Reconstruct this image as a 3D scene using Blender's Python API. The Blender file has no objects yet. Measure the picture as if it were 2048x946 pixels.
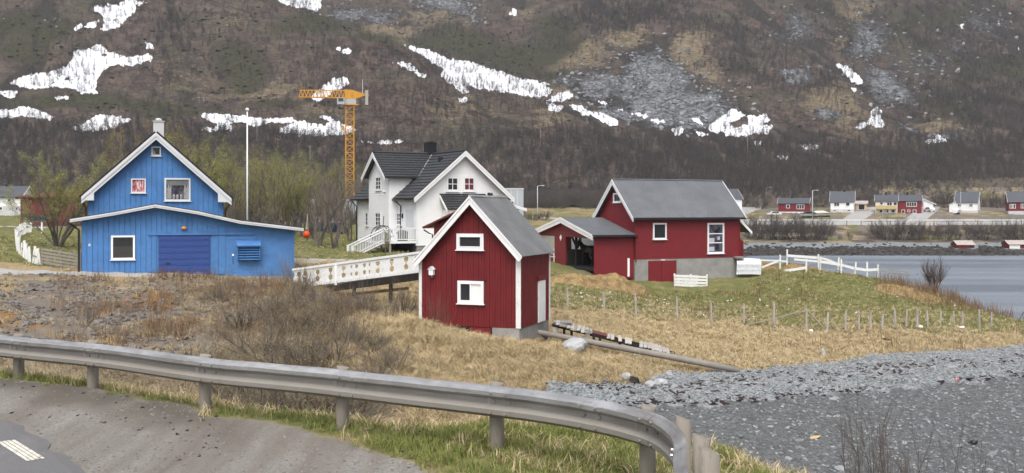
import bpy, bmesh, math, random
import numpy as np
from mathutils import Vector, Matrix

scene = bpy.context.scene
COL = scene.collection
F, CX, HY, CAMZ = 2100.0, 1024.0, 417.0, 2.5      # focal length and horizon row, measured on a 2048 px wide frame

# ------------------------------------------------------------------ camera, sky, sun, exposure
cd = bpy.data.cameras.new('camera'); cam = bpy.data.objects.new('camera', cd); COL.objects.link(cam)
cam.location = (0, 0, CAMZ); cam.rotation_euler = (math.radians(90), 0, 0)
cd.sensor_width = 36.0; cd.lens = 36.0 * F / 2048.0
cd.shift_y = -(473.0 - HY) / 2048.0
cd.clip_start = 0.1; cd.clip_end = 6000
scene.camera = cam

SUN_EL, SUN_AZ = math.radians(58), math.radians(186)   # azimuth clockwise from +Y: behind the camera
world = bpy.data.worlds.new('World'); scene.world = world; world.use_nodes = True
wn = world.node_tree; wn.nodes.clear()
sky = wn.nodes.new('ShaderNodeTexSky'); sky.sky_type = 'NISHITA'; sky.sun_disc = False
sky.sun_elevation = SUN_EL; sky.sun_rotation = SUN_AZ
sky.air_density = 1.0; sky.dust_density = 6.0; sky.ozone_density = 1.0
hs = wn.nodes.new('ShaderNodeHueSaturation'); hs.inputs['Saturation'].default_value = 0.5
bg = wn.nodes.new('ShaderNodeBackground'); bg.inputs['Strength'].default_value = 0.15
wo = wn.nodes.new('ShaderNodeOutputWorld')
wn.links.new(sky.outputs[0], hs.inputs['Color']); wn.links.new(hs.outputs[0], bg.inputs['Color']); wn.links.new(bg.outputs[0], wo.inputs['Surface'])

sd = bpy.data.lights.new('sun', 'SUN'); sd.energy = 0.9; sd.angle = math.radians(38); sd.color = (1.0, 0.985, 0.965)
sun = bpy.data.objects.new('sun', sd); COL.objects.link(sun)
dirv = Vector((math.sin(SUN_AZ) * math.cos(SUN_EL), math.cos(SUN_AZ) * math.cos(SUN_EL), math.sin(SUN_EL)))
sun.rotation_euler = dirv.to_track_quat('Z', 'Y').to_euler(); sun.location = (0, 0, 60)

scene.view_settings.view_transform = 'Standard'; scene.view_settings.look = 'None'
scene.view_settings.gamma = 1.0; scene.view_settings.exposure = 0.68
scene.render.engine = 'CYCLES'
scene.cycles.use_denoising = True
scene.cycles.max_bounces = 5; scene.cycles.diffuse_bounces = 3; scene.cycles.glossy_bounces = 3

# ------------------------------------------------------------------ helpers: numbers
rng = np.random.RandomState(7)
R = random.Random(11)
def W(px, py, Z): return ((px - CX) / F * Z, Z, CAMZ - (py - HY) / F * Z)
def h2(ix, iy, seed):
    n = (ix.astype(np.int64) * 374761393 + iy.astype(np.int64) * 668265263 + seed * 1442695041) & 0x7fffffff
    n = ((n ^ (n >> 13)) * 1274126177) & 0x7fffffff
    n = ((n ^ (n >> 16)) * 668265263) & 0x7fffffff
    return ((n ^ (n >> 15)) & 0xffff) / 65535.0
def vnoise(x, y, seed=0):
    x = np.asarray(x, float); y = np.asarray(y, float)
    ix = np.floor(x); iy = np.floor(y); fx = x - ix; fy = y - iy
    fx = fx * fx * (3 - 2 * fx); fy = fy * fy * (3 - 2 * fy)
    a = h2(ix, iy, seed); b = h2(ix + 1, iy, seed); c = h2(ix, iy + 1, seed); d = h2(ix + 1, iy + 1, seed)
    return (a * (1 - fx) + b * fx) * (1 - fy) + (c * (1 - fx) + d * fx) * fy
def fbm(x, y, seed=0, octv=4, gain=0.5):
    s = 0; a = 1; t = 0
    for o in range(octv):
        s = s + a * vnoise(x * 2 ** o, y * 2 ** o, seed + o * 17); t += a; a *= gain
    return s / t * 2 - 1                                    # -1 .. 1
def blob(px, py, items):
    m = np.zeros_like(px, dtype=float)
    for (cx, cy, rx, ry, *w) in items:
        g = np.exp(-(((px - cx) / rx) ** 2 + ((py - cy) / ry) ** 2) * 0.9)
        m = np.maximum(m, g * (w[0] if w else 1.0))
    return m

# ------------------------------------------------------------------ helpers: objects
def link(o, parent=None):
    COL.objects.link(o)
    if parent is not None: o.parent = parent
    return o
def tag(o, label=None, cat=None, group=None, kind=None):
    if label: o['label'] = label
    if cat: o['category'] = cat
    if group: o['group'] = group
    if kind: o['kind'] = kind
    return o
def thing(name, label, cat, loc=(0, 0, 0), rz=0.0, group=None):
    o = bpy.data.objects.new(name, None); o.location = loc; o.rotation_euler = (0, 0, rz); o.empty_display_size = 0.3
    link(o); return tag(o, label, cat, group)
def copy_tree(o, parent=None):
    c = o.copy(); COL.objects.link(c)
    if parent is not None: c.parent = parent
    for ch in o.children: copy_tree(ch, c)
    return c

class MB:
    """collects geometry; T maps local (a, b, c) to object space"""
    def __init__(s, T=None): s.v = []; s.f = []; s.T = T
    def add(s, vs, fs):
        n = len(s.v)
        s.v += [s.T(*p) for p in vs] if s.T else [tuple(p) for p in vs]
        s.f += [tuple(i + n for i in f) for f in fs]
    def box(s, x0, x1, y0, y1, z0, z1):
        s.add([(x0, y0, z0), (x1, y0, z0), (x1, y1, z0), (x0, y1, z0), (x0, y0, z1), (x1, y0, z1), (x1, y1, z1), (x0, y1, z1)],
              [(0, 3, 2, 1), (4, 5, 6, 7), (0, 1, 5, 4), (1, 2, 6, 5), (2, 3, 7, 6), (3, 0, 4, 7)]); return s
    def quad(s, *p): s.add(p, [tuple(range(len(p)))]); return s
    def prism_y(s, poly, y0, y1):
        n = len(poly)
        s.add([(x, y0, z) for x, z in poly] + [(x, y1, z) for x, z in poly],
              [tuple(range(n)), tuple(range(2 * n - 1, n - 1, -1))] + [(i, i + n, (i + 1) % n + n, (i + 1) % n) for i in range(n)]); return s
    def prism_x(s, poly, x0, x1):
        n = len(poly)
        s.add([(x0, y, z) for y, z in poly] + [(x1, y, z) for y, z in poly],
              [tuple(range(n)), tuple(range(2 * n - 1, n - 1, -1))] + [(i, i + n, (i + 1) % n + n, (i + 1) % n) for i in range(n)]); return s
    def prism_z(s, poly, z0, z1):
        n = len(poly)
        s.add([(x, y, z0) for x, y in poly] + [(x, y, z1) for x, y in poly],
              [tuple(range(n - 1, -1, -1)), tuple(range(n, 2 * n))] + [(i, (i + 1) % n, (i + 1) % n + n, i + n) for i in range(n)]); return s
    def slab(s, a, b, c, d, t):
        a, b, c, d = map(Vector, (a, b, c, d)); n = (b - a).cross(d - a).normalized() * t
        s.add([a, b, c, d, a + n, b + n, c + n, d + n],
              [(3, 2, 1, 0), (4, 5, 6, 7), (0, 1, 5, 4), (1, 2, 6, 5), (2, 3, 7, 6), (3, 0, 4, 7)]); return s
    def beam(s, p, q, w, h, up=(0, 0, 1)):
        p, q = Vector(p), Vector(q); d = (q - p).normalized(); u = Vector(up)
        sd_ = d.cross(u)
        sd_ = Vector((1, 0, 0)) if sd_.length < 1e-4 else sd_.normalized()
        u = sd_.cross(d); a = sd_ * w / 2; b = u * h / 2
        s.add([p - a - b, p + a - b, p + a + b, p - a + b, q - a - b, q + a - b, q + a + b, q - a + b],
              [(0, 1, 2, 3), (7, 6, 5, 4), (0, 4, 5, 1), (1, 5, 6, 2), (2, 6, 7, 3), (3, 7, 4, 0)]); return s
    def tube(s, pts, rads, n=6, cap=True):
        pts = [Vector(p) for p in pts]
        if not hasattr(rads, '__len__'): rads = [rads] * len(pts)
        vs = []; fs = []; k = len(pts)
        for i, p in enumerate(pts):
            d = (pts[min(i + 1, k - 1)] - pts[max(i - 1, 0)])
            d = d.normalized() if d.length > 1e-9 else Vector((0, 0, 1))
            a = d.cross(Vector((0, 0, 1)) if abs(d.z) < 0.9 else Vector((1, 0, 0))).normalized(); b = d.cross(a)
            for j in range(n):
                t = 2 * math.pi * j / n
                vs.append(p + (a * math.cos(t) + b * math.sin(t)) * rads[i])
        for i in range(k - 1):
            for j in range(n):
                j2 = (j + 1) % n
                fs.append((i * n + j, i * n + j2, (i + 1) * n + j2, (i + 1) * n + j))
        if cap: fs += [tuple(range(n - 1, -1, -1)), tuple(range((k - 1) * n, k * n))]
        s.add(vs, fs); return s
    def ico(s, c, r, sx=1, sy=1, sz=1, jit=0, rnd=None, sub=1):
        bm = bmesh.new(); bmesh.ops.create_icosphere(bm, subdivisions=sub, radius=1)
        vs = []
        for v in bm.verts:
            k = 1 + (rnd.uniform(-jit, jit) if rnd else 0)
            vs.append((c[0] + v.co.x * r * sx * k, c[1] + v.co.y * r * sy * k, c[2] + v.co.z * r * sz * k))
        s.add(vs, [tuple(x.index for x in f.verts) for f in bm.faces]); bm.free(); return s
    def mesh(s, name, mat, smooth=False):
        me = bpy.data.meshes.new(name); me.from_pydata([tuple(v) for v in s.v], [], s.f)
        if mat: me.materials.append(mat)
        if smooth: me.polygons.foreach_set('use_smooth', [len(p.vertices) <= 4 for p in me.polygons])
        me.update(); return me
    def build(s, name, mat, parent=None, smooth=False, kind=None, bevel=0):
        o = bpy.data.objects.new(name, s.mesh(name, mat, smooth)); link(o, parent)
        if kind: o['kind'] = kind
        if bevel:
            b = o.modifiers.new('bevel', 'BEVEL'); b.width = bevel; b.segments = 2; b.limit_method = 'ANGLE'
        return o

# ------------------------------------------------------------------ helpers: materials
class NT:
    def __init__(s, name):
        s.m = bpy.data.materials.new(name); s.m.use_nodes = True; s.t = s.m.node_tree; s.t.nodes.clear()
        s.out = s.t.nodes.new('ShaderNodeOutputMaterial'); s.b = s.t.nodes.new('ShaderNodeBsdfPrincipled')
        s.t.links.new(s.b.outputs[0], s.out.inputs[0]); s._tc = None
    def n(s, typ, props=None, **ins):
        nd = s.t.nodes.new(typ)
        for k, v in (props or {}).items(): setattr(nd, k, v)
        for k, v in ins.items():
            key = int(k[1:]) if k[0] == 'i' and k[1:].isdigit() else k.replace('_', ' ')
            s.set(nd.inputs[key], v)
        return nd
    def set(s, inp, v):
        if isinstance(v, bpy.types.NodeSocket): s.t.links.new(v, inp)
        elif isinstance(v, tuple) and len(v) == 3 and inp.type == 'RGBA': inp.default_value = (*v, 1)
        else: inp.default_value = v
    def co(s, which='Object'):
        if s._tc is None: s._tc = s.n('ShaderNodeTexCoord')
        return s._tc.outputs[which]
    def mapping(s, scale=(1, 1, 1), which='Object', rot=(0, 0, 0)):
        return s.n('ShaderNodeMapping', None, Vector=s.co(which), Scale=scale, Rotation=rot).outputs[0]
    def noise(s, scale, detail=4, rough=0.6, vec=None, dist=0.0, out=0):
        return s.n('ShaderNodeTexNoise', None, Vector=vec or s.co(), Scale=scale, Detail=detail, Roughness=rough, Distortion=dist).outputs[out]
    def voro(s, scale, vec=None, feature='F1', out='Distance'):
        return s.n('ShaderNodeTexVoronoi', dict(feature=feature), Vector=vec or s.co(), Scale=scale).outputs[out]
    def attr(s, name): return s.n('ShaderNodeAttribute', dict(attribute_name=name)).outputs['Fac']
    def math(s, op, a, b=0.0, clamp=False):
        nd = s.n('ShaderNodeMath', dict(operation=op, use_clamp=clamp)); s.set(nd.inputs[0], a); s.set(nd.inputs[1], b); return nd.outputs[0]
    def rng(s, v, a, b, c=0.0, d=1.0):
        return s.n('ShaderNodeMapRange', dict(clamp=True), i0=v, i1=a, i2=b, i3=c, i4=d).outputs[0]
    def mix(s, fac, a, b, mode='MIX'):
        nd = s.n('ShaderNodeMix', dict(data_type='RGBA', blend_type=mode)); s.set(nd.inputs[0], fac); s.set(nd.inputs[6], a); s.set(nd.inputs[7], b); return nd.outputs[2]
    def bump(s, h, strength=0.3, dist=0.05):
        s.set(s.b.inputs['Normal'], s.n('ShaderNodeBump', None, Height=h, Strength=strength, Distance=dist).outputs[0])
    def fin(s, col, rough=0.8, metal=0.0, spec=0.4):
        s.set(s.b.inputs['Base Color'], col); s.set(s.b.inputs['Roughness'], rough); s.set(s.b.inputs['Metallic'], metal)
        s.set(s.b.inputs['Specular IOR Level'], spec); return s.m
def tone(c, k): return tuple(min(1, x * k) for x in c)
def paint(name, c, rough=0.55, wear=None, wear_amt=0.0, var=0.12, grain=(3, 3, 0.4), spec=0.35, per_object=0.0):
    t = NT(name)
    n1 = t.noise(1.3, 5, 0.6); n2 = t.noise(9, 4, 0.6, t.mapping(grain))
    col = t.mix(t.rng(n1, 0.3, 0.7), tone(c, 1 - var), tone(c, 1 + var))
    col = t.mix(t.rng(n2, 0.35, 0.75, 0, 0.5), col, tone(c, 1 - var * 1.6))
    if per_object:
        oi = t.n('ShaderNodeObjectInfo').outputs['Random']
        col = t.mix(t.rng(oi, 0, 1, 0, per_object), col, tone(c, 0.55))
    if wear:
        n3 = t.noise(5.5, 6, 0.7, t.mapping((2.2, 2.2, 0.5)))
        col = t.mix(t.rng(n3, 0.66 - wear_amt * 0.3, 0.74 - wear_amt * 0.25), col, wear)
    t.bump(n2, 0.15, 0.01)
    return t.fin(col, rough, 0, spec)
# ------------------------------------------------------------------ terrain near the camera and across the bay
# profiles: for each picture column, height z against distance Z
PROF = {
 -700: [(4,0),(16,.1),(18,.1),(24,-1),(32,-1.6),(40,-1.2),(55,-.6),(66,-.2),(80,.6),(110,.9),(200,1.4),(380,2.6),(430,4)],
 -200: [(4,0),(14,.1),(16,.15),(22,-1),(29,-2.2),(40,-1.6),(55,-.8),(66,-.4),(80,.5),(110,.8),(200,1.3),(380,2.5),(430,4)],
 0: [(4,0),(12,0),(14.5,.2),(15.4,.1),(20,-1.2),(27,-2.4),(34,-2.3),(38,-1.9),(45,-1.42),(54,-1.05),(58,-1.05),(66,-.7),(80,.35),(110,.67),(200,1.26),(380,2.4),(430,4)],
 200: [(4,0),(12,0),(13.7,.18),(14.5,.05),(18,-1.3),(26,-3),(34,-3.1),(38,-2.4),(46,-1.95),(53,-1.36),(57,-1.15),(62,-1.2),(66,-1.2),(80,-.5),(110,.5),(200,1.2),(380,2.4),(430,4)],
 400: [(4,0),(11,0),(12.9,.12),(13.6,0),(17,-1.6),(25,-3.6),(32,-3.8),(36,-2.9),(44,-2.17),(51,-1.5),(56,-1.22),(62,-1.4),(70,-1.3),(90,-.5),(110,.3),(200,1.2),(380,2.4),(430,4)],
 600: [(4,0),(10.5,0),(12.1,.08),(12.8,-.05),(16,-1.8),(25,-4),(32,-4.3),(36,-3),(45,-2.28),(53,-1.65),(57,-1.5),(62,-2.0),(70,-1.6),(78,-.6),(88,-.56),(110,0),(200,1),(380,2.4),(430,4)],
 720: [(4,0),(10.2,0),(11.7,.06),(12.5,-.05),(16,-2),(25,-4.2),(31,-4.6),(36,-3.3),(42,-2.9),(51,-1.98),(56,-2.7),(62,-2.4),(70,-1.4),(78,-.9),(90,-.6),(110,-.1),(200,.9),(380,2.4),(430,4)],
 840: [(4,0),(10,0),(11.2,.05),(12.1,-.05),(16,-2.2),(25,-4.4),(33,-4.7),(38,-3.7),(42,-3.1),(45.5,-2.5),(50,-2.95),(56,-3.1),(62,-2.7),(70,-1.6),(78,-1),(90,-.7),(120,0),(200,.8),(380,3),(430,5)],
 1000: [(4,0),(9.6,0),(10.6,.1),(12.3,0),(15,-1.9),(24,-4.9),(33,-5.3),(39,-4.6),(42,-3.9),(44.3,-3.3),(47,-3.5),(56,-3.4),(65,-2.6),(78,-1.4),(100,-.8),(200,.7),(300,1.4),(380,4),(430,8)],
 1100: [(4,0),(9,0),(10.2,.08),(12.2,0),(14,-1.3),(20,-4),(30,-5.7),(37,-5.4),(42,-4.6),(45,-3.67),(48,-3.75),(56,-3.71),(65,-2.85),(70,-2.2),(75,-1.7),(85,-1.4),(120,-1),(200,0),(300,1),(380,4),(430,9)],
 1200: [(4,0),(8.6,0),(10,.08),(12.1,0),(14,-1.6),(20,-4.8),(30,-6),(38,-5.3),(42.5,-4.75),(44.5,-4.2),(50,-4.05),(56,-3.7),(65,-3.16),(72,-2.5),(76,-2.15),(90,-1.8),(120,-1.6),(200,-.6),(300,.8),(380,4),(430,9)],
 1330: [(4,0),(8,0),(9.5,.05),(11.9,0),(13,-1),(18,-5),(26,-6.6),(34,-6.2),(40,-5.4),(45.5,-4.75),(47.5,-4.5),(50,-4.36),(56,-4.2),(65,-3.84),(72,-3.35),(75,-3.0),(80,-2.5),(90,-2.4),(110,-3),(150,-2.4),(200,-1.5),(300,.4),(380,5),(430,10)],
 1480: [(4,0),(8,0),(10.9,0),(11.8,-.7),(18,-5.5),(26,-7),(34,-6.3),(42,-5.2),(46.5,-4.72),(49,-4.5),(53,-4.39),(63,-4.19),(70,-3.6),(77,-2.74),(80,-2.45),(85,-2.3),(92,-1.9),(100,-3.2),(110,-6.5),(120,-9),(225,-9),(237,-8),(245,-6.95),(255,-6.1),(285,-2.7),(291,-1.7),(300,-1.4),(330,1.1),(380,5.6),(430,12)],
 1600: [(4,0),(8,0),(10,0),(11,-.9),(18,-6),(26,-7.3),(34,-6.5),(42,-5.7),(49,-4.95),(51,-4.85),(54,-4.78),(61,-4.27),(70,-3.6),(78,-2.44),(88,-1.85),(95,-3.5),(105,-7),(120,-9),(225,-9),(237,-8),(245,-6.95),(255,-6.1),(285,-2.7),(291,-1.7),(300,-1.4),(330,1.1),(380,5.6),(430,13)],
 1750: [(4,0),(7.5,0),(9.1,0),(10.2,-.9),(18,-6.3),(26,-7.5),(34,-6.6),(45,-5.7),(52,-4.95),(54,-4.82),(57,-4.77),(63,-4.2),(70,-3.43),(75,-2.65),(80,-2.38),(85,-4),(95,-8),(110,-9),(225,-9),(237,-8),(245,-6.95),(255,-6.1),(285,-2.7),(291,-1.7),(300,-1.4),(330,1.1),(380,5.6),(430,14)],
 1900: [(4,0),(7,0),(8,0),(9.2,-.9),(17,-6.3),(26,-7.5),(34,-6.7),(45,-5.9),(54.5,-4.98),(56,-4.88),(58,-4.76),(63,-4.49),(70,-4.1),(76,-3.76),(80,-5),(90,-8.3),(110,-9),(225,-9),(237,-8),(245,-6.95),(255,-6.1),(285,-2.7),(291,-1.7),(300,-1.4),(330,1.1),(380,6),(430,15)],
 2040: [(4,0),(6.2,0),(7.4,0),(8.6,-1),(17,-6.6),(26,-7.7),(34,-6.9),(45,-6.1),(57.5,-5.05),(58.5,-4.98),(63,-4.94),(70,-4.93),(76,-6.5),(85,-9),(110,-9),(225,-9),(237,-8),(245,-6.95),(255,-6.1),(285,-2.7),(291,-1.7),(300,-1.4),(330,1.2),(380,6),(430,16)],
 2300: [(4,0),(6,-.2),(12,-4.5),(26,-8),(34,-7.6),(45,-6.5),(58,-5.6),(70,-6.3),(85,-9.5),(110,-9.5),(225,-9),(237,-8),(245,-6.95),(255,-6.1),(285,-2.7),(291,-1.7),(300,-1.4),(330,1.2),(380,6),(430,16)],
 2900: [(4,-.5),(10,-5),(26,-9),(60,-9.3),(225,-9),(237,-8),(245,-6.95),(255,-6.1),(285,-2.7),(291,-1.7),(300,-1.4),(330,1.2),(380,6),(430,16)],
}
SEA = -8.0
PXK = np.array(sorted(PROF)); NP_, NZ_ = 560, 560
PXS = np.concatenate([np.linspace(-700, -30, 50, endpoint=False), np.linspace(-30, 2090, 450, endpoint=False), np.linspace(2090, 2900, 60)])
LZ = np.concatenate([np.linspace(math.log(4), math.log(95), 400, endpoint=False), np.linspace(math.log(95), math.log(430), 160)])
ZS = np.exp(LZ)
tab = np.array([np.interp(LZ, [math.log(a) for a, b in PROF[k]], [b for a, b in PROF[k]]) for k in PXK])
gz = np.array([np.interp(PXS, PXK, tab[:, j]) for j in range(NZ_)]).T             # [px, Z]
def smooth(g, k, ax):
    w = np.exp(-0.5 * (np.arange(-3 * k, 3 * k + 1) / k) ** 2); w /= w.sum()
    p = [(0, 0), (0, 0)]; p[ax] = (3 * k, 3 * k)
    gp = np.pad(g, p, mode='edge')
    return np.apply_along_axis(lambda r: np.convolve(r, w, 'valid'), ax, gp)
gz = smooth(smooth(gz, 9, 0), 2, 1)
PX2, Z2 = np.meshgrid(PXS, ZS, indexing='ij')
X2 = (PX2 - CX) / F * Z2
PY2 = HY + (CAMZ - gz) * F / Z2
S = lambda e0, e1, x: np.clip((x - e0) / (e1 - e0), 0, 1) ** 2 * (3 - 2 * np.clip((x - e0) / (e1 - e0), 0, 1))
# --- the zones -----------------------------------------------------
rail_pts_raw = [(-13.2, 18.2), (-9.9, 16.25), (-6.88, 14.48), (-5.57, 13.8), (-3.83, 12.88), (-1.97, 11.86), (-0.21, 10.7)]
railZ = np.interp(PXS, [-700, 27, 178, 400, 675, 983, 1200, 1330, 1400], [18.5, 14.48, 13.75, 12.55, 11.55, 10.4, 9.5, 8.6, 7.5])[:, None]
edgeZ = np.interp(PXS, [-700, 0, 400, 720, 1000, 1200, 1330, 1480, 1600, 1750, 1900, 2040], [18.6, 15.2, 13.5, 12.4, 12.3, 12.1, 11.9, 10.9, 10., 9.1, 8., 7.4])[:, None]
beachTop = np.interp(PXS, [1000, 1060, 1100, 1200, 1290, 1330, 1480, 1600, 1750, 1900, 2040, 2300], [30, 38, 41.6, 42.8, 43.5, 45.8, 46.7, 49.6, 53, 55, 57.8, 60])[:, None]
nz1 = fbm(X2 * .5, Z2 * .5, 3, 4); nz2 = fbm(X2 * 1.7, Z2 * 1.7, 9, 4); nz3 = fbm(X2 * .15, Z2 * .15, 21, 3)
on_bank = (Z2 < edgeZ + .3)
m_shoulder = S(.25, -.35, (Z2 - (railZ - np.interp(PXS, [0, 200, 400, 560, 700, 850, 983, 1200], [0.1, -.1, .0, .15, .4, .75, .9, 1.5])[:, None])) + nz2 * .35) * on_bank
m_beach = S(0.6, -0.6, Z2 - beachTop + nz2 * .9) * S(-1.6, -2.6, gz) * (PX2 > 1010) * (Z2 > 13)
bay = (PX2 > 1440) & (Z2 > 96)
far = (Z2 > 200) & (PX2 > 1380)
m_beach = np.maximum(m_beach, S(-5.4, -6.2, gz + nz1 * .3) * (Z2 > 82))
m_weed = S(-6.6, -7.0, gz + nz1 * .5) * (Z2 > 200)
meadow = S(-4, 4, PX2 - np.interp(Z2, [44, 58], [1180, 1085])) * (Z2 > 40) * (Z2 < 100)
fenceY = np.interp(PXS, [1100, 1270, 1480, 1650, 1800, 2040], [622, 632, 648, 660, 662, 668])[:, None]
m_green = meadow * S(8, -10, PY2 - fenceY + nz2 * 16 + nz1 * 8)
m_green = np.maximum(m_green, S(60, 66, Z2) * (Z2 < 200) * S(700, 600, PX2 - 260 * S(66, 70, Z2)) * .95)           # lawns by the houses
m_green = np.maximum(m_green, S(.3, .6, nz1 + .35) * S(62, 70, Z2) * (PX2 < 900) * .7)
verge = on_bank * (1 - m_shoulder)
m_green = np.maximum(m_green, verge * S(-.25, .35, nz1 + .25))
m_green = np.maximum(m_green, far * S(-.3, .3, nz3 + nz1 * .6) * .8 * S(256, 262, Z2))
m_green = np.maximum(m_green, (Z2 > 115) * (PX2 < 1440) * .7 * S(-.5, .2, nz1))
m_green = np.maximum(m_green, S(1560, 1500, PX2) * S(90, 140, Z2) * .6 * S(-.5, .3, nz1))
m_dirt = blob(PX2 + 50 * nz1 + 20 * nz2, PY2 + 20 * nz1 + 8 * nz2, [(520, 640, 130, 60, .85), (620, 610, 90, 50, .7), (380, 690, 60, 40, .9), (430, 700, 120, 40, .8), (150, 620, 190, 55), (320, 600, 120, 60, .9), (330, 670, 130, 50, .8), (20, 660, 120, 40, .7), (120, 570, 120, 18, .8), (430, 670, 110, 60, .8)]) * (Z2 > 30) * (Z2 < 57)
m_dirt = np.maximum(m_dirt, S(0, .5, nz1 + .1) * S(-3.4, -4.2, gz) * (Z2 < 34) * (PX2 < 1000) * .7)
m_dirt = np.maximum(m_dirt, blob(PX2, PY2, [(1180, 545, 110, 22, .95), (1560, 530, 80, 14, .5)]) * (Z2 > 66) * .5)
m_dirt = np.maximum(m_dirt, (Z2 > 240) * (PX2 > 1380) * S(-.3, .4, fbm(X2 * .35, Z2 * .2, 57, 4) + .15) * .9 * S(-7, -5.5, gz))
m_scrub = np.maximum(S(338, 356, Z2 + nz1 * 6), (Z2 > 250) * (Z2 < 290) * (PX2 > 1420) * S(-.5, .4, fbm(X2 * .22, Z2 * .12, 59, 4)) * .95)
m_scrub = np.where((PX2 > 1640) & (np.abs(PY2 - 386) < 12) & (PX2 > 1760), m_scrub * .35, m_scrub)
m_moss = blob(PX2 + 26 * nz2, PY2 + 12 * nz2, [(290, 600, 55, 22), (190, 620, 40, 8, .8), (10, 640, 40, 22, .8), (70, 655, 60, 8, .6), (380, 640, 60, 16, .5)]) * (Z2 > 36) * (Z2 < 57)
m_path = S(2.3, 1.5, np.abs(Z2 - 58.4 - (PX2 - 100) * .004) + nz2 * .3) * S(330, 290, PX2) * (PX2 > -700)
m_path = np.maximum(m_path, S(1.6, .6, np.abs(Z2 - 73.5)) * (PX2 > 560) * S(840, 790, PX2) * .9)
m_path = np.maximum(m_path, S(4, 1.5, np.abs(Z2 - 108)) * S(140, 60, PX2) * .8)
m_path = np.maximum(m_path, S(7, 4, np.abs(Z2 - 295.5)) * (PX2 > 1400))
m_path = np.maximum(m_path, S(8, 5, np.abs(Z2 - 230)) * (PX2 > 900) * (PX2 <= 1420) * .9)
for (cx0, cx1) in ((1738, 1700), (1858, 1826), (1500, 1440)):
    cxz = np.interp(Z2, [300, 345], [cx1, cx0])
    m_path = np.maximum(m_path, S(30, 16, np.abs(PX2 - cxz)) * (Z2 > 298) * (Z2 < 350) * .85)
# relief
amp = np.where(on_bank, .02, np.where(Z2 < 60, .16, .22)) * S(6, 13, Z2)
amp = amp * (1 - .65 * m_beach) * (1 - .9 * m_shoulder) * (1 - .8 * m_path * (Z2 < 200))
rough_bank = S(400, 650, PX2) * S(1330, 1250, PX2) * (Z2 > 33) * (Z2 < 50) * (1 - m_beach)
gz = gz + amp * (nz1 * 1.1 + nz2 * .55 + fbm(X2 * 5, Z2 * 5, 31, 3) * .22) + rough_bank * .16 * np.abs(fbm(X2 * 2.6, Z2 * 2.6, 41, 3))
rp_ = PY2 - np.interp(PX2, [1080, 1200, 1400, 1600, 1800, 2048], [796, 808, 808, 789, 773, 749])
gz = gz + m_beach * (Z2 < 70) * (PX2 > 1060) * (.34 * np.exp(-((rp_ + 13) / 15) ** 2) + .10 * np.exp(-((rp_ + 48) / 10) ** 2)) * (1 + .4 * nz1)
gz = np.where(Z2 < 8.5, np.minimum(gz, .0), gz)
def ground_z(x, y):
    px = x / y * F + CX
    i = np.interp(px, PXS, np.arange(len(PXS))); j = np.interp(np.log(y), LZ, np.arange(NZ_))
    i0 = np.clip(np.floor(i).astype(int), 0, len(PXS) - 2); j0 = np.clip(np.floor(j).astype(int), 0, NZ_ - 2); a = i - i0; b = j - j0
    return (gz[i0, j0] * (1 - a) * (1 - b) + gz[i0 + 1, j0] * a * (1 - b) + gz[i0, j0 + 1] * (1 - a) * b + gz[i0 + 1, j0 + 1] * a * b)
def gat(x, y): return float(ground_z(np.array([float(x)]), np.array([float(y)]))[0])
def samp(g, x, y):
    px = x / y * F + CX
    i = np.clip(np.round(np.interp(px, PXS, np.arange(len(PXS)))).astype(int), 0, len(PXS) - 1)
    j = np.clip(np.round(np.interp(np.log(y), LZ, np.arange(NZ_))).astype(int), 0, NZ_ - 1)
    return g[i, j]
m_low = S(-4, 10, PY2 - np.interp(PX2, [1080, 1200, 1400, 1600, 1800, 2048], [800, 812, 812, 792, 776, 752]) + nz2 * 10) * m_beach * (Z2 < 90)
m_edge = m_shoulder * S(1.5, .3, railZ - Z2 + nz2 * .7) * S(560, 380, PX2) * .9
ATTR = dict(scrub=m_scrub, low=m_low, edge=m_edge, green=m_green, dirt=m_dirt, beach=m_beach, shoulder=m_shoulder, moss=m_moss, path=m_path, weed=m_weed)

def grid_object(name, VX, VY, VZ, mask, attrs, mat):
    """faces of a grid where mask is set, as one smooth mesh"""
    n, m = VX.shape
    idx = np.arange(n * m).reshape(n, m)
    q = np.stack([idx[:-1, :-1], idx[1:, :-1], idx[1:, 1:], idx[:-1, 1:]], -1)[mask]
    used, inv = np.unique(q, return_inverse=True); q = inv.reshape(-1, 4)
    co = np.stack([VX.ravel()[used], VY.ravel()[used], VZ.ravel()[used]], -1).astype(np.float32)
    me = bpy.data.meshes.new(name)
    me.vertices.add(len(co)); me.vertices.foreach_set('co', co.ravel())
    me.loops.add(q.size); me.loops.foreach_set('vertex_index', q.ravel().astype(np.int32))
    me.polygons.add(len(q)); me.polygons.foreach_set('loop_start', np.arange(0, q.size, 4, dtype=np.int32))
    me.polygons.foreach_set('use_smooth', np.ones(len(q), bool))
    me.update(calc_edges=True); me.validate()
    for k, g in attrs.items():
        a = me.attributes.new(k, 'FLOAT', 'POINT'); a.data.foreach_set('value', g.ravel()[used].astype(np.float32))
    me.materials.append(mat)
    o = bpy.data.objects.new(name, me); link(o); return o

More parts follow.
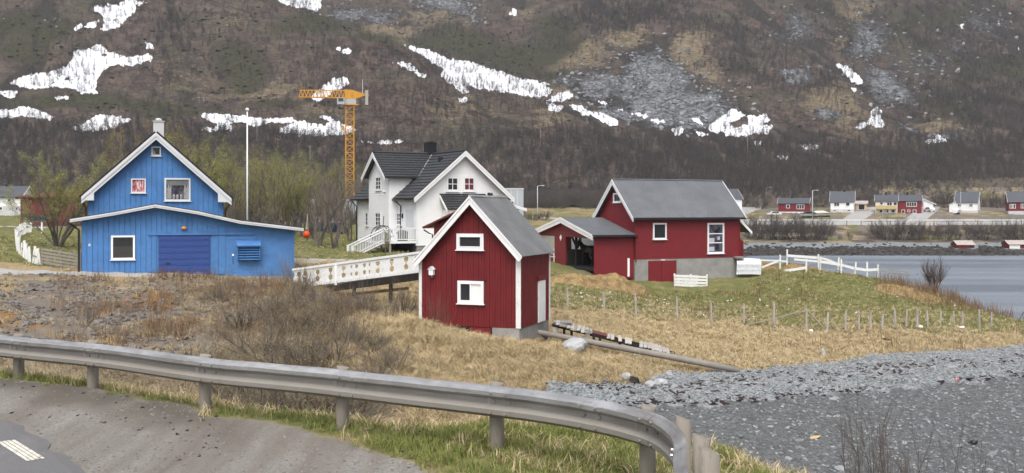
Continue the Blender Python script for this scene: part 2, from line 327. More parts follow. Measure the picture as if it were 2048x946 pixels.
# --- ground material -----------------------------------------------
t = NT('ground')
nA = t.noise(.9, 6, .65); nB = t.noise(4.5, 6, .7); nC = t.noise(26, 4, .7); nD = t.noise(.22, 4, .6)
def zone(name, k=.45): return t.rng(t.math('ADD', t.attr(name), t.math('MULTIPLY', t.math('SUBTRACT', nB, .5), k)), .36, .64)
straw = t.mix(t.rng(nB, .3, .7), (.27, .205, .11), (.43, .345, .20))
straw = t.mix(t.rng(nA, .35, .7, 0, .7), straw, (.25, .17, .08)); straw = t.mix(t.rng(nC, .35, .75, 0, .55), straw, (.13, .095, .05))
grn = t.mix(t.rng(nB, .3, .7), (.085, .105, .03), (.17, .175, .06)); grn = t.mix(t.rng(nA, .46, .66, 0, .75), grn, (.27, .215, .105)); grn = t.mix(t.rng(nC, .4, .7, 0, .5), grn, (.06, .06, .022))
drt = t.mix(t.rng(nB, .3, .7), (.12, .108, .095), (.235, .215, .19)); drt = t.mix(t.rng(nA, .45, .65, 0, .6), drt, (.17, .13, .085)); drt = t.mix(t.rng(nC, .48, .66, 0, .75), drt, (.055, .047, .04)); drt = t.mix(t.rng(nB, .55, .7, 0, .6), drt, (.075, .062, .052))
mos = t.mix(t.rng(nC, .3, .7), (.19, .10, .04), (.30, .17, .07))
vp = t.voro(7, out='Color'); vd = t.voro(7); vp2 = t.voro(19, out='Color'); vd2 = t.voro(19)
peb = t.mix(.5, t.n('ShaderNodeRGBToBW', None, Color=vp).outputs[0], t.n('ShaderNodeRGBToBW', None, Color=vp2).outputs[0])
bch = t.mix(t.rng(peb, .25, .8), (.12, .134, .142), (.30, .325, .335)); bch = t.mix(t.rng(nA, .58, .68, 0, .8), bch, (.045, .043, .04)); bch = t.mix(t.rng(t.math('ADD', t.attr('low'), t.math('MULTIPLY', t.math('SUBTRACT', nA, .5), .5)), .35, .65, 0, .9), bch, t.mix(t.rng(peb, .3, .85), (.06, .064, .067), (.135, .142, .147)))
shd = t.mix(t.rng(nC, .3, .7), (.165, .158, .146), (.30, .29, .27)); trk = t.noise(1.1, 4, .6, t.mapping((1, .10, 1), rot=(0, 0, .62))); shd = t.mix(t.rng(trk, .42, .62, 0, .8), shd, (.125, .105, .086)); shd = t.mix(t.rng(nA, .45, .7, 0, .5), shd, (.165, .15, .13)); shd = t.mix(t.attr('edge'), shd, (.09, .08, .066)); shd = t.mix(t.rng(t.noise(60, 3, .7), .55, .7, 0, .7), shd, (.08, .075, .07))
pth = t.mix(t.rng(nC, .3, .7), (.30, .298, .285), (.42, .415, .40))
wd = t.mix(t.rng(nB, .35, .65), (.02, .02, .018), (.075, .07, .06))
c = t.mix(zone('green'), straw, grn); c = t.mix(zone('dirt'), c, drt); c = t.mix(zone('scrub', .8), c, t.mix(t.rng(nB, .35, .65), (.045, .037, .03), (.125, .10, .07))); c = t.mix(zone('moss', 1.3), c, mos); c = t.mix(zone('path', .15), c, pth)
c = t.mix(zone('shoulder', .5), c, shd); c = t.mix(zone('beach', .4), c, bch); c = t.mix(zone('weed'), c, wd)
c = t.mix(t.rng(nD, .35, .65, 0, .25), c, t.mix(.5, c, (.10, .085, .06)))
peb_h = t.math('MULTIPLY', t.math('SUBTRACT', 1.0, t.math('MINIMUM', vd, vd2)), t.attr('beach'))
t.bump(t.math('ADD', t.math('ADD', nB, t.math('MULTIPLY', nC, .6)), peb_h), .55, .07)
GROUND = t.fin(c, .92, 0, .2)

fa = lambda g: .25 * (g[:-1, :-1] + g[1:, :-1] + g[1:, 1:] + g[:-1, 1:])
fb, fs_, fp, fw = fa(m_beach), fa(m_shoulder), fa(m_path), fa(m_weed)
isb = (fb > .5); iss = (fs_ > .5) & ~isb; isp = (fp > .5) & ~isb & ~iss
for nm, mk in (('beach', isb), ('gravel_shoulder', iss), ('gravel_path', isp), ('ground', ~(isb | iss | isp))):
    tag(grid_object(nm, X2, Z2, gz, mk, ATTR, GROUND), None, None, None, 'structure')

# --- water ----------------------------------------------------------
t = NT('sea_water')
wv = t.noise(.55, 6, .62, t.mapping((.35, 1.6, 1)), .3); wv2 = t.noise(.05, 3, .5, t.mapping((.25, 2.5, 1)))
t.bump(wv, .8, .5)
WATER = t.fin(t.mix(t.rng(wv2, .4, .65), (.13, .155, .185), (.20, .23, .265)), t.rng(wv2, .4, .62, .38, .5), 0, .5)
MB().quad((0, 20, SEA), (420, 20, SEA), (420, 420, SEA), (0, 420, SEA)).build('water', WATER, kind='structure')

# --- road: asphalt sheet and edge dash --------------------------------
t = NT('asphalt')
nA = t.noise(1.2, 5, .6); nC = t.noise(90, 3, .7); st = t.noise(3, 4, .6, t.mapping((1, .12, 1), rot=(0, 0, .69)))
c = t.mix(t.rng(nC, .3, .72), (.075, .075, .078), (.17, .17, .172)); c = t.mix(t.rng(nA, .4, .7, 0, .5), c, (.13, .128, .125)); c = t.mix(t.rng(st, .5, .7, 0, .4), c, (.19, .18, .17))
t.bump(nC, .3, .01); ASPH = t.fin(c, .85)
e0, e1 = Vector((-6.2, 12.7)), Vector((-3.9, 9.9)); ed = (e1 - e0).normalized(); en = Vector((ed.y, -ed.x))
if en.x > 0: en = -en
pts = []
for i in range(-120, 130):
    s_ = i * .12; j = .10 * float(fbm(np.array([s_ * 1.1]), np.array([2.]), 5, 4)[0]) * 2
    pts.append(e1 + ed * s_ + en * j)
mb = MB()
for i in range(len(pts) - 1):
    a, b = pts[i], pts[i + 1]
    mb.add([(a.x, a.y, .012), (b.x, b.y, .012), (b.x + en.x * .12, b.y + en.y * .12, .03), (a.x + en.x * .12, a.y + en.y * .12, .03),
            ((a.x + en.x * 9), (a.y + en.y * 9), .03), ((b.x + en.x * 9), (b.y + en.y * 9), .03)], [(0, 1, 2, 3), (3, 2, 5, 4)])
mb.build('road', ASPH, kind='structure')
t = NT('road_paint'); nn = t.noise(40, 4, .7); nn2 = t.noise(6, 3, .6, t.mapping((6, .6, 1), rot=(0, 0, .69)))
LINE = t.fin(t.mix(t.rng(t.math('ADD', t.math('MULTIPLY', nn, .5), t.math('MULTIPLY', nn2, .5)), .5, .6), (.62, .60, .52), (.2, .195, .19)), .8)
dash0 = Vector(W(12, 888, 5250 / (888 - 417))[:2]); dash1 = Vector(W(72, 926, 5250 / (926 - 417))[:2]); dd = (dash1 - dash0).normalized(); dn = Vector((dd.y, -dd.x)) * .09
for k in (-3, -2, -1, 0, 1):
    a = dash0 + dd * k * 3; b = a + (dash1 - dash0)
    mb = MB()
    for q in range(4):
        w0, w1 = -1 + q * .5 + .06, -1 + q * .5 + .46
        mb.add([(a.x + dn.x * w0, a.y + dn.y * w0, .035), (b.x + dn.x * w0, b.y + dn.y * w0, .035), (b.x + dn.x * w1, b.y + dn.y * w1, .035), (a.x + dn.x * w1, a.y + dn.y * w1, .035)], [(0, 1, 2, 3)])
    mb.build('road_marking', LINE, kind='structure')

# ------------------------------------------------------------------ the hills behind
HPX = np.concatenate([np.linspace(-900, -40, 60, endpoint=False), np.linspace(-40, 2100, 560, endpoint=False), np.linspace(2100, 2950, 60)])
HZ = np.concatenate([np.linspace(372, 900, 330, endpoint=False), np.linspace(900, 1500, 60)])
hp, hz = np.meshgrid(HPX, HZ, indexing='ij'); hx = (hp - CX) / F * hz
er = np.interp(HPX, [-900, 0, 300, 540, 640, 700, 760, 830, 900, 1000, 1100, 1250, 1400, 2950], [.36, .29, .245, .2, .185, .173, .16, .143, .1185, .1, .086, .06, .02, .0])[:, None]
zr = np.interp(HPX, [-900, 0, 300, 540, 700, 900, 1100, 1250, 1400, 2950], [820, 760, 700, 645, 605, 545, 505, 470, 450, 450])[:, None]
tt = np.clip((hz - 380) / (zr - 380), 0, 1)
eA = er * (1 - (1 - tt) ** 1.5)
hA = 2.5 + eA * hz - np.maximum(hz - zr, 0) * (er + .32)
eB = .0005 * (hz - 378) + .00000012 * np.maximum(hz - 700, 0) ** 2
eB = eB * (1 + .10 * np.sin((hp - 1100) / 210.) * S(480, 640, hz))
hB = 2.5 + eB * hz
hh = np.maximum(hA, hB)
isA = (hA >= hB).astype(float)
hpy = HY - (hh - CAMZ) * F / hz
hpw = hp + 48 * fbm(hx / 55, hz / 70, 201, 4) + 10 * fbm(hx / 12, hz / 16, 205, 3); hpyw = hpy + 30 * fbm(hx / 50, hz / 60, 203, 4) + 8 * fbm(hx / 11, hz / 14, 207, 3)
k_rock = blob(hpw, hpyw, [(1310, 165, 85, 55), (1200, 170, 55, 25, .8), (1350, 215, 120, 26, .9), (1240, 222, 70, 18, .8), (1610, 45, 60, 40, .6), (1745, 80, 50, 60, .7), (1790, 175, 70, 45, .75), (1860, 130, 60, 40, .5),
    (1960, 50, 80, 40, .5), (1900, 90, 60, 40, .45), (1580, 152, 30, 22, 1.), (1580, 60, 40, 30, .6), (880, 8, 60, 22, .9), (690, 18, 50, 16, .8), (760, 28, 60, 16, .6), (930, 25, 60, 14, .5), (1640, 235, 40, 12, .8), (1860, 262, 60, 12, .7), (1800, 235, 30, 14, .7), (1130, 165, 40, 12, .6), (100, 45, 60, 12, .45)])
k_dry = blob(hpw, hpyw, [(770, 62, 70, 24, .95), (860, 40, 100, 30, .55), (1150, 120, 60, 30, .8), (1240, 85, 60, 30, .8), (1390, 100, 45, 55, .85), (1430, 160, 20, 40, .8), (1640, 210, 60, 40, .95), (1700, 245, 60, 30, .7), (1850, 232, 70, 18, .8),
    (930, 215, 120, 40, .5), (330, 150, 140, 50, .35), (500, 175, 120, 20, .6), (640, 210, 100, 18, .5), (1100, 235, 60, 20, .7), (1130, 185, 40, 16, .6), (1730, 20, 40, 40, .6), (1690, 80, 30, 40, .6), (450, 20, 140, 60, .4), (1060, 20, 40, 30, .6), (20, 350, 50, 25, .6), (780, 275, 60, 12, .4), (1860, 385, 130, 16, .9), (1520, 380, 40, 10, .5)])
k_heath = blob(hpw, hpyw, [(60, 60, 130, 40, .8), (50, 110, 60, 25, .8), (90, 72, 60, 25, .9), (640, 55, 130, 26, .75), (760, 80, 60, 20, .8), (920, 80, 110, 36, .9), (1040, 105, 130, 30, .95), (1110, 60, 50, 40, .8), (1080, 150, 110, 16, .7), (470, 130, 70, 60, .75),
    (350, 40, 100, 40, .5), (200, 205, 280, 22, .8), (1480, 140, 40, 20, .7), (1700, 40, 40, 30, .7), (1980, 140, 110, 40, .8), (1880, 30, 140, 30, .7), (1800, 60, 60, 40, .6), (1900, 200, 120, 40, .6), (1560, 95, 60, 25, .3), (1850, 100, 60, 30, .6), (540, 200, 90, 14, .7)])
k_wine = blob(hpw, hpyw, [(1980, 70, 110, 45, .55), (1290, 50, 110, 50, .4), (1560, 110, 100, 80, .5), (1990, 120, 80, 20, .5)])
f1 = fbm(hx / 70, hz / 70, 51, 5); f2 = fbm(hx / 16, hz / 16, 61, 4); f3 = np.abs(fbm(hx / 24, hz / 50, 71, 5)); f4 = fbm(hx / 5, hz / 5, 81, 3)
ka = S(372, 470, hz)
hh = hh + ka * (f1 * 3.6 + f2 * 1.3 + f4 * .45) + ka * k_rock * (f3 * 7 + np.abs(f2) * 3.2 + f4 * .8 - 3.5) * np.where(hp > 1500, 1.3, .35)
hh[:, 0] -= 3
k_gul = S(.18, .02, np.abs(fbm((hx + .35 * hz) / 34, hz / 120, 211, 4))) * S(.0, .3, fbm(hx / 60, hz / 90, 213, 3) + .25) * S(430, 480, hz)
hh = hh - k_gul * 2.2 * ka
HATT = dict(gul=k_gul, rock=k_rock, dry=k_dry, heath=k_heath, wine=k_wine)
t = NT('hillside')
n1 = t.noise(.022, 6, .62); n2 = t.noise(.11, 6, .66); n3 = t.noise(.5, 5, .7); n4 = t.noise(.16, 5, .7, t.mapping((1, 1, .32)))
def zone(name, k=1.3, lo=.38, hi=.6): return t.rng(t.math('ADD', t.attr(name), t.math('ADD', t.math('MULTIPLY', t.math('SUBTRACT', n2, .5), k), t.math('MULTIPLY', t.math('SUBTRACT', n3, .5), k * .9))), lo, hi)
base = t.mix(t.rng(n2, .38, .62), (.026, .021, .019), (.105, .077, .062)); base = t.mix(t.rng(n1, .48, .62, 0, .65), base, (.06, .058, .038)); base = t.mix(t.rng(n3, .5, .68, 0, .85), base, (.17, .13, .095)); base = t.mix(t.rng(n4, .5, .66, 0, .8), base, (.038, .034, .034))
dry = t.mix(t.rng(n3, .32, .66), (.11, .088, .058), (.25, .195, .125)); dry = t.mix(t.rng(n4, .46, .64, 0, .75), dry, (.085, .07, .05)); dry = t.mix(t.rng(n2, .5, .62, 0, .6), dry, (.07, .065, .04))
hea = t.mix(t.rng(n3, .35, .7), (.02, .022, .014), (.072, .066, .036))
vr = t.n('ShaderNodeRGBToBW', None, Color=t.voro(.55, t.mapping((1, 1, 1.6)), out='Color')).outputs[0]; vr2 = t.n('ShaderNodeRGBToBW', None, Color=t.voro(.22, out='Color')).outputs[0]
roc = t.mix(t.rng(t.mix(.4, vr, vr2), .2, .8), (.07, .073, .078), (.25, .258, .265)); roc = t.mix(t.rng(n2, .52, .66, 0, .7), roc, (.055, .052, .04)); roc = t.mix(t.rng(n4, .55, .7, 0, .7), roc, (.04, .042, .046))
win = t.mix(t.rng(n3, .3, .7), (.09, .055, .055), (.17, .11, .10))
c = t.mix(zone('wine', .5, .4, .8), base, win); c = t.mix(t.math('MULTIPLY', zone('gul', .7), .8), c, (.03, .027, .023)); c = t.mix(zone('dry'), c, dry); c = t.mix(zone('heath', .8), c, hea); c = t.mix(zone('rock', .75), c, roc)  # dark gully scrub also paints in relief shading the soft sun leaves weak
rk = t.math('MULTIPLY', t.math('ADD', vr, t.voro(.55, t.mapping((1, 1, 1.6)))), zone('rock', .75))
t.bump(t.math('ADD', t.math('ADD', n2, t.math('MULTIPLY', n3, .6)), rk), .8, 1.6)
HILL = t.fin(c, .95, 0, .1)
fA = fa(isA) > .5
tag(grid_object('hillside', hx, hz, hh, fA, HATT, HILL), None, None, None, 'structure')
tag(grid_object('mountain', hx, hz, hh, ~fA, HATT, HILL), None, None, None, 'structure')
# first hit of a sight line on the hills, used to lay snow and rocks on the slope
HE = (hh - CAMZ) / hz; HEM = np.maximum.accumulate(HE, 1)
def on_hill(px, py):
    px = np.atleast_1d(np.asarray(px, float)); e = (HY - np.atleast_1d(np.asarray(py, float))) / F
    i = np.interp(px, HPX, np.arange(len(HPX))); i0 = np.clip(i.astype(int), 0, len(HPX) - 2); a = (i - i0)[:, None]
    em = HEM[i0] * (1 - a) + HEM[i0 + 1] * a
    j = np.clip((em < e[:, None]).sum(1), 1, len(HZ) - 1); r_ = np.arange(len(px))
    lo = em[r_, j - 1]; hi = em[r_, j]; k = np.clip((e - lo) / np.maximum(hi - lo, 1e-9), 0, 1)
    Z = HZ[j - 1] + k * (HZ[j] - HZ[j - 1])
    return (px - CX) / F * Z, Z
def hill_z(x, y):
    px = x / y * F + CX
    i = np.interp(px, HPX, np.arange(len(HPX))); j = np.interp(y, HZ, np.arange(len(HZ)))
    i0 = np.clip(i.astype(int), 0, len(HPX) - 2); j0 = np.clip(j.astype(int), 0, len(HZ) - 2); a = i - i0; b = j - j0
    return hh[i0, j0] * (1 - a) * (1 - b) + hh[i0 + 1, j0] * a * (1 - b) + hh[i0, j0 + 1] * (1 - a) * b + hh[i0 + 1, j0 + 1] * a * b

# --- snow patches: each its own sheet lying on the slope -----------------
t = NT('old_snow'); n1 = t.noise(.12, 4, .6); n2 = t.noise(.6, 4, .6)
t.bump(n2, .3, .4); SNOW = t.fin(t.mix(t.rng(t.noise(.9, 5, .7, t.mapping((1, 1, .4))), .54, .72, 0, .6), t.mix(t.rng(n1, .35, .7), (.60, .62, .66), (.78, .79, .80)), (.40, .40, .40)), .75)
z1 = lambda pts: [(x * .3418, y * .3418) for x, y in pts]
z2_ = lambda pts: [(560 + x * .3418, y * .3418) for x, y in pts]
z3 = lambda pts: [(1100 + x * .3382, y * .3382) for x, y in pts]
z4 = lambda pts: [(1500 + x * .3383, y * .3383) for x, y in pts]
SNOWS = [
 z1([(540,45),(590,38),(600,50),(640,28),(670,35),(720,10),(760,0),(800,5),(850,18),(800,40),(775,85),(730,120),(690,165),(640,175),(585,178),(610,140),(600,90),(560,70)]),
 z1([(435,178),(460,148),(487,152),(470,172)]), z1([(495,160),(540,130),(578,125),(560,155),(510,167)]),
 z1([(65,490),(100,465),(180,440),(300,425),(400,390),(430,350),(430,305),(520,290),(590,265),(640,310),(690,325),(740,340),(790,335),(860,322),(915,340),(880,355),(800,380),(740,395),(690,375),(640,390),(590,430),(560,480),(555,530),(570,545),(480,548),(430,520),(330,510),(200,520),(110,510)]),
 z1([(855,255),(900,265),(895,290),(862,288)]), z1([(-40,545),(50,533),(100,540),(90,575),(40,582),(15,560)]), z1([(310,570),(390,565),(395,580),(330,590)]),
 z1([(-60,640),(60,645),(130,628),(200,640),(260,665),(320,690),(290,705),(230,695),(150,685),(60,690),(-60,688)]),
 z1([(430,745),(500,725),(560,680),(620,675),(700,690),(760,705),(720,730),(650,755),(560,770),(450,770)]),
 z1([(1175,675),(1230,665),(1330,678),(1440,685),(1560,700),(1700,695),(1780,720),(1850,735),(1900,740),(1930,715),(1870,690),(1900,672),(1950,705),(2015,735),(2090,765),(2040,785),(1900,795),(1750,795),(1640,775),(1640,760),(1720,720),(1600,720),(1480,745),(1420,715),(1340,730),(1365,760),(1300,760),(1230,775),(1180,765),(1190,745),(1250,755),(1270,730),(1230,710),(1180,690)]),
 z1([(1560,-40),(1880,-40),(1875,30),(1860,75),(1800,55),(1690,30),(1620,10)]),
 z2_([(722,265),(790,280),(860,295),(930,320),(990,350),(1110,365),(1200,395),(1300,425),(1380,455),(1480,478),(1600,495),(1540,505),(1600,525),(1580,555),(1500,572),(1400,555),(1300,540),(1200,520),(1110,510),(1100,540),(1075,555),(1040,520),(960,460),(940,430),(960,410),(910,380),(860,340),(800,310),(750,280)]),
 z2_([(1050,580),(1085,575),(1090,595),(1055,598)]), z2_([(1590,570),(1640,545),(1700,530),(1715,570),(1650,595),(1570,595)]),
 z2_([(1565,605),(1620,620),(1660,625),(1640,655),(1580,655)]), z2_([(1690,615),(1760,625),(1800,650),(1890,665),(1960,700),(1985,735),(1930,735),(1870,700),(1820,680),(1770,675)]),
 z2_([(175,575),(200,545),(270,500),(320,462),(400,460),(405,490),(360,520),(300,540),(270,580),(220,598)]),
 z2_([(645,370),(700,365),(770,385),(810,420),(860,450),(830,455),(780,425),(740,400),(690,380)]), z2_([(355,310),(380,288),(425,292),(415,310),(370,318)]), z2_([(325,293),(352,280),(352,300)]),
 z2_([(1345,85),(1365,55),(1385,60),(1370,90)]), z2_([(480,830),(560,840),(640,825),(730,830),(690,838),(560,848)]),
 z3([(915,765),(960,735),(1030,690),(1075,645),(1150,685),(1110,715),(1060,730),(1090,760),(1170,740),(1170,690),(1220,690),(1280,672),(1300,715),(1260,735),(1315,750),(1280,795),(1200,795),(1100,815),(1040,805),(1040,770),(980,790)]),
 z3([(840,705),(880,700),(900,735),(870,730)]), z3([(720,770),(760,752),(800,765),(770,800),(740,800)]), z3([(480,675),(530,672),(585,690),(560,700)]), z3([(595,712),(640,710),(680,725),(640,730)]),
 z3([(865,785),(930,795),(900,810)]), z3([(1210,845),(1250,842),(1245,858),(1212,858)]), z3([(1465,858),(1590,868),(1590,886),(1500,882)]), z3([(1350,930),(1430,930),(1400,950),(1360,948)]),
 z3([(288,605),(320,600),(335,615),(295,618)]), z3([(405,650),(430,648),(445,662)]),
 z4([(512,385),(580,400),(640,455),(662,490),(630,508),(580,455),(545,415)]), z4([(598,528),(640,520),(620,542)]),
 z4([(615,765),(650,735),(720,705),(710,665),(750,640),(780,660),(770,695),(800,745),(740,760),(715,735),(670,760)]), z4([(1030,845),(1090,820),(1080,797),(1120,805),(1160,840),(1120,845)]), z4([(1575,283),(1600,290),(1590,302)]), z4([(1240,155),(1258,150),(1256,168)]),
]
SNOW_POLYS = SNOWS
def poly_sd(px, py, poly):
    d = np.full(px.shape, 1e9); ins = np.zeros(px.shape, bool); n = len(poly)
    for i in range(n):
        x0, y0 = poly[i]; x1, y1 = poly[(i + 1) % n]; ex, ey = x1 - x0, y1 - y0
        k = np.clip(((px - x0) * ex + (py - y0) * ey) / (ex * ex + ey * ey + 1e-9), 0, 1)
        d = np.minimum(d, np.hypot(px - x0 - k * ex, py - y0 - k * ey))
        cnd = ((y0 > py) != (y1 > py)) & (px < (x1 - x0) * (py - y0) / (y1 - y0 + 1e-12) + x0); ins ^= cnd
    return np.where(ins, -d, d)
for si, poly in enumerate(SNOWS):
    P = np.array(poly); x0, y0 = P.min(0) - 4; x1, y1 = P.max(0) + 4
    st = 1.25 if (x1 - x0) > 60 else .8
    gx, gy = np.meshgrid(np.arange(x0, x1, st), np.arange(y0, y1, st), indexing='ij')
    sdv = poly_sd(gx, gy, poly)
    sdv = sdv + fbm(gx / 6, gy / 9, 91, 4) * 4.6 + fbm(gx / 2.2, gy / 7, 95, 2) * 2.2 - .5
    sdv = np.where(fbm(gx / 7, gy / 7, 97, 3) > .5, 1.0, sdv) if (x1 - x0) > 40 else sdv
    X, Z = on_hill(gx.ravel(), np.minimum(gy.ravel(), HY - 6)); H = hill_z(X, Z) + .35
    keep = fa(sdv) < 0
    if keep.sum() < 3: continue
    grid_object('snow_patch', X.reshape(gx.shape), Z.reshape(gx.shape), H.reshape(gx.shape), keep, {}, SNOW)['kind'] = 'structure'
# ------------------------------------------------------------------ paints and other plain materials
M = {}
M['blue'] = paint('blue_paint', (.062, .185, .43), .6, (.13, .25, .42), .16, .18)
M['blue_door'] = paint('door_blue_paint', (.028, .065, .235), .5, None, 0, .08)
M['red'] = paint('red_paint', (.135, .0085, .011), .62, (.10, .014, .014), .22, .2)
M['barnred'] = paint('barn_red_paint', (.165, .0125, .017), .6, (.12, .02, .02), .1, .12)
M['white'] = paint('white_paint', (.74, .75, .76), .5, None, 0, .05)
M['whitewall'] = paint('white_siding_paint', (.76, .77, .775), .55, None, 0, .04)
M['oldwhite'] = paint('peeling_white_paint', (.66, .66, .62), .75, (.24, .22, .19), .42, .1)
M['oldwhite2'] = paint('worn_white_paint', (.68, .69, .68), .7, (.3, .28, .25), .18, .08)
M['trim'] = paint('pale_grey_paint', (.60, .62, .64), .5, None, 0, .06)
M['black'] = paint('black_metal', (.018, .018, .02), .4, None, 0, .1)
M['felt'] = paint('black_roofing_felt', (.022, .022, .024), .8, None, 0, .2)
M['concrete'] = paint('concrete', (.27, .265, .255), .9, (.12, .115, .105), .28, .22, (2, 2, 1))
M['greywood'] = paint('weathered_wood', (.27, .25, .225), .9, (.13, .115, .1), .2, .2, (5, 5, .5), per_object=.5)
M['fencepost'] = paint('silvered_post_wood', (.40, .38, .35), .9, (.2, .18, .16), .15, .2, (14, 14, .8), per_object=.4)
M['postwood'] = paint('pale_post_wood', (.25, .225, .19), .9, (.13, .118, .10), .35, .2, (14, 14, .8), per_object=.35)
M['darkwood'] = paint('dark_tarred_wood', (.018, .015, .013), .85, None, 0, .3)
M['barkgrey'] = paint('bark', (.13, .115, .10), .95, (.28, .27, .25), .12, .25)
M['twig'] = paint('bare_twigs', (.155, .13, .108), .95, None, 0, .2)
M['twigdark'] = paint('dark_bare_twigs', (.092, .078, .068), .95, None, 0, .2)
M['twigred'] = paint('red_brown_twigs', (.15, .085, .06), .95, None, 0, .2)
M['leafy'] = paint('young_leaves', (.26, .26, .085), .8, None, 0, .3)
M['leafgold'] = paint('golden_buds', (.22, .175, .065), .8, None, 0, .3)
M['rust'] = paint('rusty_sheet', (.42, .40, .38), .8, (.26, .10, .05), .5, .15, (2, 2, .3))
M['yellow'] = paint('crane_yellow', (.55, .27, .03), .5, None, 0, .1)
M['orange'] = paint('orange_plastic', (.55, .06, .012), .4)
M['cream'] = paint('cream_paint', (.68, .64, .53), .6, None, 0, .05)
M['tan'] = paint('tan_paint', (.50, .36, .18), .6)
M['greybuild'] = paint('grey_cladding', (.36, .395, .43), .6, None, 0, .04)
M['lightgrey'] = paint('light_grey_wall', (.50, .51, .52), .75, None, 0, .05)
M['fargrey'] = paint('slate_grey_roof', (.075, .08, .092), .6, None, 0, .12)
M['horse'] = paint('dark_bay_coat', (.022, .014, .012), .5, None, 0, .25)
M['interior'] = paint('dark_boards', (.018, .017, .016), .9)
M['curtain_red'] = paint('red_curtain', (.34, .06, .08), .9, (.62, .5, .52), .62, .2, (3, 3, 1.2))
M['lace'] = paint('lace_curtain', (.30, .31, .31), .9, (.14, .14, .14), .4, .25, (5, 5, 1.5))
M['greypanel'] = paint('worn_pale_board', (.36, .36, .32), .8, None, 0, .12)
M['stone'] = paint('grey_boulder', (.36, .37, .375), .9, (.42, .42, .42), .25, .25, (2, 2, 2))
M['plasticblack'] = paint('black_plastic', (.014, .015, .017), .35)
M['carwhite'] = paint('white_car_paint', (.72, .73, .74), .25)
M['dullgreen'] = paint('green_boxes', (.03, .05, .04), .5)
M['wine'] = paint('wine_red_curtain', (.13, .02, .035), .5)
t = NT('window_glass'); nn = t.noise(.9, 3, .5)
M['glass'] = t.fin(t.mix(nn, (.012, .014, .017), (.05, .055, .06)), .08, 0, .6)
t = NT('mottled_glass'); nn = t.noise(2.2, 3, .5)  # dark glass with paler mottling
M['glass2'] = t.fin(t.mix(t.rng(nn, .4, .6), (.02, .02, .03), (.10, .09, .12)), .1, 0, .6)
t = NT('galvanised'); n1 = t.noise(2.2, 5, .6); n2 = t.noise(30, 4, .7); n3 = t.noise(3.5, 4, .6, t.mapping((.6, .6, 6)))
c = t.mix(t.rng(n1, .35, .68), (.36, .365, .37), (.50, .505, .51)); c = t.mix(t.rng(n2, .55, .75, 0, .55), c, (.22, .21, .195)); c = t.mix(t.rng(n3, .45, .7, 0, .75), c, (.25, .23, .20))
sx = t.n('ShaderNodeSeparateXYZ', None, Vector=t.co()).outputs[2]; dirtf = t.rng(t.math('ADD', sx, t.math('MULTIPLY', t.math('SUBTRACT', n1, .5), .12)), .69, .58, 0, .9); c = t.mix(dirtf, c, (.21, .195, .17))
M['galv'] = t.fin(c, t.math('ADD', t.rng(n1, .3, .7, .38, .55), t.math('MULTIPLY', dirtf, .2)), t.rng(dirtf, 0, .9, .7, .15), .5)
def sheet(name, c0, c1, rough, stain=None):
    t = NT(name); n1 = t.noise(.8, 5, .6); n2 = t.noise(3.5, 4, .6, t.mapping((3, 3, .35)))
    c = t.mix(t.rng(n1, .35, .65), c0, c1); c = t.mix(t.rng(n2, .5, .75, 0, .5), c, stain or tone(c0, .7)); return t.fin(c, rough, .1, .5)
M['metalroof'] = sheet('grey_metal_roof', (.10, .108, .118), (.135, .142, .152), .42)
M['oldroof'] = sheet('old_grey_roof_sheet', (.115, .12, .125), (.165, .168, .17), .5, (.08, .078, .075))
M['whitesheet'] = sheet('white_corrugated', (.60, .635, .66), (.68, .71, .73), .45, (.5, .53, .55))
t = NT('roof_tiles'); n1 = t.noise(1.1, 5, .65); n2 = t.noise(8, 3, .6)
c = t.mix(t.rng(n2, .3, .7), (.022, .023, .025), (.05, .051, .054)); c = t.mix(t.rng(n1, .6, .74, 0, .6), c, (.085, .078, .06))
M['tile'] = t.fin(c, .38, 0, .5)

# ------------------------------------------------------------------ building helpers
class Fr:
    """local frame of a building: x along its front, y into it, z up from its base; .front/.side turn photo measurements into metres"""
    def __init__(s, px, Z, phi, z0):
        s.x0 = (px - CX) / F * Z; s.y0 = Z; s.p = math.radians(phi); s.c = math.cos(s.p); s.s = math.sin(s.p); s.z0 = z0
    def front(s, px, py, d=0.0):
        ox, oy = s.x0 - s.s * d, s.y0 + s.c * d; t = (px - CX) / F
        u = (t * oy - ox) / (s.c - t * s.s); Y = oy + s.s * u
        return u, CAMZ - (py - HY) / F * Y - s.z0
    def side(s, px, py, c=0.0):
        ox, oy = s.x0 + s.c * c, s.y0 + s.s * c; t = (px - CX) / F
        v = (ox - t * oy) / (s.s + t * s.c); Y = oy + s.c * v
        return v, CAMZ - (py - HY) / F * Y - s.z0
    def thing(s, name, label, cat, group=None): return thing(name, label, cat, (s.x0, s.y0, s.z0), s.p, group)
    def wx(s, x, y, z=0): return (s.x0 + s.c * x - s.s * y, s.y0 + s.s * x + s.c * y, s.z0 + z)
FRONT = lambda y: (lambda a, o, z: (a, y - o, z))
LEFT = lambda x: (lambda a, o, z: (x - o, a, z))
RIGHT = lambda x: (lambda a, o, z: (x + o, a, z))
def mirror(o): return o
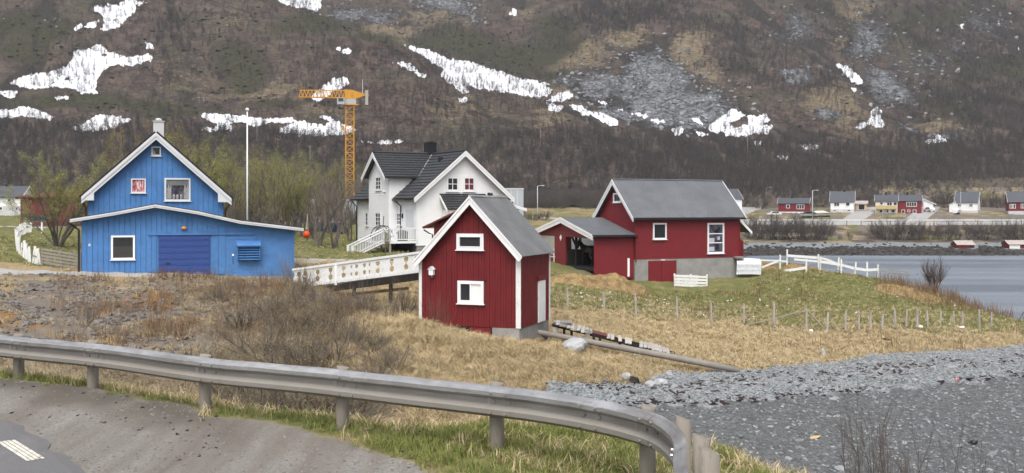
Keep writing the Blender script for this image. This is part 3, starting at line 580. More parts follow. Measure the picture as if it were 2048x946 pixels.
def window(par, T, a0, a1, z0, z1, frame='white', pane='glass', nx=1, ny=1, fw=.09, mw=.035, sill=True, out=.0, label=None, panes=None, back=None):
    f = MB(T)
    for b in ((a0, a1, z0, z0 + fw), (a0, a1, z1 - fw, z1), (a0, a0 + fw, z0 + fw, z1 - fw), (a1 - fw, a1, z0 + fw, z1 - fw)):
        f.box(b[0], b[1], out, out + .075, b[2], b[3])
    ia0, ia1, iz0, iz1 = a0 + fw, a1 - fw, z0 + fw, z1 - fw
    w = f.build('window', M[frame], par)
    if label: w['label'] = label
    if sill:
        MB(T).box(a0 - .05, a1 + .05, out, out + .12, z0 - .045, z0 - .003).build('sill', M[frame], w)
    if nx > 1 or ny > 1:
        g = MB(T)
        for i in range(1, nx):
            x = ia0 + (ia1 - ia0) * i / nx; g.box(x - mw / 2, x + mw / 2, out + .012, out + .05, iz0, iz1)
        for j in range(1, ny):
            z = iz0 + (iz1 - iz0) * j / ny; g.box(ia0, ia1, out + .012, out + .047, z - mw / 2, z + mw / 2)
        g.build('glazing_bar', M[frame], w)
    for i in range(nx):
        for j in range(ny):
            x0 = ia0 + (ia1 - ia0) * i / nx; x1 = ia0 + (ia1 - ia0) * (i + 1) / nx; y0 = iz0 + (iz1 - iz0) * j / ny; y1 = iz0 + (iz1 - iz0) * (j + 1) / ny
            MB(T).box(x0 + .004, x1 - .004, out + .004, out + .02, y0 + .004, y1 - .004).build('pane', M[(panes or {}).get((i, j), pane)], w)
    return w
def clad(T, lo, hi, z0, z1, pitch, lap=.018, off=.0):
    mb = MB(T); z = z0; k = 0
    while z < z1 - 1e-4:
        zt = min(z + pitch, z1); n = (zt + z) / 2
        a0, a1 = lo(z), hi(z); b0, b1 = lo(zt), hi(zt)
        if a1 > a0 + .01:
            if b1 < b0: b0 = b1 = (a0 + a1) / 2
            mb.quad((a0, off + lap, z), (a1, off + lap, z), (b1, off + .003, zt), (b0, off + .003, zt))
            mb.quad((a0, off, z), (a1, off, z), (a1, off + lap, z), (a0, off + lap, z))
        z += pitch
    return mb
def boards(T, a0, a1, z0, top, pitch, gap=.012, proud=.022, joined=True, alt=.012):
    """upright boards from z0 up to top(a)"""
    out = []; n = max(1, round((a1 - a0) / pitch)); p = (a1 - a0) / n; mb = MB(T)
    for i in range(n):
        x0 = a0 + i * p + gap / 2; x1 = a0 + (i + 1) * p - gap / 2; o = proud + (alt if i % 2 else 0)
        t0, t1 = top(x0), top(x1)
        b = mb if joined else MB(T)
        vs = [(x0, 0, z0), (x1, 0, z0), (x1, o, z0), (x0, o, z0), (x0, 0, t0), (x1, 0, t1), (x1, o, t1), (x0, o, t0)]
        tm = top((x0 + x1) / 2)
        if tm > max(t0, t1) + .02: vs += [((x0 + x1) / 2, o, tm), ((x0 + x1) / 2, 0, tm)]; fs = [(3, 2, 6, 8, 7), (0, 3, 7, 4), (1, 5, 6, 2)]
        else: fs = [(3, 2, 6, 7), (0, 3, 7, 4), (1, 5, 6, 2), (4, 7, 6, 5), (0, 1, 2, 3)]
        b.add(vs, fs)
        if not joined: out.append(b)
    return mb if joined else out
def corr(mb, a, b, c, d, pitch, h, profile=((0, 0), (.28, 0), (.38, 1), (.55, 1), (.65, 0), (1, 0)), th=.03):
    """ribbed sheet: a-b along the eave, d-c along the ridge"""
    a, b, c, d = map(Vector, (a, b, c, d)); L = (b - a).length; n = max(1, round(L / pitch)); nv = (b - a).cross(d - a).normalized()
    if nv.z < 0: nv = -nv
    st = []
    for i in range(n):
        for (t, k) in profile[:-1]: st.append(((i + t) / n, k))
    st.append((1, 0)); vs = []
    for t, k in st:
        vs += [a.lerp(b, t) + nv * (k * h + th), d.lerp(c, t) + nv * (k * h + th)]
    mb.add(vs, [(2 * i, 2 * i + 2, 2 * i + 3, 2 * i + 1) for i in range(len(st) - 1)])
    mb.slab(a, b, c, d, th * .9) if (b - a).cross(d - a).z > 0 else mb.slab(d, c, b, a, th * .9)
def tiles(mb, a, b, c, d, rows, pitch, h=.05, wave=.018, th=.05):
    """stepped, waved tile courses: a-b eave, d-c ridge (ends may slant)"""
    a, b, c, d = map(Vector, (a, b, c, d)); nv = (b - a).cross(d - a).normalized()
    if nv.z < 0: nv = -nv
    L = max((b - a).length, (c - d).length); n = max(2, round(L / pitch)) * 3
    for r in range(rows):
        k0, k1 = r / rows, (r + 1) / rows; vs = []
        for i in range(n + 1):
            t = i / n; w = wave * math.sin(2 * math.pi * i / 3)
            lo = a.lerp(d, k0).lerp(b.lerp(c, k0), t); hi = a.lerp(d, k1).lerp(b.lerp(c, k1), t)
            vs += [lo + nv * (th), lo + nv * (th + h + w), hi + nv * (th + w * .5)]
        mb.add(vs, [(3 * i, 3 * i + 3, 3 * i + 4, 3 * i + 1) for i in range(n)] + [(3 * i + 1, 3 * i + 4, 3 * i + 5, 3 * i + 2) for i in range(n)])
    mb.slab(a, b, c, d, th * .8) if (b - a).cross(d - a).z > 0 else mb.slab(d, c, b, a, th * .8)
def barge(par, mat, poly, T, o0, o1, name='bargeboard'):
    """board of given outline (a, z) lying between two depths in front of T's plane"""
    mb = MB(T); n = len(poly)
    mb.add([(a, o0, z) for a, z in poly] + [(a, o1, z) for a, z in poly], [tuple(range(n)), tuple(range(2 * n - 1, n - 1, -1))] + [(i, i + n, (i + 1) % n + n, (i + 1) % n) for i in range(n)])
    return mb.build(name, M[mat], par)
def strip(pts, dz): return pts + [(a, z - dz) for a, z in reversed(pts)]

# ================================================================== BLUE HOUSE
B = Fr(163, 60.3, 17, -1.75); f = B.front
bh = B.thing('blue_house', 'bright blue gabled house with low garage wing and dark blue garage door', 'house')
uR = f(588, 550)[0]; zt = lambda px, py, d=0: f(px, py, d)[1]
# garage roof line on the front, top edge of fascia
RL = [f(140, 437, -.45), f(225, 423.5, -.45), (f(310, 407.5, -.45)), f(395, 421, -.45), f(480, 440, -.45), f(607, 455, -.45)]
under = lambda u: np.interp(u, [p[0] for p in RL], [p[1] for p in RL]) - .12
Dg = 9.5
wallpoly = [(0, 0), (uR, 0), (uR, float(under(uR)))] + [(p[0], p[1] - .12) for p in reversed(RL[1:-1])] + [(0, float(under(0)))]
MB().prism_y(wallpoly, .05, Dg).build('garage_wall', M['blue'], bh)
MB().box(-.03, uR + .03, .02, Dg + .03, -.6, .16).build('foundation', M['concrete'], bh)
ud0, zd1 = f(317, 470); ud1, zd0 = f(421, 551)
lowb = lambda u: .30
uwide = f(449, 500)[0]
def top_g(u): return float(under(u)) + .02
for a0, a1 in ((0.0, ud0 - .1), (ud1 + .1, uwide)):
    for b in boards(FRONT(.05), a0, a1, .50 if a0 < 1 else .34, top_g, .29, .035, .03, False, .018): b.build('board', M['blue'], bh)
for b in boards(FRONT(.05), ud0 - .1, ud1 + .1, zd1 + .1, top_g, .29, .035, .03, False, .018): b.build('board', M['blue'], bh)
clad(FRONT(.05), lambda z: uwide, lambda z: uR, .1, float(under(uR)) + .02, .165, .02).build('cladding', M['blue'], bh, kind='stuff')
MB(FRONT(.05)).box(uwide - .06, uwide + .06, 0, .045, .2, top_g(uwide) - .02).build('corner_board', M['blue'], bh)
MB(FRONT(.05)).box(uR - .12, uR + .02, 0, .05, .0, top_g(uR) - .02).build('corner_board', M['blue'], bh)
# roof sheets of the garage
for i in range(len(RL) - 1):
    (a0, z0), (a1, z1) = RL[i], RL[i + 1]
rf = MB(); n = len(RL)
vs = [(a, -.5, z) for a, z in RL] + [(a, Dg, z) for a, z in RL] + [(a, -.5, z - .1) for a, z in RL] + [(a, Dg, z - .1) for a, z in RL]
rf.add(vs, [(i, i + 1, n + i + 1, n + i) for i in range(n - 1)] + [(2 * n + i, 3 * n + i, 3 * n + i + 1, 2 * n + i + 1) for i in range(n - 1)] + [(i, 2 * n + i, 2 * n + i + 1, i + 1) for i in range(n - 1)])
rf.build('garage_roof', M['felt'], bh)
barge(bh, 'trim', strip([(a, z - .07) for a, z in RL], .15), FRONT(-.5), .003, .045, 'fascia')
barge(bh, 'trim', strip([(a, z - .04) for a, z in RL], .085), FRONT(-.5), .048, .075, 'fascia')
# garage door of five panel rows
gd = MB(FRONT(.05)).box(ud0, ud1, .0, .012, zd0 - .1, zd1).build('garage_door', M['blue_door'], bh)
nr = 7
for j in range(nr):
    z0 = zd0 - .1 + (zd1 - zd0 + .1) * j / nr; z1 = zd0 - .1 + (zd1 - zd0 + .1) * (j + 1) / nr
    p = MB(FRONT(.05)).box(ud0 + .01, ud1 - .01, .013, .035, z0 + .012, z1 - .012)
    for k in range(5):
        w_ = (ud1 - ud0) / 5; p.box(ud0 + w_ * k + .09, ud0 + w_ * (k + 1) - .09, .036, .05, z0 + .09, z1 - .09)
    p.build('panel', M['blue_door'], gd)
MB(FRONT(.05)).box(ud0 + .42, ud0 + .66, .036, .07, zd0 + .72, zd0 + .78).build('handle', M['black'], gd)
a0, z1 = f(297, 467); a1, _ = f(512, 469)
MB(FRONT(.05)).box(a0, a1, .05, .10, z1 - .1, z1).build('door_rail', M['blue'], bh)
MB(FRONT(.05)).box(a1 - .06, a1, .05, .1, z1 - .5, z1 - .1).build('door_rail', M['blue'], bh)
# garage window
a0, z1 = f(222, 471); a1, z0 = f(270, 519)
w = window(bh, FRONT(.05), a0, a1, z0, z1, 'white', 'glass', 1, 1, .11, out=.03)
MB(FRONT(.05)).box(a0 + .12, a1 - .12, .052, .062, z0 + .12, z0 + (z1 - z0) * .55).build('blind', paint('dusty_blind', (.045, .045, .042), .9), w)
# vent hood with slats
a0, z1 = f(473, 481); a1, z0 = f(521, 519)
vh = MB(FRONT(.05)).box(a0 + .05, a1 - .05, .02, .10, z0, z1 - .3).build('vent_hood', M['blue'], bh)
MB(FRONT(.05)).add([(a0, .02, z1), (a1, .02, z1), (a1, .5, z1 - .28), (a0, .5, z1 - .28), (a0, .02, z1 - .34), (a1, .02, z1 - .34), (a1, .5, z1 - .34), (a0, .5, z1 - .34)], [(0, 1, 2, 3), (3, 2, 6, 7), (4, 7, 6, 5), (0, 3, 7, 4), (1, 5, 6, 2)]) if False else None
hb = MB(FRONT(.05)); hb.add([(a0, .02, z1), (a1, .02, z1), (a1, .5, z1 - .28), (a0, .5, z1 - .28), (a0, .02, z1 - .34), (a1, .02, z1 - .34), (a1, .5, z1 - .34), (a0, .5, z1 - .34)], [(0, 1, 2, 3), (3, 2, 6, 7), (4, 7, 6, 5), (0, 3, 7, 4), (1, 5, 6, 2)]); hb.build('hood', M['blue'], vh)
for k in range(6):
    z = z0 + .05 + k * (z1 - .42 - z0) / 5
    MB(FRONT(.05)).beam((a0 + .06, .3, z), (a1 - .06, .3, z), .16, .025, (0, .5, .85)).build('slat', M['trim'] if k == 99 else M['blue'], vh)
for a in (a0 + .06, a1 - .06): MB(FRONT(.05)).box(a - .02, a + .02, .1, .42, z0, z1 - .35).build('side_bracket', M['blue'], vh)
# small fittings
a, z = f(368, 456); lm = MB(FRONT(.05)).ico((a, .12, z), .14, 1.2, .8, .75, sub=2).build('wall_lamp', paint('amber_lamp_glass', (.55, .24, .05), .35), bh, smooth=True)
a, z = f(466, 510); MB(FRONT(.05)).box(a - .05, a + .05, .02, .07, z - .06, z + .06).build('socket_box', M['white'], bh)
MB(FRONT(.05)).tube([(a, .04, z - .08), (a, .04, z - .55)], .015, 5).build('cable', M['black'], bh)
a, z = f(179, 490); MB(FRONT(.05)).box(a - .05, a + .05, .03, .06, z - .07, z + .07).build('number_plate', M['trim'], bh)
# gutter pipe at the left end
x = -.14
MB().tube([(-.75, -.1, f(146, 445)[1]), (-.6, -.1, f(150, 448)[1]), (-.3, -.08, f(155, 455)[1]), (x, -.05, f(160, 460)[1]), (x, -.05, .3)], .06, 7).build('downpipe', M['black'], bh)
# ---- upper house
D1 = 3.3
hl, _ = f(176, 430, D1); hr, _ = f(447, 430, D1); pk = f(312, 262, D1 - .5); le = f(163, 390, D1 - .5); re = f(463, 394, D1 - .5)
rt = lambda u, k=0: np.interp(u, [le[0], pk[0], re[0]], [le[1], pk[1], re[1]]) - k
UH = [(hl, 2), (hr, 2), (hr, float(rt(hr, .25))), (pk[0], pk[1] - .25), (hl, float(rt(hl, .25)))]
MB().prism_y(UH, D1, D1 + 8.5).build('gable_wall', M['blue'], bh)
for b in boards(FRONT(D1), hl, hr, 2.2, lambda u: float(rt(u, .22)), .30, .035, .03, False, .018): b.build('board', M['blue'], bh)
for s, e in ((0, le), (1, re)):
    a, z = e; c_, zz = pk
    q = [(a, D1 - .55, z), (c_, D1 - .55, zz), (c_, D1 + 9, zz), (a, D1 + 9, z)]
    if s: q = [q[1], q[0], q[3], q[2]]
    MB().slab(*[(x_, y_, z_ - .10) for x_, y_, z_ in q], .12).build('roof', M['felt'], bh)
    # double white bargeboard with a boxed foot
    dx = 1 if s == 0 else -1
    sl = lambda o1, o2: [(a, z - o1), (c_, zz - o1), (c_, zz - o2), (a, z - o2)]
    barge(bh, 'trim', sl(.09, .30), FRONT(D1 - .55), .004, .05)
    barge(bh, 'trim', sl(.28, .52), FRONT(D1 - .55), -.04, .002)
    u1 = f(188 if s == 0 else 436, 390, D1 - .5)[0]
    barge(bh, 'trim', [(a, z - .1), (u1, float(rt(u1, .3))), (u1, z - .32), (a + dx * .12, z - .32), (a, z - .2)], FRONT(D1 - .55), -.2, .0, 'eave_box')
    MB().tube([(a - dx * .08, D1 - .5, z - .08), (a - dx * .08, D1 + 8.8, z - .08)], .07, 6).build('gutter', M['black'], bh)
    uw = hl if s == 0 else hr
    MB().tube([(a, D1 - .3, z - .15), (a, D1 - .3, z - .4), (uw - dx * .12, D1 - .1, z - .75), (uw - dx * .12, D1 - .1, 2.6)], .05, 6).build('downpipe', M['black'], bh)
a0, z1 = f(303, 293, D1); a1, z0 = f(322, 312, D1)
w = window(bh, FRONT(D1), a0, a1, z0, z1, 'trim', 'glass', 1, 1, .075, out=.03)
MB(FRONT(D1)).quad((a0 + .1, .056, z0 + .1), (a0 + .25, .056, z0 + .1), (a0 + .12, .056, z1 - .12)).build('curtain', M['lace'], w)
a0, z1 = f(262, 357, D1); a1, z0 = f(292, 386, D1)
window(bh, FRONT(D1), a0, a1, z0, z1, 'trim', 'curtain_red', 1, 1, .08, out=.03, label='small window with red patterned curtain')
a0, z1 = f(329, 356, D1); a1, z0 = f(381, 402, D1)
w = window(bh, FRONT(D1), a0, a1, z0, z1, 'trim', 'glass2', 1, 1, .10, out=.03, label='wide window with white lace curtains')
for k, (q0, q1) in enumerate(((.08, .26), (.74, .93))):
    cu = MB(FRONT(D1)); W0 = a1 - a0; H0 = z1 - z0
    for i in range(6):
        x0 = a0 + W0 * (q0 + (q1 - q0) * i / 6); x1 = a0 + W0 * (q0 + (q1 - q0) * (i + 1) / 6)
        cu.quad((x0, .056 + .006 * (i % 2), z0 + H0 * .1), (x1, .056 + .006 * ((i + 1) % 2), z0 + H0 * .1), (x1, .056 + .006 * ((i + 1) % 2), z0 + H0 * (.5 + .25 * abs(math.sin(i + k)))), (x0, .056 + .006 * (i % 2), z0 + H0 * (.5 + .25 * abs(math.sin(i - 1 + k)))))
    cu.build('curtain', M['lace'], w)
cu = MB(FRONT(D1)).box(a0 + .11, a1 - .11, .054, .06, z0 + (z1 - z0) * .68, z1 - .11); cu.build('curtain', paint('sheer_curtain', (.15, .16, .165), .9, (.26, .27, .27), .3, .2, (8, 8, 1)), w)
for k in range(3):
    a = a0 + (a1 - a0) * (.36 + .14 * k); MB(FRONT(D1)).tube([(a, .06, z0 + .11), (a, .06, z0 + .3), (a, .06, z0 + .42)], [.07, .09, .04], 7).build('vase', M['lace'], w)
a0, z1 = f(307, 244, D1 + 6); a1, z0 = f(328, 272, D1 + 6)
ch = MB().box(a0, a1, D1 + 5.6, D1 + 6.3, z0 - 1.2, z1).build('chimney', M['lightgrey'], bh)
MB().box(a0 - .05, a1 + .05, D1 + 5.55, D1 + 6.35, z1, z1 + .06).ico(((a0 + a1) / 2, D1 + 5.9, z1 + .16), .2, 1.3, 1, .6, .2, R).build('chimney_cap', M['lightgrey'], ch)

# ================================================================== RED SHED in front
s_ = Fr(1040, 47.5, -20, -2.93)
sh = s_.thing('red_shed', 'tall narrow red shed with grey roof standing nearest on concrete base', 'shed')
Wd, Dp = 4.97, 4.25
eav = s_.front(1040, 503)[1]; pkz = s_.front(940, 394, -.3)[1]; uc = s_.front(940, 394, -.3)[0]
slope_l = (pkz - eav) / (-uc); lw = -Wd
lz = pkz - (uc - lw) * slope_l
rtop = lambda u: pkz - abs(u - uc) * slope_l - .13
MB().prism_y([(lw, 0), (0, 0), (0, rtop(0)), (uc, pkz - .13), (lw, rtop(lw))], .03, Dp - .03).build('wall', M['red'], sh)
boards(FRONT(.03), lw, 0, 0, rtop, .135, .012, .02, True, .014).build('front_cladding', M['red'], sh, kind='stuff')
boards(RIGHT(-.03 + .03), .0, Dp, 0, lambda a: rtop(0) + .0, .135, .012, .02, True, .014).build('side_cladding', M['red'], sh, kind='stuff')
# foundation: right part under the wall, a red hatch at its left
MB().prism_y([(-1.35, -1.5), (-.02, -1.5), (-.02, -.012), (-1.35, -.012)], .0, Dp).build('foundation', M['concrete'], sh)
MB().box(lw + .1, -1.36, .06, Dp, -1.5, -.012).build('foundation', M['darkwood'], sh)
ht = MB(FRONT(.06)).box(-2.45, -1.42, .0, .05, -.85, -.03).build('hatch', M['red'], sh)
MB(FRONT(.06)).box(-1.86, -1.80, .05, .08, -.45, -.22).build('hasp', M['black'], ht)
# roof
ov = .33
for sgn in (-1, 1):
    ue = (-uc + .22) if sgn > 0 else (uc - lw + .20)
    ex = uc + sgn * ue; ez = pkz - ue * slope_l
    a, b_, c_, d_ = (ex, -ov, ez), (ex, Dp + .3, ez), (uc, Dp + .3, pkz), (uc, -ov, pkz)
    mb = MB(); corr(mb, a, b_, c_, d_, .42, .03)
    mb.build('roof', M['oldroof'], sh)
    n_ = .26
    barge(sh, 'white', [(ex, ez - .02), (uc, pkz - .02), (uc, pkz - .02 - n_ * 1.25), (ex - sgn * .14, ez - .02 - n_ * .82)], FRONT(-ov), .003, .05)
    barge(sh, 'white', [(ex, ez + .05), (uc, pkz + .05), (uc, pkz - .06), (ex, ez - .06)], FRONT(-ov), .052, .085)
MB().tube([(uc, -ov - .02, pkz + .04), (uc, Dp * .5, pkz + .02), (uc, Dp + .3, pkz + .035)], .085, 6).build('ridge_cap', sheet('ridge_sheet', (.26, .265, .27), (.36, .365, .37), .5), sh)
# trim
for a0, a1 in ((-.19, .045), (lw - .045, lw + .10)):
    MB(FRONT(.03)).box(a0, a1, .02, .065, 0, rtop(max(lw, min(0, (a0 + a1) / 2))) - .05).build('corner_board', M['oldwhite2'], sh)
MB(RIGHT(0)).box(Dp - .09, Dp + .03, .02, .06, 0, rtop(0)).build('corner_board', M['oldwhite2'], sh)
a0, z1 = s_.front(914, 467); a1, z0 = s_.front(968, 500)
w = window(sh, FRONT(.03), a0, a1, z0, z1, 'white', 'glass', 1, 1, .16, out=.034)
MB(FRONT(.03)).box(a0 + .1, a1 - .1, .109, .125, z0 + .1, z0 + .16).box(a0 + .1, a1 - .1, .109, .125, z1 - .16, z1 - .1).box(a0 + .1, a0 + .16, .109, .125, z0 + .16, z1 - .16).box(a1 - .16, a1 - .1, .109, .125, z0 + .16, z1 - .16).build('sash', M['white'], w)
a0, z1 = s_.front(916, 561); a1, z0 = s_.front(968, 608)
w = window(sh, FRONT(.03), a0, a1, z0, z1, 'white', 'glass', 2, 1, .15, .08, out=.034, panes={(1, 0): 'white'}, label='lower window, left pane dark, right pane boarded white')
MB(FRONT(.03)).box(a0 + .85 * (a1 - a0) - .4, a1 + .12, .03, .09, z1 + .03, z1 + .12).build('drip_board', M['red'], sh)
v0, z1 = s_.side(1075, 562, .02); v1, z0 = s_.side(1088, 640, .02)
dr = MB(RIGHT(.035)).box(v0, v1, 0, .05, .02, z1).build('door', M['oldwhite2'], sh)
for k in range(3): MB(RIGHT(.035)).box(v0 + (v1 - v0) * k / 3 + .012, v0 + (v1 - v0) * (k + 1) / 3 - .012, .051, .07, .04, z1 - .02).build('board', M['oldwhite2'], dr)
MB(RIGHT(.035)).box(v0 - .08, v1 + .1, .0, .08, z1 + .01, z1 + .24).build('lintel', M['red'], sh)
# nest box on the front wall
a, z = s_.front(866, 541); p = s_.wx(a, -.03, z)
bx = thing('nest_box', 'small white nest box hanging on the front wall of the red shed', 'nest box', p, s_.p)
MB().prism_y([(-.11, -.2), (.11, -.2), (.11, .08), (0, .19), (-.11, .08)], -.22, -.005).build('box', M['white'], bx)
for k in (-1, 1): MB().slab(*( [(0, -.26, .215), (k * .155, -.26, .06), (k * .155, 0, .06), (0, 0, .215)] if k < 0 else [(k * .155, -.26, .06), (0, -.26, .215), (0, 0, .215), (k * .155, 0, .06)]), .02).build('roof', M['oldwhite2'], bx)
MB().tube([(0, -.221, .03), (0, -.228, .03)], .022, 8).build('entrance_hole', M['black'], bx)
MB().box(-.05, .05, -.12, -.02, -.31, -.2).build('bracket', M['greywood'], bx)

# ---- little red building with dark red roof showing behind the shed
o_ = Fr(872, 57, -20, -2.9)
ob = o_.thing('red_outbuilding', 'low red outbuilding with dark red roof peeping from behind the red shed', 'outbuilding')
ea = o_.front(846, 456, -.3); tp = o_.front(905, 428, -.3)
sl = (tp[1] - ea[1]) / (tp[0] - ea[0]); ww = 3.2
xr = lambda u: ea[1] + (u - ea[0]) * sl if u < 1.5 else ea[1] + (1.5 - ea[0]) * sl - (u - 1.5) * sl
x0 = o_.front(868, 460)[0]
MB().prism_y([(x0, -.4), (ww, -.4), (ww, xr(ww) - .1), (1.5, xr(1.5) - .1), (x0, xr(x0) - .1)], 0, 4).build('wall', M['red'], ob)
MB().slab((ea[0], -.35, ea[1] - .02), (1.5, -.35, xr(1.5) - .02), (1.5, 4.3, xr(1.5) - .02), (ea[0], 4.3, ea[1] - .02), .09).build('roof', paint('dark_red_roof', (.12, .022, .022), .6), ob)
MB().slab((1.5, -.35, xr(1.5) - .02), (ww + .4, -.35, xr(ww + .4) - .02), (ww + .4, 4.3, xr(ww + .4) - .02), (1.5, 4.3, xr(1.5) - .02), .09).build('roof', bpy.data.materials['dark_red_roof'], ob)
MB().tube([(ea[0] + .05, -.3, ea[1] - .1), (x0 - .25, -.1, ea[1] - .28), (x0 - .06, -.06, ea[1] - .35), (x0 - .06, -.06, -.2)], .04, 6).build('downpipe', M['black'], ob)
clad(FRONT(0), lambda z: x0, lambda z: ww, -.3, ea[1] - .05, .15).build('cladding', M['red'], ob, kind='stuff')
# ================================================================== RED BARN with low stable wing
b = Fr(1270, 75, 25, -1.14)
bn = b.thing('red_barn', 'red barn with grey ribbed roof and a low open stable wing on its left', 'barn')
L, Wg = 9.15, 5.2
eav = b.front(1273, 436, -.35)[1]; tk = .12
wtop = eav + .12
pk = b.side(1231, 360, -.3); rz = pk[1]; rv = Wg / 2
sl = (rz - eav) / (rv + .35)
rtp = lambda v: rz - abs(v - rv) * sl - tk
MB().prism_x([(0, 0), (Wg, 0), (Wg, rtp(Wg)), (rv, rz - tk), (0, rtp(0))], .03, L - .03).build('wall', M['barnred'], bn)
clad(FRONT(0), lambda z: 0, lambda z: L, 0, rtp(0) + .02, .17, .022).build('front_cladding', M['barnred'], bn, kind='stuff')
clad(LEFT(0.03), lambda z: max(0, rv - (rz - tk - z) / sl), lambda z: min(Wg, rv + (rz - tk - z) / sl), 0, rz - tk - .02, .17, .022).build('gable_cladding', M['barnred'], bn, kind='stuff')
MB().box(.02, L - .02, .0, Wg, -2.2, -.012).build('foundation', M['concrete'], bn)
mb = MB(); corr(mb, (-.32, -.35, eav), (L + .3, -.35, eav), (L + .3, rv, rz), (-.32, rv, rz), .2, .02); mb.build('roof', M['metalroof'], bn)
mb = MB(); corr(mb, (L + .3, Wg + .35, eav), (-.32, Wg + .35, eav), (-.32, rv, rz), (L + .3, rv, rz), .4, .02); mb.build('roof', M['metalroof'], bn)
MB().tube([(-.34, rv, rz + .06), (L + .32, rv, rz + .06)], .07, 6).build('ridge_cap', M['metalroof'], bn)
MB().box(-.3, L + .28, -.44, -.35, eav - .13, eav - .01).build('gutter', M['black'], bn)
MB().box(L - .07, L + .02, -.06, .03, .0, rtp(0)).build('corner_board', M['barnred'], bn)
for x, o0 in ((-.32, 0), (L + .3, 0)):
    T = LEFT(x) if x < 0 else RIGHT(x)
    for v, sg in ((-.35, 1), (Wg + .35, -1)):
        barge(bn, 'white', [(v, eav - .05), (rv, rz - .05), (rv, rz - .33), (v + sg * .05, eav - .28)], T, .003, .05)
        barge(bn, 'white', [(v, eav + .06), (rv, rz + .06), (rv, rz - .07), (v, eav - .07)], T, .052, .085)
v0, z1 = b.side(1242.5, 386); v1, z0 = b.side(1227.5, 405)
window(bn, LEFT(0.03), v0, v1, z0, z1, 'white', 'glass2', 1, 1, .10, out=.025)
a0, z1 = b.front(1305, 446); a1, z0 = b.front(1332, 478.5)
window(bn, FRONT(0), a0, a1, z0, z1, 'white', 'glass', 1, 1, .11, out=.025)
a0, z1 = b.front(1414, 446); a1, z0 = b.front(1447, 506.5)
w = window(bn, FRONT(0), a0, a1, z0, z1, 'white', 'glass2', 1, 3, .12, .07, out=.025, label='tall three-pane window with things on the sill')
W0 = a1 - a0; bl_ = paint('blue_lace', (.42, .43, .52), .9, (.2, .2, .28), .3)
for k in range(2): MB(FRONT(0)).box(a0 + .13 + k * .02, a0 + W0 * .42, .05, .054, z0 + .18 + .66 * k, z0 + .5 + .66 * k).build('curtain', bl_, w)
MB(FRONT(0)).box(a0 + W0 * .6, a0 + W0 * .75, .05, .054, z0 + 1.0, z0 + 1.25).build('ornament', bl_, w)
a0, z1 = b.front(1296.5, 522); a1, z0 = b.front(1352, 567)
dr = MB(FRONT(0)).box(a0, a1, .0, .06, z0, z1).build('cellar_door', M['barnred'], bn)
for k in range(2): MB(FRONT(0)).box(a0 + .03 + k * (a1 - a0) * .44, a0 + (a1 - a0) * (.43 + .44 * k), .061, .085, z0 + .03, z1 - .03).build('leaf', M['barnred'], dr)
MB(FRONT(0)).box(a0 + (a1 - a0) * .45, a0 + (a1 - a0) * .58, .0, .1, z1 + .02, z1 + .09).build('lamp', M['oldwhite2'], dr)
a, z = b.front(1285, 450); MB(FRONT(0)).box(a - .1, a + .1, .03, .07, z - .1, z + .1).build('hatch', M['barnred'], bn)
# right lean-to
MB().prism_y([(L, -.9), (L + 1.15, -.9), (L + 1.15, 1.1), (L, 2.0)], 1.0, 3.4).build('lean_to_wall', M['barnred'], bn)
MB(FRONT(1.0)).box(L + .12, L + .95, .02, .06, -.9, .95).build('lean_to_door', M['red'], bn)
p0 = b.front(1479, 437, .8); p1 = b.front(1503, 463, .8)
MB().slab((p0[0], .75, p0[1] - .08), (p1[0], .75, p1[1] - .08), (p1[0], 3.6, p1[1] - .08), (p0[0], 3.6, p0[1] - .08), .07).build('lean_to_roof', M['metalroof'], bn)
barge(bn, 'white', [(p0[0], p0[1]), (p1[0], p1[1]), (p1[0], p1[1] - .24), (p0[0], p0[1] - .24)], FRONT(.75), .003, .05)
# ---- stable wing: gable faces left (-x), its side wall is just behind the barn front
U = 3.2; yo = .18; Ws = 9.6
ez = b.side(1192, 471, -U - .35)[1]; pz = b.side(1122, 436, -U - .35); pv = pz[0]; pz = pz[1]
fl = b.side(1066, 462, -U - .35); vL, zL = fl
st = MB()
s1 = (pz - ez) / (pv - yo + .35); s2 = (pz - zL) / (vL - pv)
top = lambda v: (pz - (pv - v) * s1 if v < pv else pz - (v - pv) * s2) - .12
base = -.55
vo0 = b.side(1189, 500, -U)[0]; vo1 = b.side(1131, 500, -U)[0]; oz = b.side(1160, 474, -U)[1]
st.prism_x([(yo, base), (vo0, base), (vo0, top(vo0)), (yo, top(yo))], -U, -U + .14)
st.prism_x([(vo1, base), (Ws, base), (Ws, top(Ws)), (vo1, top(vo1))], -U, -U + .14)
st.prism_x([(vo0, oz), (vo1, oz), (vo1, top(vo1)), (pv, pz - .12), (vo0, top(vo0))] if vo0 < pv < vo1 else [(vo0, oz), (vo1, oz), (vo1, top(vo1)), (vo0, top(vo0))], -U, -U + .14)
st.box(-U, 0, yo, yo + .12, base - .8, top(yo))
st.box(-U, 0, Ws - .12, Ws, base, top(Ws))
st.build('stable_wall', M['barnred'], bn)
clad(LEFT(-U), lambda z: yo if z < top(yo) else pv - (pz - .12 - z) / s1, lambda z: vo0 if z < oz else (Ws if z < top(Ws) else pv + (pz - .12 - z) / s2), base, pz - .14, .17, .02).build('stable_cladding', M['barnred'], bn, kind='stuff')
clad(LEFT(-U), lambda z: vo1, lambda z: Ws, base, oz - .02, .17, .02).build('stable_cladding', M['barnred'], bn, kind='stuff')
clad(FRONT(yo), lambda z: -U, lambda z: 0, base - .6, top(yo) - .02, .17, .02).build('stable_cladding', M['barnred'], bn, kind='stuff')
MB().box(-U - .03, -U + .09, yo - .05, yo + .02, base - .6, top(yo)).build('corner_board', M['barnred'], bn)
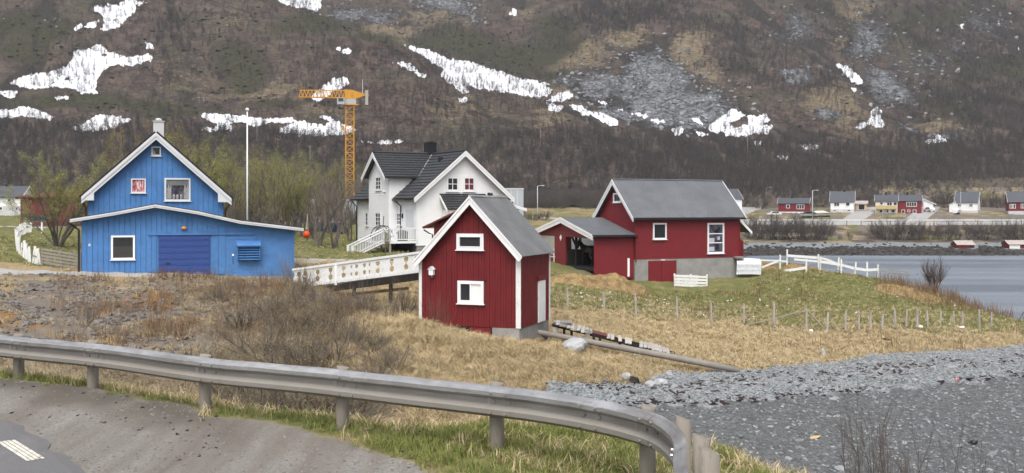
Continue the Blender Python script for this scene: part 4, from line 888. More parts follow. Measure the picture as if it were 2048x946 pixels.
mb = MB(); corr(mb, (-U - .35, yo - .35, ez), (0, yo - .35, ez), (0, pv, pz), (-U - .35, pv, pz), .22, .02); mb.build('stable_roof', M['metalroof'], bn)
mb = MB(); corr(mb, (0, vL, zL), (-U - .35, vL, zL), (-U - .35, pv, pz), (0, pv, pz), .4, .02); mb.build('stable_roof', M['metalroof'], bn)
MB().box(-U - .33, .1, yo - .44, yo - .35, ez - .12, ez).build('gutter', M['black'], bn)
MB().tube([(.06, yo - .4, ez - .1), (.12, -.1, ez - .3), (.02, -.08, -.2)], .05, 6).build('downpipe', M['barnred'], bn)
for (va, za) in ((yo - .35, ez), (vL, zL)):
    barge(bn, 'white', [(va, za - .05), (pv, pz - .05), (pv, pz - .36), (va, za - .34)], LEFT(-U - .35), .003, .05)
    barge(bn, 'white', [(va, za + .05), (pv, pz + .05), (pv, pz - .10), (va, za - .10)], LEFT(-U - .35), .052, .085)
# inside of the stable: pale upper wall with light, dark boards below
ymid = (vo0 + vo1) / 2
ib = MB()
ib.quad((-.08, Wg + .1, .42), (-.08, Ws - .15, .42), (-.08, Ws - .15, top(Ws) - .02), (-.08, Wg + .1, top(Wg) - .3)); tm = NT('translucent_sheet'); tr = tm.n('ShaderNodeBsdfTranslucent', None, Color=(.85, .87, .86)); mx = tm.n('ShaderNodeMixShader', None, i0=.9, i1=tm.b.outputs[0], i2=tr.outputs[0]); tm.t.links.new(mx.outputs[0], tm.out.inputs[0]); tm.fin((.75, .76, .74), .6)
ib.build('inner_wall', tm.m, bn)
MB().box(-.22, -.13, yo + .15, Ws - .15, base, .42).build('inner_boarding', M['interior'], bn)
MB().box(-U + .16, -.24, vo1 + .02, vo1 + .1, base, .6).build('inner_boarding', M['interior'], bn)
MB().box(-U + .2, -.2, yo + .15, Ws - .15, base - .25, base - .02).build('stable_floor', M['interior'], bn)
pv_ = b.side(1152, 500, -U + .5)[0]
pb = MB().box(-U + .45, -U + .6, pv_ - .08, pv_ + .08, base, oz + .1)
pb.beam((-U + .525, pv_, oz - .75), (-U + .525, pv_ + .75, oz + .05), .11, .11); pb.beam((-U + .525, pv_, oz - .75), (-U + .525, pv_ - .75, oz + .05), .11, .11)
pb.build('inner_post', M['darkwood'], bn)
v0, z1 = b.side(1110, 472, -U); v1, z0 = b.side(1079, 506, -U)
MB(LEFT(-U)).box(v0, v1, .03, .06, z0, z1).build('pale_panel', M['greypanel'], bn)
v0, z1 = b.side(1110, 500, -U); MB(LEFT(-U)).box(v0 - .05, v0 + .06, .06, .12, z1 - 1.0, z1 + .1).box(v0 - .2, v0 + .6, .06, .11, z1 - .55, z1 - .48).build('rack', M['oldwhite'], bn)
v, z = b.side(1123, 475.5, -U)
lm = MB(LEFT(-U)); lm.add([(v - .16, .05, z), (v, .05, z - .22), (v + .16, .05, z), (v, .05, z + .22), (v - .16, .09, z), (v, .09, z - .22), (v + .16, .09, z), (v, .09, z + .22)], [(4, 5, 6, 7), (0, 1, 5, 4), (1, 2, 6, 5), (2, 3, 7, 6), (3, 0, 4, 7)]); lm.build('diamond_plate', M['white'], bn)
# ---- horse standing inside, head towards the opening
def skin_body(name, mat, verts, edges, radii, parent=None, sub=2):
    me = bpy.data.meshes.new(name); me.from_pydata(verts, edges, []); o = bpy.data.objects.new(name, me); link(o, parent)
    m = o.modifiers.new('skin', 'SKIN'); sv = me.skin_vertices[0].data
    for i, r in enumerate(radii): sv[i].radius = (r, r) if not hasattr(r, '__len__') else r
    sv[0].use_root = True; o.modifiers.new('sub', 'SUBSURF').levels = sub; o.modifiers['sub'].render_levels = sub
    me.materials.append(mat); return o
hv0, _ = b.side(1189, 500, -1.7)
hp_ = b.wx(-1.95, hv0 + .2, base - .02)
hz_ang = b.p + math.radians(90)         # nose towards +v (into the picture's left)
ho = thing('horse', 'dark bay horse standing in the stable opening with its head turned to the left', 'horse', hp_, hz_ang)
HV = [(0, 0, 1.22), (.45, 0, 1.20), (.85, 0, 1.22), (1.15, 0, 1.36), (1.38, 0, 1.58), (1.52, 0, 1.72), (1.66, 0, 1.62), (1.83, 0, 1.38), (1.92, 0, 1.24), (-.35, 0, 1.25), (-.62, 0, 1.20)]
HE_ = [(0, 1), (1, 2), (2, 3), (3, 4), (4, 5), (5, 6), (6, 7), (7, 8), (0, 9), (9, 10)]
HR = [.31, .32, .30, .21, .15, .12, .13, .085, .07, .31, .2]
for x, sy, hind in ((.85, .14, 0), (.85, -.14, 0), (-.45, .15, 1), (-.45, -.15, 1)):
    n0 = len(HV); root = 2 if not hind else 9
    if hind: HV += [(x, sy, .95), (x + .12, sy, .72), (x - .16, sy, .50), (x - .1, sy, .1), (x - .04, sy, .02)]; HR += [.17, .12, .07, .05, .065]
    else: HV += [(x, sy, .92), (x + .03, sy, .72), (x + .03, sy, .48), (x + .02, sy, .1), (x + .06, sy, .02)]; HR += [.13, .09, .062, .045, .065]
    HE_ += [(root, n0)] + [(n0 + i, n0 + i + 1) for i in range(4)]
skin_body('body', M['horse'], HV, HE_, HR, ho)
for sy in (-.06, .06): MB().tube([(1.49, sy, 1.78), (1.47, sy * 1.3, 1.88), (1.5, sy * 1.2, 1.96)], [.035, .04, .005], 6).build('ear', M['horse'], ho, True)
mn = MB()
for i in range(14):
    k = i / 13; x = .95 + .5 * k; z = 1.44 + .40 * k; mn.tube([(x, 0, z), (x - .04, .07, z - .12), (x - .02, .1, z - .26)], [.03, .025, .006], 4)
mn.build('mane', M['plasticblack'], ho)
MB().tube([(-.8, 0, 1.3), (-.95, 0, 1.12), (-.98, 0, .8), (-.95, 0, .5)], [.05, .07, .08, .02], 7).build('tail', M['plasticblack'], ho, True)

# ================================================================== WHITE HOUSE
h = Fr(833, 82, 29.8, -1.0)
wh = h.thing('white_house', 'white wooden house with black tiled cross gable roof and porch steps', 'house')
Wm, Lm = 8.1, 12.6
uc = 4.07; rz = h.front(926, 303, -.4)[1]; tip = h.front(827, 397.5, -.4); ov = uc - tip[0]; ez = tip[1]
sl = (rz - ez) / ov
rt = lambda u: rz - abs(u - uc) * sl - .16
gab = [(0, .6), (Wm, .6), (Wm, rt(Wm)), (uc, rz - .16), (0, rt(0))]
MB().prism_y(gab, .03, Lm).build('wall', M['whitewall'], wh)
MB().box(.05, Wm - .05, .06, Lm - .05, -.8, .6).build('foundation', M['concrete'], wh)
clad(FRONT(.03), lambda z: max(0, uc - (rz - .16 - z) / sl), lambda z: min(Wm, uc + (rz - .16 - z) / sl), .6, rz - .2, .19, .034).build('gable_cladding', M['whitewall'], wh, kind='stuff')
clad(LEFT(0), lambda z: 0, lambda z: Lm, .6, rt(0), .19, .034).build('side_cladding', M['whitewall'], wh, kind='stuff')
for x0, x1 in ((-.03, .1), (Wm - .1, Wm + .03)): MB(FRONT(.03)).box(x0, x1, .02, .05, .6, rt(max(0, min(Wm, x0))) - .1).build('corner_board', M['white'], wh)
rows = 15
v0w, v1w = 3.66, 7.8; vc = (v0w + v1w) / 2; pr = .8; ovw = .55
wz = rz + .02; wez = h.side(773, 355, -pr - .5)[1] + .05; wsl = (wz - wez) / ((v1w - v0w) / 2 + .42)
# main left slope in two stretches either side of the wing, and the right slope
xe = uc - ov; ye0, ye1 = -.45, Lm + .4
def ml(v0, v1, w0, w1): mb = MB(); tiles(mb, (xe, v1, ez), (xe, v0, ez), (uc, w0, rz), (uc, w1, rz), rows, .3); return mb
ml(ye0, v0w - .1, ye0, vc).build('roof', M['tile'], wh, True if False else False, kind='stuff')
ml(v1w + .1, ye1, vc, ye1).build('roof', M['tile'], wh, kind='stuff')
mb = MB(); tiles(mb, (uc + ov, ye0, ez), (uc + ov, ye1, ez), (uc, ye1, rz), (uc, ye0, rz), rows, .5); mb.build('roof', M['tile'], wh, kind='stuff')
# wing
wt = lambda v: wz - abs(v - vc) * wsl - .14
MB().prism_x([(v0w, .6), (v1w, .6), (v1w, wt(v1w)), (vc, wz - .14), (v0w, wt(v0w))], -pr, 2.2).build('wing_wall', M['whitewall'], wh)
MB().box(-pr + .05, 0, v0w + .05, v1w - .05, -.8, .6).build('foundation', M['concrete'], wh)
clad(LEFT(-pr), lambda z: max(v0w, vc - (wz - .14 - z) / wsl), lambda z: min(v1w, vc + (wz - .14 - z) / wsl), .6, wz - .18, .19, .034).build('wing_cladding', M['whitewall'], wh, kind='stuff')
clad(FRONT(v0w), lambda z: -pr, lambda z: (z - ez) / sl + xe if z > ez else 0, .6, wt(v0w), .19, .034).build('wing_cladding', M['whitewall'], wh, kind='stuff')
xo = -pr - .5
vA, vB = v0w - .42, v1w + .42
for va, flip in ((vA, 0), (vB, 1)):
    xin = xe + (wez - ez) / sl
    q = ((xo, va, wez), (xin, va, wez), (uc, vc, wz), (xo, vc, wz))
    mb = MB(); tiles(mb, *(q if not flip else (q[1], q[0], q[3], q[2])), 10, .3); mb.build('wing_roof', M['tile'], wh, kind='stuff')
    barge(wh, 'white', [(va, wez - .04), (vc, wz - .04), (vc, wz - .34), (va, wez - .27)], LEFT(xo), .003, .05)
    barge(wh, 'white', [(va, wez + .07), (vc, wz + .07), (vc, wz - .08), (va, wez - .07)], LEFT(xo), .052, .08)
MB().beam((xe + (wez - ez) / sl, vA, wez + .09), (uc, vc, wz + .09), .22, .03).build('valley_flashing', M['galv'], wh)
MB().tube([(xo, vc, wz + .1), (uc, vc, wz + .1)], .1, 6).build('ridge_tiles', M['tile'], wh)
MB().tube([(uc, ye0, rz + .1), (uc, ye1, rz + .1)], .1, 6).build('ridge_tiles', M['tile'], wh)
for va in (vA,): MB().tube([(xo, va - .06, wez - .02), (xe + (wez - ez) / sl, va - .06, wez - .02)], .06, 6).build('gutter', M['black'], wh)
for u, sg in ((xe, 1), (uc + ov, -1)):
    barge(wh, 'white', [(u, ez - .04), (uc, rz - .04), (uc, rz - .36), (u + sg * .05, ez - .30)], FRONT(ye0), .003, .05)
    barge(wh, 'white', [(u, ez + .07), (uc, rz + .07), (uc, rz - .09), (u, ez - .09)], FRONT(ye0), .052, .085)
    MB().box(u - .1 if sg > 0 else u, u if sg > 0 else u + .1, ye0 + .05, ye1, ez - .08, ez + .03).build('gutter', M['black'], wh)
for (x, y, zt_) in ((0, 2.9, ez), (0, Lm - .1, ez)):
    MB().tube([(xe - .05, y, zt_), (xe - .05, y, zt_ - .2), (-.12, y - .1, zt_ - .55), (-.1, y - .1, .7 if y > 5 else 1.4)], .055, 6).build('downpipe', M['black'], wh)
MB().tube([(uc + ov + .05, -.1, ez), (uc + ov + .05, -.1, ez - .25), (Wm + .1, -.02, ez - .5)], .055, 6).build('downpipe', M['black'], wh)
# chimney and roof vent
cx_, cz_ = h.front(847.5, 300, 5.5)
chy = 5.2; cu = uc
pxz = h.wx(cu, chy); 
ch = MB().box(uc - .45, uc + .35, 5.6, 6.4, rz - .5, rz + .95).build('chimney', M['plasticblack'], wh)
MB().box(uc - .5, uc + .4, 5.55, 6.45, rz + .95, rz + 1.03).box(uc - .4, uc + .3, 5.65, 6.35, rz + 1.08, rz + 1.12).build('chimney_cap', M['plasticblack'], ch)
MB().box(uc - 1.0, uc - .7, 2.2, 2.5, rz - .8, rz - .35).build('roof_vent', M['black'], wh)
# windows
for p0, p1, lab, pn in (((892.5, 353), (917.5, 383), None, 'glass'), ((926, 353), (950, 383), 'gable window with dark red curtain', None)):
    a0, z1 = h.front(*p0); a1, z0 = h.front(*p1)
    window(wh, FRONT(.03), a0, a1, z0, z1, 'white', pn or 'glass', 2, 2, .15, .05, out=.022, label=lab, panes=None if pn else {(i, j): 'wine' for i in (0, 1) for j in (0, 1)} if 'wine' in M else None)
def lwin(p0, p1, c, nx, ny, fw=.12):
    va, z1 = h.side(*p0, c); vb, z0 = h.side(*p1, c)
    window(wh, LEFT(c), min(va, vb), max(va, vb), z0, z1, 'white', 'glass', nx, ny, fw, .05, out=.022)
lwin((752, 353), (763.5, 380.5), -pr, 2, 3); lwin((751.5, 424), (763, 453), -pr, 2, 3); lwin((732, 424.5), (737.5, 452), 0, 1, 3, .1); lwin((793.5, 424.5), (805, 451), 0, 2, 3)
va, z1 = h.side(829.5, 416, 0); vb, z0 = h.side(811, 456, 0)
dr = MB(LEFT(0)).box(min(va, vb), max(va, vb), .0, .03, z0, z1).build('front_door', M['white'], wh)
MB(LEFT(0)).box(min(va, vb) + .12, max(va, vb) - .12, .031, .045, z0 + .1, z1 - .12).build('door_leaf', M['trim'], dr)
a, z = h.side(806.5, 430, 0); MB(LEFT(0)).box(a - .05, a + .05, .02, .14, z - .25, z + .12).build('wall_lamp', M['black'], wh)
a, z = h.side(770, 383, -pr); MB(LEFT(-pr)).ico((a, .12, z), .1).ico((a - .2, .12, z), .07).build('floodlight', M['white'], wh)
a, z = h.front(979, 388); MB(FRONT(.03)).ico((a - .12, .15, z), .13, sub=2).ico((a + .12, .15, z - .04), .13, sub=2).ico((a - .02, .08, z - .1), .1).build('floodlight', M['black'], wh)
# lean-to roof on the gable, right lean-to
q0 = h.front(880, 389.5, 0); q1 = h.front(963, 391, 0); 
zt_ = q0[1]; ub0, ub1 = q0[0], q1[0] + .3
zb = zt_ - 1.15
mb = MB(); tiles(mb, (ub0, -1.25, zb), (ub1, -1.25, zb), (ub1, .0, zt_), (ub0, .0, zt_), 6, .3); mb.build('porch_roof', M['tile'], wh, kind='stuff')
barge(wh, 'white', [(-.02, zt_ + .0), (-1.3, zb - .0), (-1.3, zb - .22), (-.02, zt_ - .25)], lambda a, o, z: (ub0 - o, a, z), .0, .05)
MB().box(ub0 + .3, ub1 - .1, -1.1, .02, -.8, zb - .05).build('porch_wall', M['whitewall'], wh)
MB(FRONT(0)).box(ub0 - .05, ub1 + .05, .0, .06, zt_ + .0, zt_ + .1).build('flashing', M['black'], wh)
MB().prism_y([(Wm, -.5), (Wm + 2.0, -.5), (Wm + 2.0, 2.9), (Wm, 3.7)], 1.0, 6).build('side_wing', M['whitewall'], wh)
r0 = h.front(1016, 406, .8); r1 = h.front(1052, 417, .8)
MB().slab((r0[0], .7, r0[1] - .1), (r1[0], .7, r1[1] - .1), (r1[0], 6.2, r1[1] - .1), (r0[0], 6.2, r0[1] - .1), .08).build('side_wing_roof', M['felt'], wh)
barge(wh, 'white', [(r0[0], r0[1]), (r1[0], r1[1]), (r1[0], r1[1] - .25), (r0[0], r0[1] - .25)], FRONT(.7), .003, .05)
# porch deck, railing, stairs
va, zd = h.side(833, 482, -.1); 
dz = zd; vE = 3.62; dx0 = -2.3
MB().box(dx0, 0, .0, vE, dz - .18, dz).build('porch_deck', M['white'], wh)
for x, y in ((dx0 + .1, .1), (dx0 + .1, vE - .1), (dx0 + .1, 1.8)): MB().box(x - .07, x + .07, y - .07, y + .07, -.8, dz - .18).build('porch_post', M['greywood'], wh)
MB().box(-.2, -.1, .1, vE, -.8, dz - .2).build('porch_void_panel', M['interior'], wh)  # near-black panel painting in the shaded void under the deck
def railing(p, q, hgt=.95, gap=.14):
    p, q = Vector(p), Vector(q); n = max(2, round((q - p).length / gap)); r = MB()
    r.beam(p + Vector((0, 0, hgt)), q + Vector((0, 0, hgt)), .12, .06); r.beam(p + Vector((0, 0, .12)), q + Vector((0, 0, .12)), .06, .08)
    ro = r.build('railing', M['white'], wh)
    for i in range(n + 1):
        a = p.lerp(q, i / n); MB().beam(a + Vector((0, 0, .1)), a + Vector((0, 0, hgt - .02)), .09, .03, (q - p).normalized().to_tuple() if False else (1, 0, 0)).build('baluster', M['white'], ro)
    for a in (p, q): MB().box(a.x - .06, a.x + .06, a.y - .06, a.y + .06, a.z - .05, a.z + hgt + .06).build('newel', M['white'], ro)
railing((dx0, 0, dz), (0, 0, dz)); 
# stairs descend along -x from the deck's left end
sx, sz = dx0 - 3.0, -.35
railing((dx0, 1.0, dz), (sx, 1.0, sz), 1.0); railing((dx0, 0.0, dz), (sx, 0.0, sz), 1.0)
for k in range(8):
    x = dx0 + (sx - dx0) * (k + .5) / 8; z = dz + (sz - dz) * (k + .5) / 8
    MB().box(x - .2, x + .2, .0, 1.0, z - .05, z).build('step', M['greywood'], wh)
# things on the porch
P = lambda x, y, z: h.wx(x, y, z)
gr = thing('covered_grill', 'black covered barbecue grill on the white house porch', 'grill', P(-1.0, .45, dz), h.p)
MB().ico((0, 0, .62), .42, 1.2, .8, .55, sub=2).build('hood', M['plasticblack'], gr, True); MB().box(-.35, .35, -.2, .2, .0, .55).build('cart', M['plasticblack'], gr)
sc_ = thing('garden_swing', 'dark hooded garden chair with curved arms on the white house porch', 'chair', P(-2.0, 1.6, dz), h.p)
for k in (0, .7):
    MB().tube([(-.6 + .8 * math.cos(a) + .3, -.5 + k, .9 * math.sin(a) + .3) for a in np.linspace(0, math.pi, 9)], .04, 6).build('arch', M['plasticblack'], sc_, True)
MB().prism_y([(-.9, 0), (.3, 0), (.5, .35), (-.2, .75), (-1, .3)], -.3, .3).build('seat', M['plasticblack'], sc_)
MB().tube([(-.2, 0, .6), (-.1, 0, 1.5), (-.08, 0, 1.95)], .03, 5).build('pole', M['plasticblack'], sc_)
# ------------------------------------------------------------------ placing on the ground
def ground_hit(px, py):
    """where the sight line through a photo point meets the ground"""
    e = (HY - py) / F; zz = np.exp(np.linspace(math.log(5), math.log(420), 3000)); x = (px - CX) / F * zz
    el = (ground_z(x, zz) - CAMZ) / zz; k = np.argmax(el >= e)
    return float(x[k]), float(zz[k]), float(ground_z(x[k:k + 1], zz[k:k + 1])[0])
def at(px, Z, dz=0.0):
    x = (px - CX) / F * Z
    z = gat(x, Z) if Z < 425 else float(hill_z(np.array([x]), np.array([Z]))[0])
    return Vector((x, Z, z + dz))

# ================================================================== GUARDRAIL
rp = [(-13.2, 18.3), (-9.9, 16.3), (-6.88, 14.48), (-5.55, 13.72), (-3.73, 12.55), (-1.92, 11.55), (-0.2, 10.42), (.70, 9.74), (1.13, 9.25), (1.31, 8.84), (1.36, 8.2), (1.25, 7.45), (1.17, 6.7), (1.25, 5.9), (1.5, 5.2)]
def catmull(P, n=8):
    P = [Vector((*p, 0)) for p in P]; out = []
    for i in range(len(P) - 1):
        p0, p1, p2, p3 = P[max(i - 1, 0)], P[i], P[i + 1], P[min(i + 2, len(P) - 1)]
        for k in range(n):
            t_ = k / n; out.append(.5 * ((2 * p1) + (p2 - p0) * t_ + (2 * p0 - 5 * p1 + 4 * p2 - p3) * t_ ** 2 + (3 * p1 - p0 - 3 * p2 + p3) * t_ ** 3))
    return out + [P[-1]]
path = catmull(rp, 10); NPTH = len(path)
gdr = thing('guardrail', 'long galvanised steel guardrail on wooden posts bending round beside the road', 'guardrail', (0, 10, 0))
prof = [(.0, .0), (.02, .005), (.08, .042), (.083, .088), (.014, .130), (.012, .180), (.082, .222), (.085, .262), (.022, .304), (.0, .311)]
nrm = []
for i in range(NPTH):
    d = (path[min(i + 1, NPTH - 1)] - path[max(i - 1, 0)]).normalized(); nrm.append(Vector((d.y, -d.x, 0)) if True else None)
for n_ in nrm: pass
def side_(i):
    n_ = nrm[i]; return n_ if (n_.y < 0 or (abs(n_.y) < .6 and n_.x < 0)) else -n_
acc = [0.0]
for i in range(1, NPTH): acc.append(acc[-1] + (path[i] - path[i - 1]).length)
ztop = lambda i: .74 + .010 * math.sin(acc[i] * .9) + .004 * math.sin(acc[i] * 2.1)
cuts = [0, 20, 30, 40, 50, 60, 70, 84, 104, NPTH - 1]
for k in range(len(cuts) - 1):
    i0, i1 = cuts[k], min(cuts[k + 1] + 2, NPTH - 1); mb = MB(); rows_ = []; nrows = []
    fine = []
    for i in range(i0, i1):
        for q in range(3): fine.append(i + q / 3)
    fine.append(i1)
    for a in fine:
        ia = int(a); fr_ = a - ia; ib_ = min(ia + 1, NPTH - 1)
        p = path[ia].lerp(path[ib_], fr_); n_ = side_(ia).lerp(side_(ib_), fr_).normalized()
        nrows.append(n_); lap = .005 if a > cuts[k + 1] else 0.0; zt_ = ztop(ia) * (1 - fr_) + ztop(ib_) * fr_
        dent = .0015 * math.sin(a * 1.3)
        rows_.append([(p.x + n_.x * (o + lap + .02) , p.y + n_.y * (o + lap + .02) - 10, zt_ - .311 + z + (dent if z > .2 else 0)) for o, z in prof])
    m = len(prof); nr_ = len(rows_)
    for back in (0, 1):
        for j in range(m - 1):
            vs = []
            for ri, r_ in enumerate(rows_):
                n_ = nrows[ri] * (-.005 * back)
                vs += [(r_[j][0] + n_.x, r_[j][1] + n_.y, r_[j][2]), (r_[j + 1][0] + n_.x, r_[j + 1][1] + n_.y, r_[j + 1][2])]
            fs = [(2 * i, 2 * i + 2, 2 * i + 3, 2 * i + 1) for i in range(nr_ - 1)]
            mb.add(vs, [f_[::-1] for f_ in fs] if back else fs)
    o = mb.build('beam', M['galv'], gdr, True)
    # bolts at the joint
    if 0 < k:
        a = path[i0 + 1]; n_ = side_(i0 + 1)
        for dz, off in ((.06, .085), (.155, .012), (.25, .085)):
            for s2 in (-.09, .09):
                d_ = Vector((-n_.y, n_.x, 0)) * s2; q = a + d_ + n_ * (off + .025); zz_ = ztop(i0 + 1) - .311 + dz
                MB().tube([(q.x, q.y - 10, zz_), (q.x + n_.x * .018, q.y + n_.y * .018 - 10, zz_)], .014, 6).build('bolt', M['galv'], o)
pp = [(-9.9, 16.3), (-8.3, 15.35), (-6.88, 14.48), (-5.55, 13.72), (-3.73, 12.55), (-1.92, 11.55), (-0.2, 10.42), (1.13, 9.25)]
for (x, y) in pp:
    i = min(range(NPTH), key=lambda k: (path[k] - Vector((x, y, 0))).length); q = path[i] - side_(i) * .085
    tz = ztop(i) + .012; g = MB(); n_ = side_(i)
    g.tube([(q.x, q.y - 10, -.9), (q.x, q.y - 10, tz - .03), (q.x + .005, q.y - 10, tz)], [.074, .072, .066], 12); g.build('post', M['postwood'], gdr, True)
    zb_ = tz - .16; MB().box(path[i].x - .02 + n_.x * .03, path[i].x + .02 + n_.x * .03, path[i].y - 10.03 + n_.y * .02, path[i].y - 9.99 + n_.y * .02, zb_ - .05, zb_ + .03).build('bracket', M['galv'], gdr)
for (x, y, zt_, r_) in ((1.455, 8.90, .72, .066), (1.46, 8.1, .74, .068), (1.37, 7.3, .82, .074)):
    g = MB(); g.tube([(x, y - 10, -.9), (x, y - 10, zt_)], r_, 12)
    k = len(g.v); 
    for j in range(12, 24): g.v[j] = (g.v[j][0], g.v[j][1], g.v[j][2] - (g.v[j][0] - x) * .35)
    g.build('post', M['postwood'], gdr, True)

# ================================================================== WIRE FENCE IN THE MEADOW
off = lambda x, y: (1040 + x * .4922, 520 + y * .4922)
fp_ = [(195,115,195),(343,130,205),(473,135,230),(640,150,235),(778,172,258),(910,178,262),(1032,170,275),(1163,198,290),(1248,215,290),(1322,208,283),(1378,210,285),(1425,212,282),(1470,220,280),(1525,205,270),(1568,200,275),(1614,200,275),(1658,205,270),(1708,205,270),(1765,208,265),(1800,208,262),(1867,200,280),(1915,212,275)]
wf = thing('wire_fence', 'straggling wire fence of thin grey posts across the green meadow', 'fence', (10, 58, -4))
tops = []
for i, (x, y0, y1) in enumerate(fp_):
    px, pyb = off(x, y1); _, pyt = off(x, y0); gx_, gy_, gzz = ground_hit(px, pyb); s_h = (pyb - pyt) * gy_ / F
    lean = R.uniform(-.06, .06); r_ = R.uniform(.05, .07)
    b_ = Vector((gx_ - 10, gy_ - 58, gzz + 4)); tp_ = b_ + Vector((lean + (.10 if i == 2 else 0) * -1, R.uniform(-.05, .05), s_h))
    MB().tube([b_ - Vector((0, 0, .3)), b_.lerp(tp_, .5), tp_], [r_, r_ * .95, r_ * .85], 6).build('post', M['fencepost'], wf)
    tops.append((b_, tp_))
for i in range(len(tops) - 1):
    for hgt, sag in ((.85, .2), (.45, .3)) if i % 4 == 0 else ((.6, .3),):
        a, b2 = tops[i][0].lerp(tops[i][1], hgt), tops[i + 1][0].lerp(tops[i + 1][1], hgt * R.uniform(.85, 1.05))
        MB().tube([a.lerp(b2, t_) - Vector((0, 0, sag * 4 * t_ * (1 - t_) * R.uniform(.5, 1.1))) for t_ in np.linspace(0, 1, 6)], .007, 3).build('wire', M['greywood'], wf)
def pole_thing(name, label, cat, p, q, r, mat, flat=False):
    p, q = Vector(p), Vector(q); o = MB()
    if flat: o.beam((0, 0, 0), q - p, r * 2.6, r * .9)
    else: o.tube([(0, 0, 0), (q - p) * .5, q - p], [r, r * .95, r * .85], 7)
    ob_ = o.build(name, M[mat], None); ob_.location = p; return tag(ob_, label, cat)
g1 = Vector(ground_hit(*off(925, 268))); g2 = Vector(ground_hit(*off(1163, 290))); g3 = Vector(ground_hit(*off(1248, 292)))
pole_thing('leaning_plank', 'long grey plank sloping from grass up to a fence post', 'plank', g1 + Vector((0, 0, .05)), g2 + Vector((-.05, -.1, 1.2)), .06, 'fencepost', True)
pole_thing('leaning_plank', 'short steep grey plank propping a fence post from its right', 'plank', g3 + Vector((0, 0, .0)), g2 + Vector((.08, -.1, 1.15)), .05, 'fencepost', True)

# ================================================================== WHITE RAIL FENCE by the water
o8 = lambda x, y: (1480 + x * .2773, 360 + y * .2773)
wr = thing('rail_fence', 'crooked white board fence running down to the bay behind the barn', 'fence', (22, 81, -2))
def at8(x, y, Z): return Vector(W(*o8(x, y), Z)) - Vector((22, 81, -2))
for (x, y0, y1, Z) in ((340,500,612,84),(290,540,665,81),(478,570,665,80.5),(565,535,640,83),(580,555,655,81.5),(703,557,668,81.5),(730,570,685,80),(825,590,680,80.5),(916,590,678,80.5),(995,607,668,80.5)):
    a, c_ = at8(x + R.uniform(-3, 3), y1, Z), at8(x + (10 if x in (703, 825) else 0), y0, Z); MB().beam(a - Vector((0, 0, .4)), c_, .11, .11).build('post', M['oldwhite2'], wr)
for pts_, Z, w_ in (([(340,545),(440,552),(562,562)], 83.9, .2), ([(572,560),(640,578),(700,603)], 82.2, .17), ([(390,572),(580,588)], 82, .15), ([(580,588),(730,612),(830,638)], 81.2, .2), ([(830,638),(916,650),(998,645)], 80.4, .2), ([(145,578),(290,582),(340,588)], 82, .13), ([(315,658),(478,632)], 80.3, .2), ([(158,630),(292,578)], 81, .14), ([(690,652),(830,685)], 80, .1), ([(1000,630),(1210,668)], 80.4, .08), ([(1000,655),(1220,690)], 80.2, .07)):
    for i in range(len(pts_) - 1):
        MB().beam(at8(*pts_[i], Z), at8(*pts_[i + 1], Z - .1), .05, w_).build('rail', M['oldwhite2'] if w_ > .11 else M['greywood'], wr)
for x, y0, y1 in ((1165,650,720),(1225,650,715),(1278,650,712)):
    px, pyb = o8(x, y1); gx_, gy_, g_ = ground_hit(px, pyb + 6); MB().tube([Vector((gx_ - 22, gy_ - 81, g_ + 1.8)), Vector((gx_ - 22, gy_ - 81, g_ + 2 + (y1 - y0) * .2773 * gy_ / F))], .05, 5).build('post', M['greywood'], wr)

# ---- white corrugated sheet shelter
a = Vector(W(1473, 548, 78.2)); hut = thing('sheet_shelter', 'white corrugated metal sheets bent over a small shelter at the barn corner', 'shelter', a, math.radians(6))
mb = MB(); prof_ = [(0, -.05), (.02, .75), (.1, .95), (.45, 1.12), (.9, 1.1)]; wv_ = 1.88; n_ = 22
for i in range(n_ + 1):
    x = wv_ * i / n_; bmp = .03 * (i % 2)
    for (y, z) in prof_: mb.v.append((x + .06 * z, y - bmp, z + bmp * .5 + .03 * math.sin(x * 2)))
k_ = len(prof_); mb.f += [(i * k_ + j, (i + 1) * k_ + j, (i + 1) * k_ + j + 1, i * k_ + j + 1) for i in range(n_) for j in range(k_ - 1)]
o = mb.build('sheet', M['whitesheet'], hut); so = o.modifiers.new('thick', 'SOLIDIFY'); so.thickness = .02
for z in (.32, .66): MB().box(.02, wv_ + .02, -.075, -.05, z - .012, z + .012).build('seam', M['trim'], hut)
MB().box(-.1, .6, -.05, .6, 1.16, 1.3).build('grey_slab', M['greywood'], hut)
# ---- white slatted pallet
a = Vector(ground_hit(1348, 574)); e_ = Vector(ground_hit(1412, 578)); ang = math.atan2((e_ - a).y, (e_ - a).x)
pal = thing('pallet_gate', 'white slatted pallet panel standing in front of the barn cellar door', 'pallet', a, -math.radians(14)); Lp = 2.35
for k in range(4): MB().beam((0, -.02 * k, .12 + .22 * k), (Lp, -.02 * k + .02, .06 + .22 * k), .03, .15).build('slat', M['oldwhite2'], pal)
for x in (.04, Lp * .5, Lp - .04): MB().box(x - .05, x + .05, .02, .1, -.2, .92).build('upright', M['oldwhite2'], pal)
for k in range(4): MB().beam((0, .62, .16 + .2 * k), (Lp * .7, .62, .14 + .2 * k), .03, .12).build('slat', M['oldwhite'], pal)
MB().beam((0, .0, .85), (0, .62, .85), .05, .12).build('slat', M['oldwhite2'], pal)
pl = Vector(ground_hit(1222, 531)); pp_ = MB().box(-.07, .07, -.03, .03, -.2, 1.05).build('white_stake', M['white'], None); pp_.location = (pl.x, 71.8, -1.95); tag(pp_, 'white stake upright in front of the stable wing wall', 'stake')
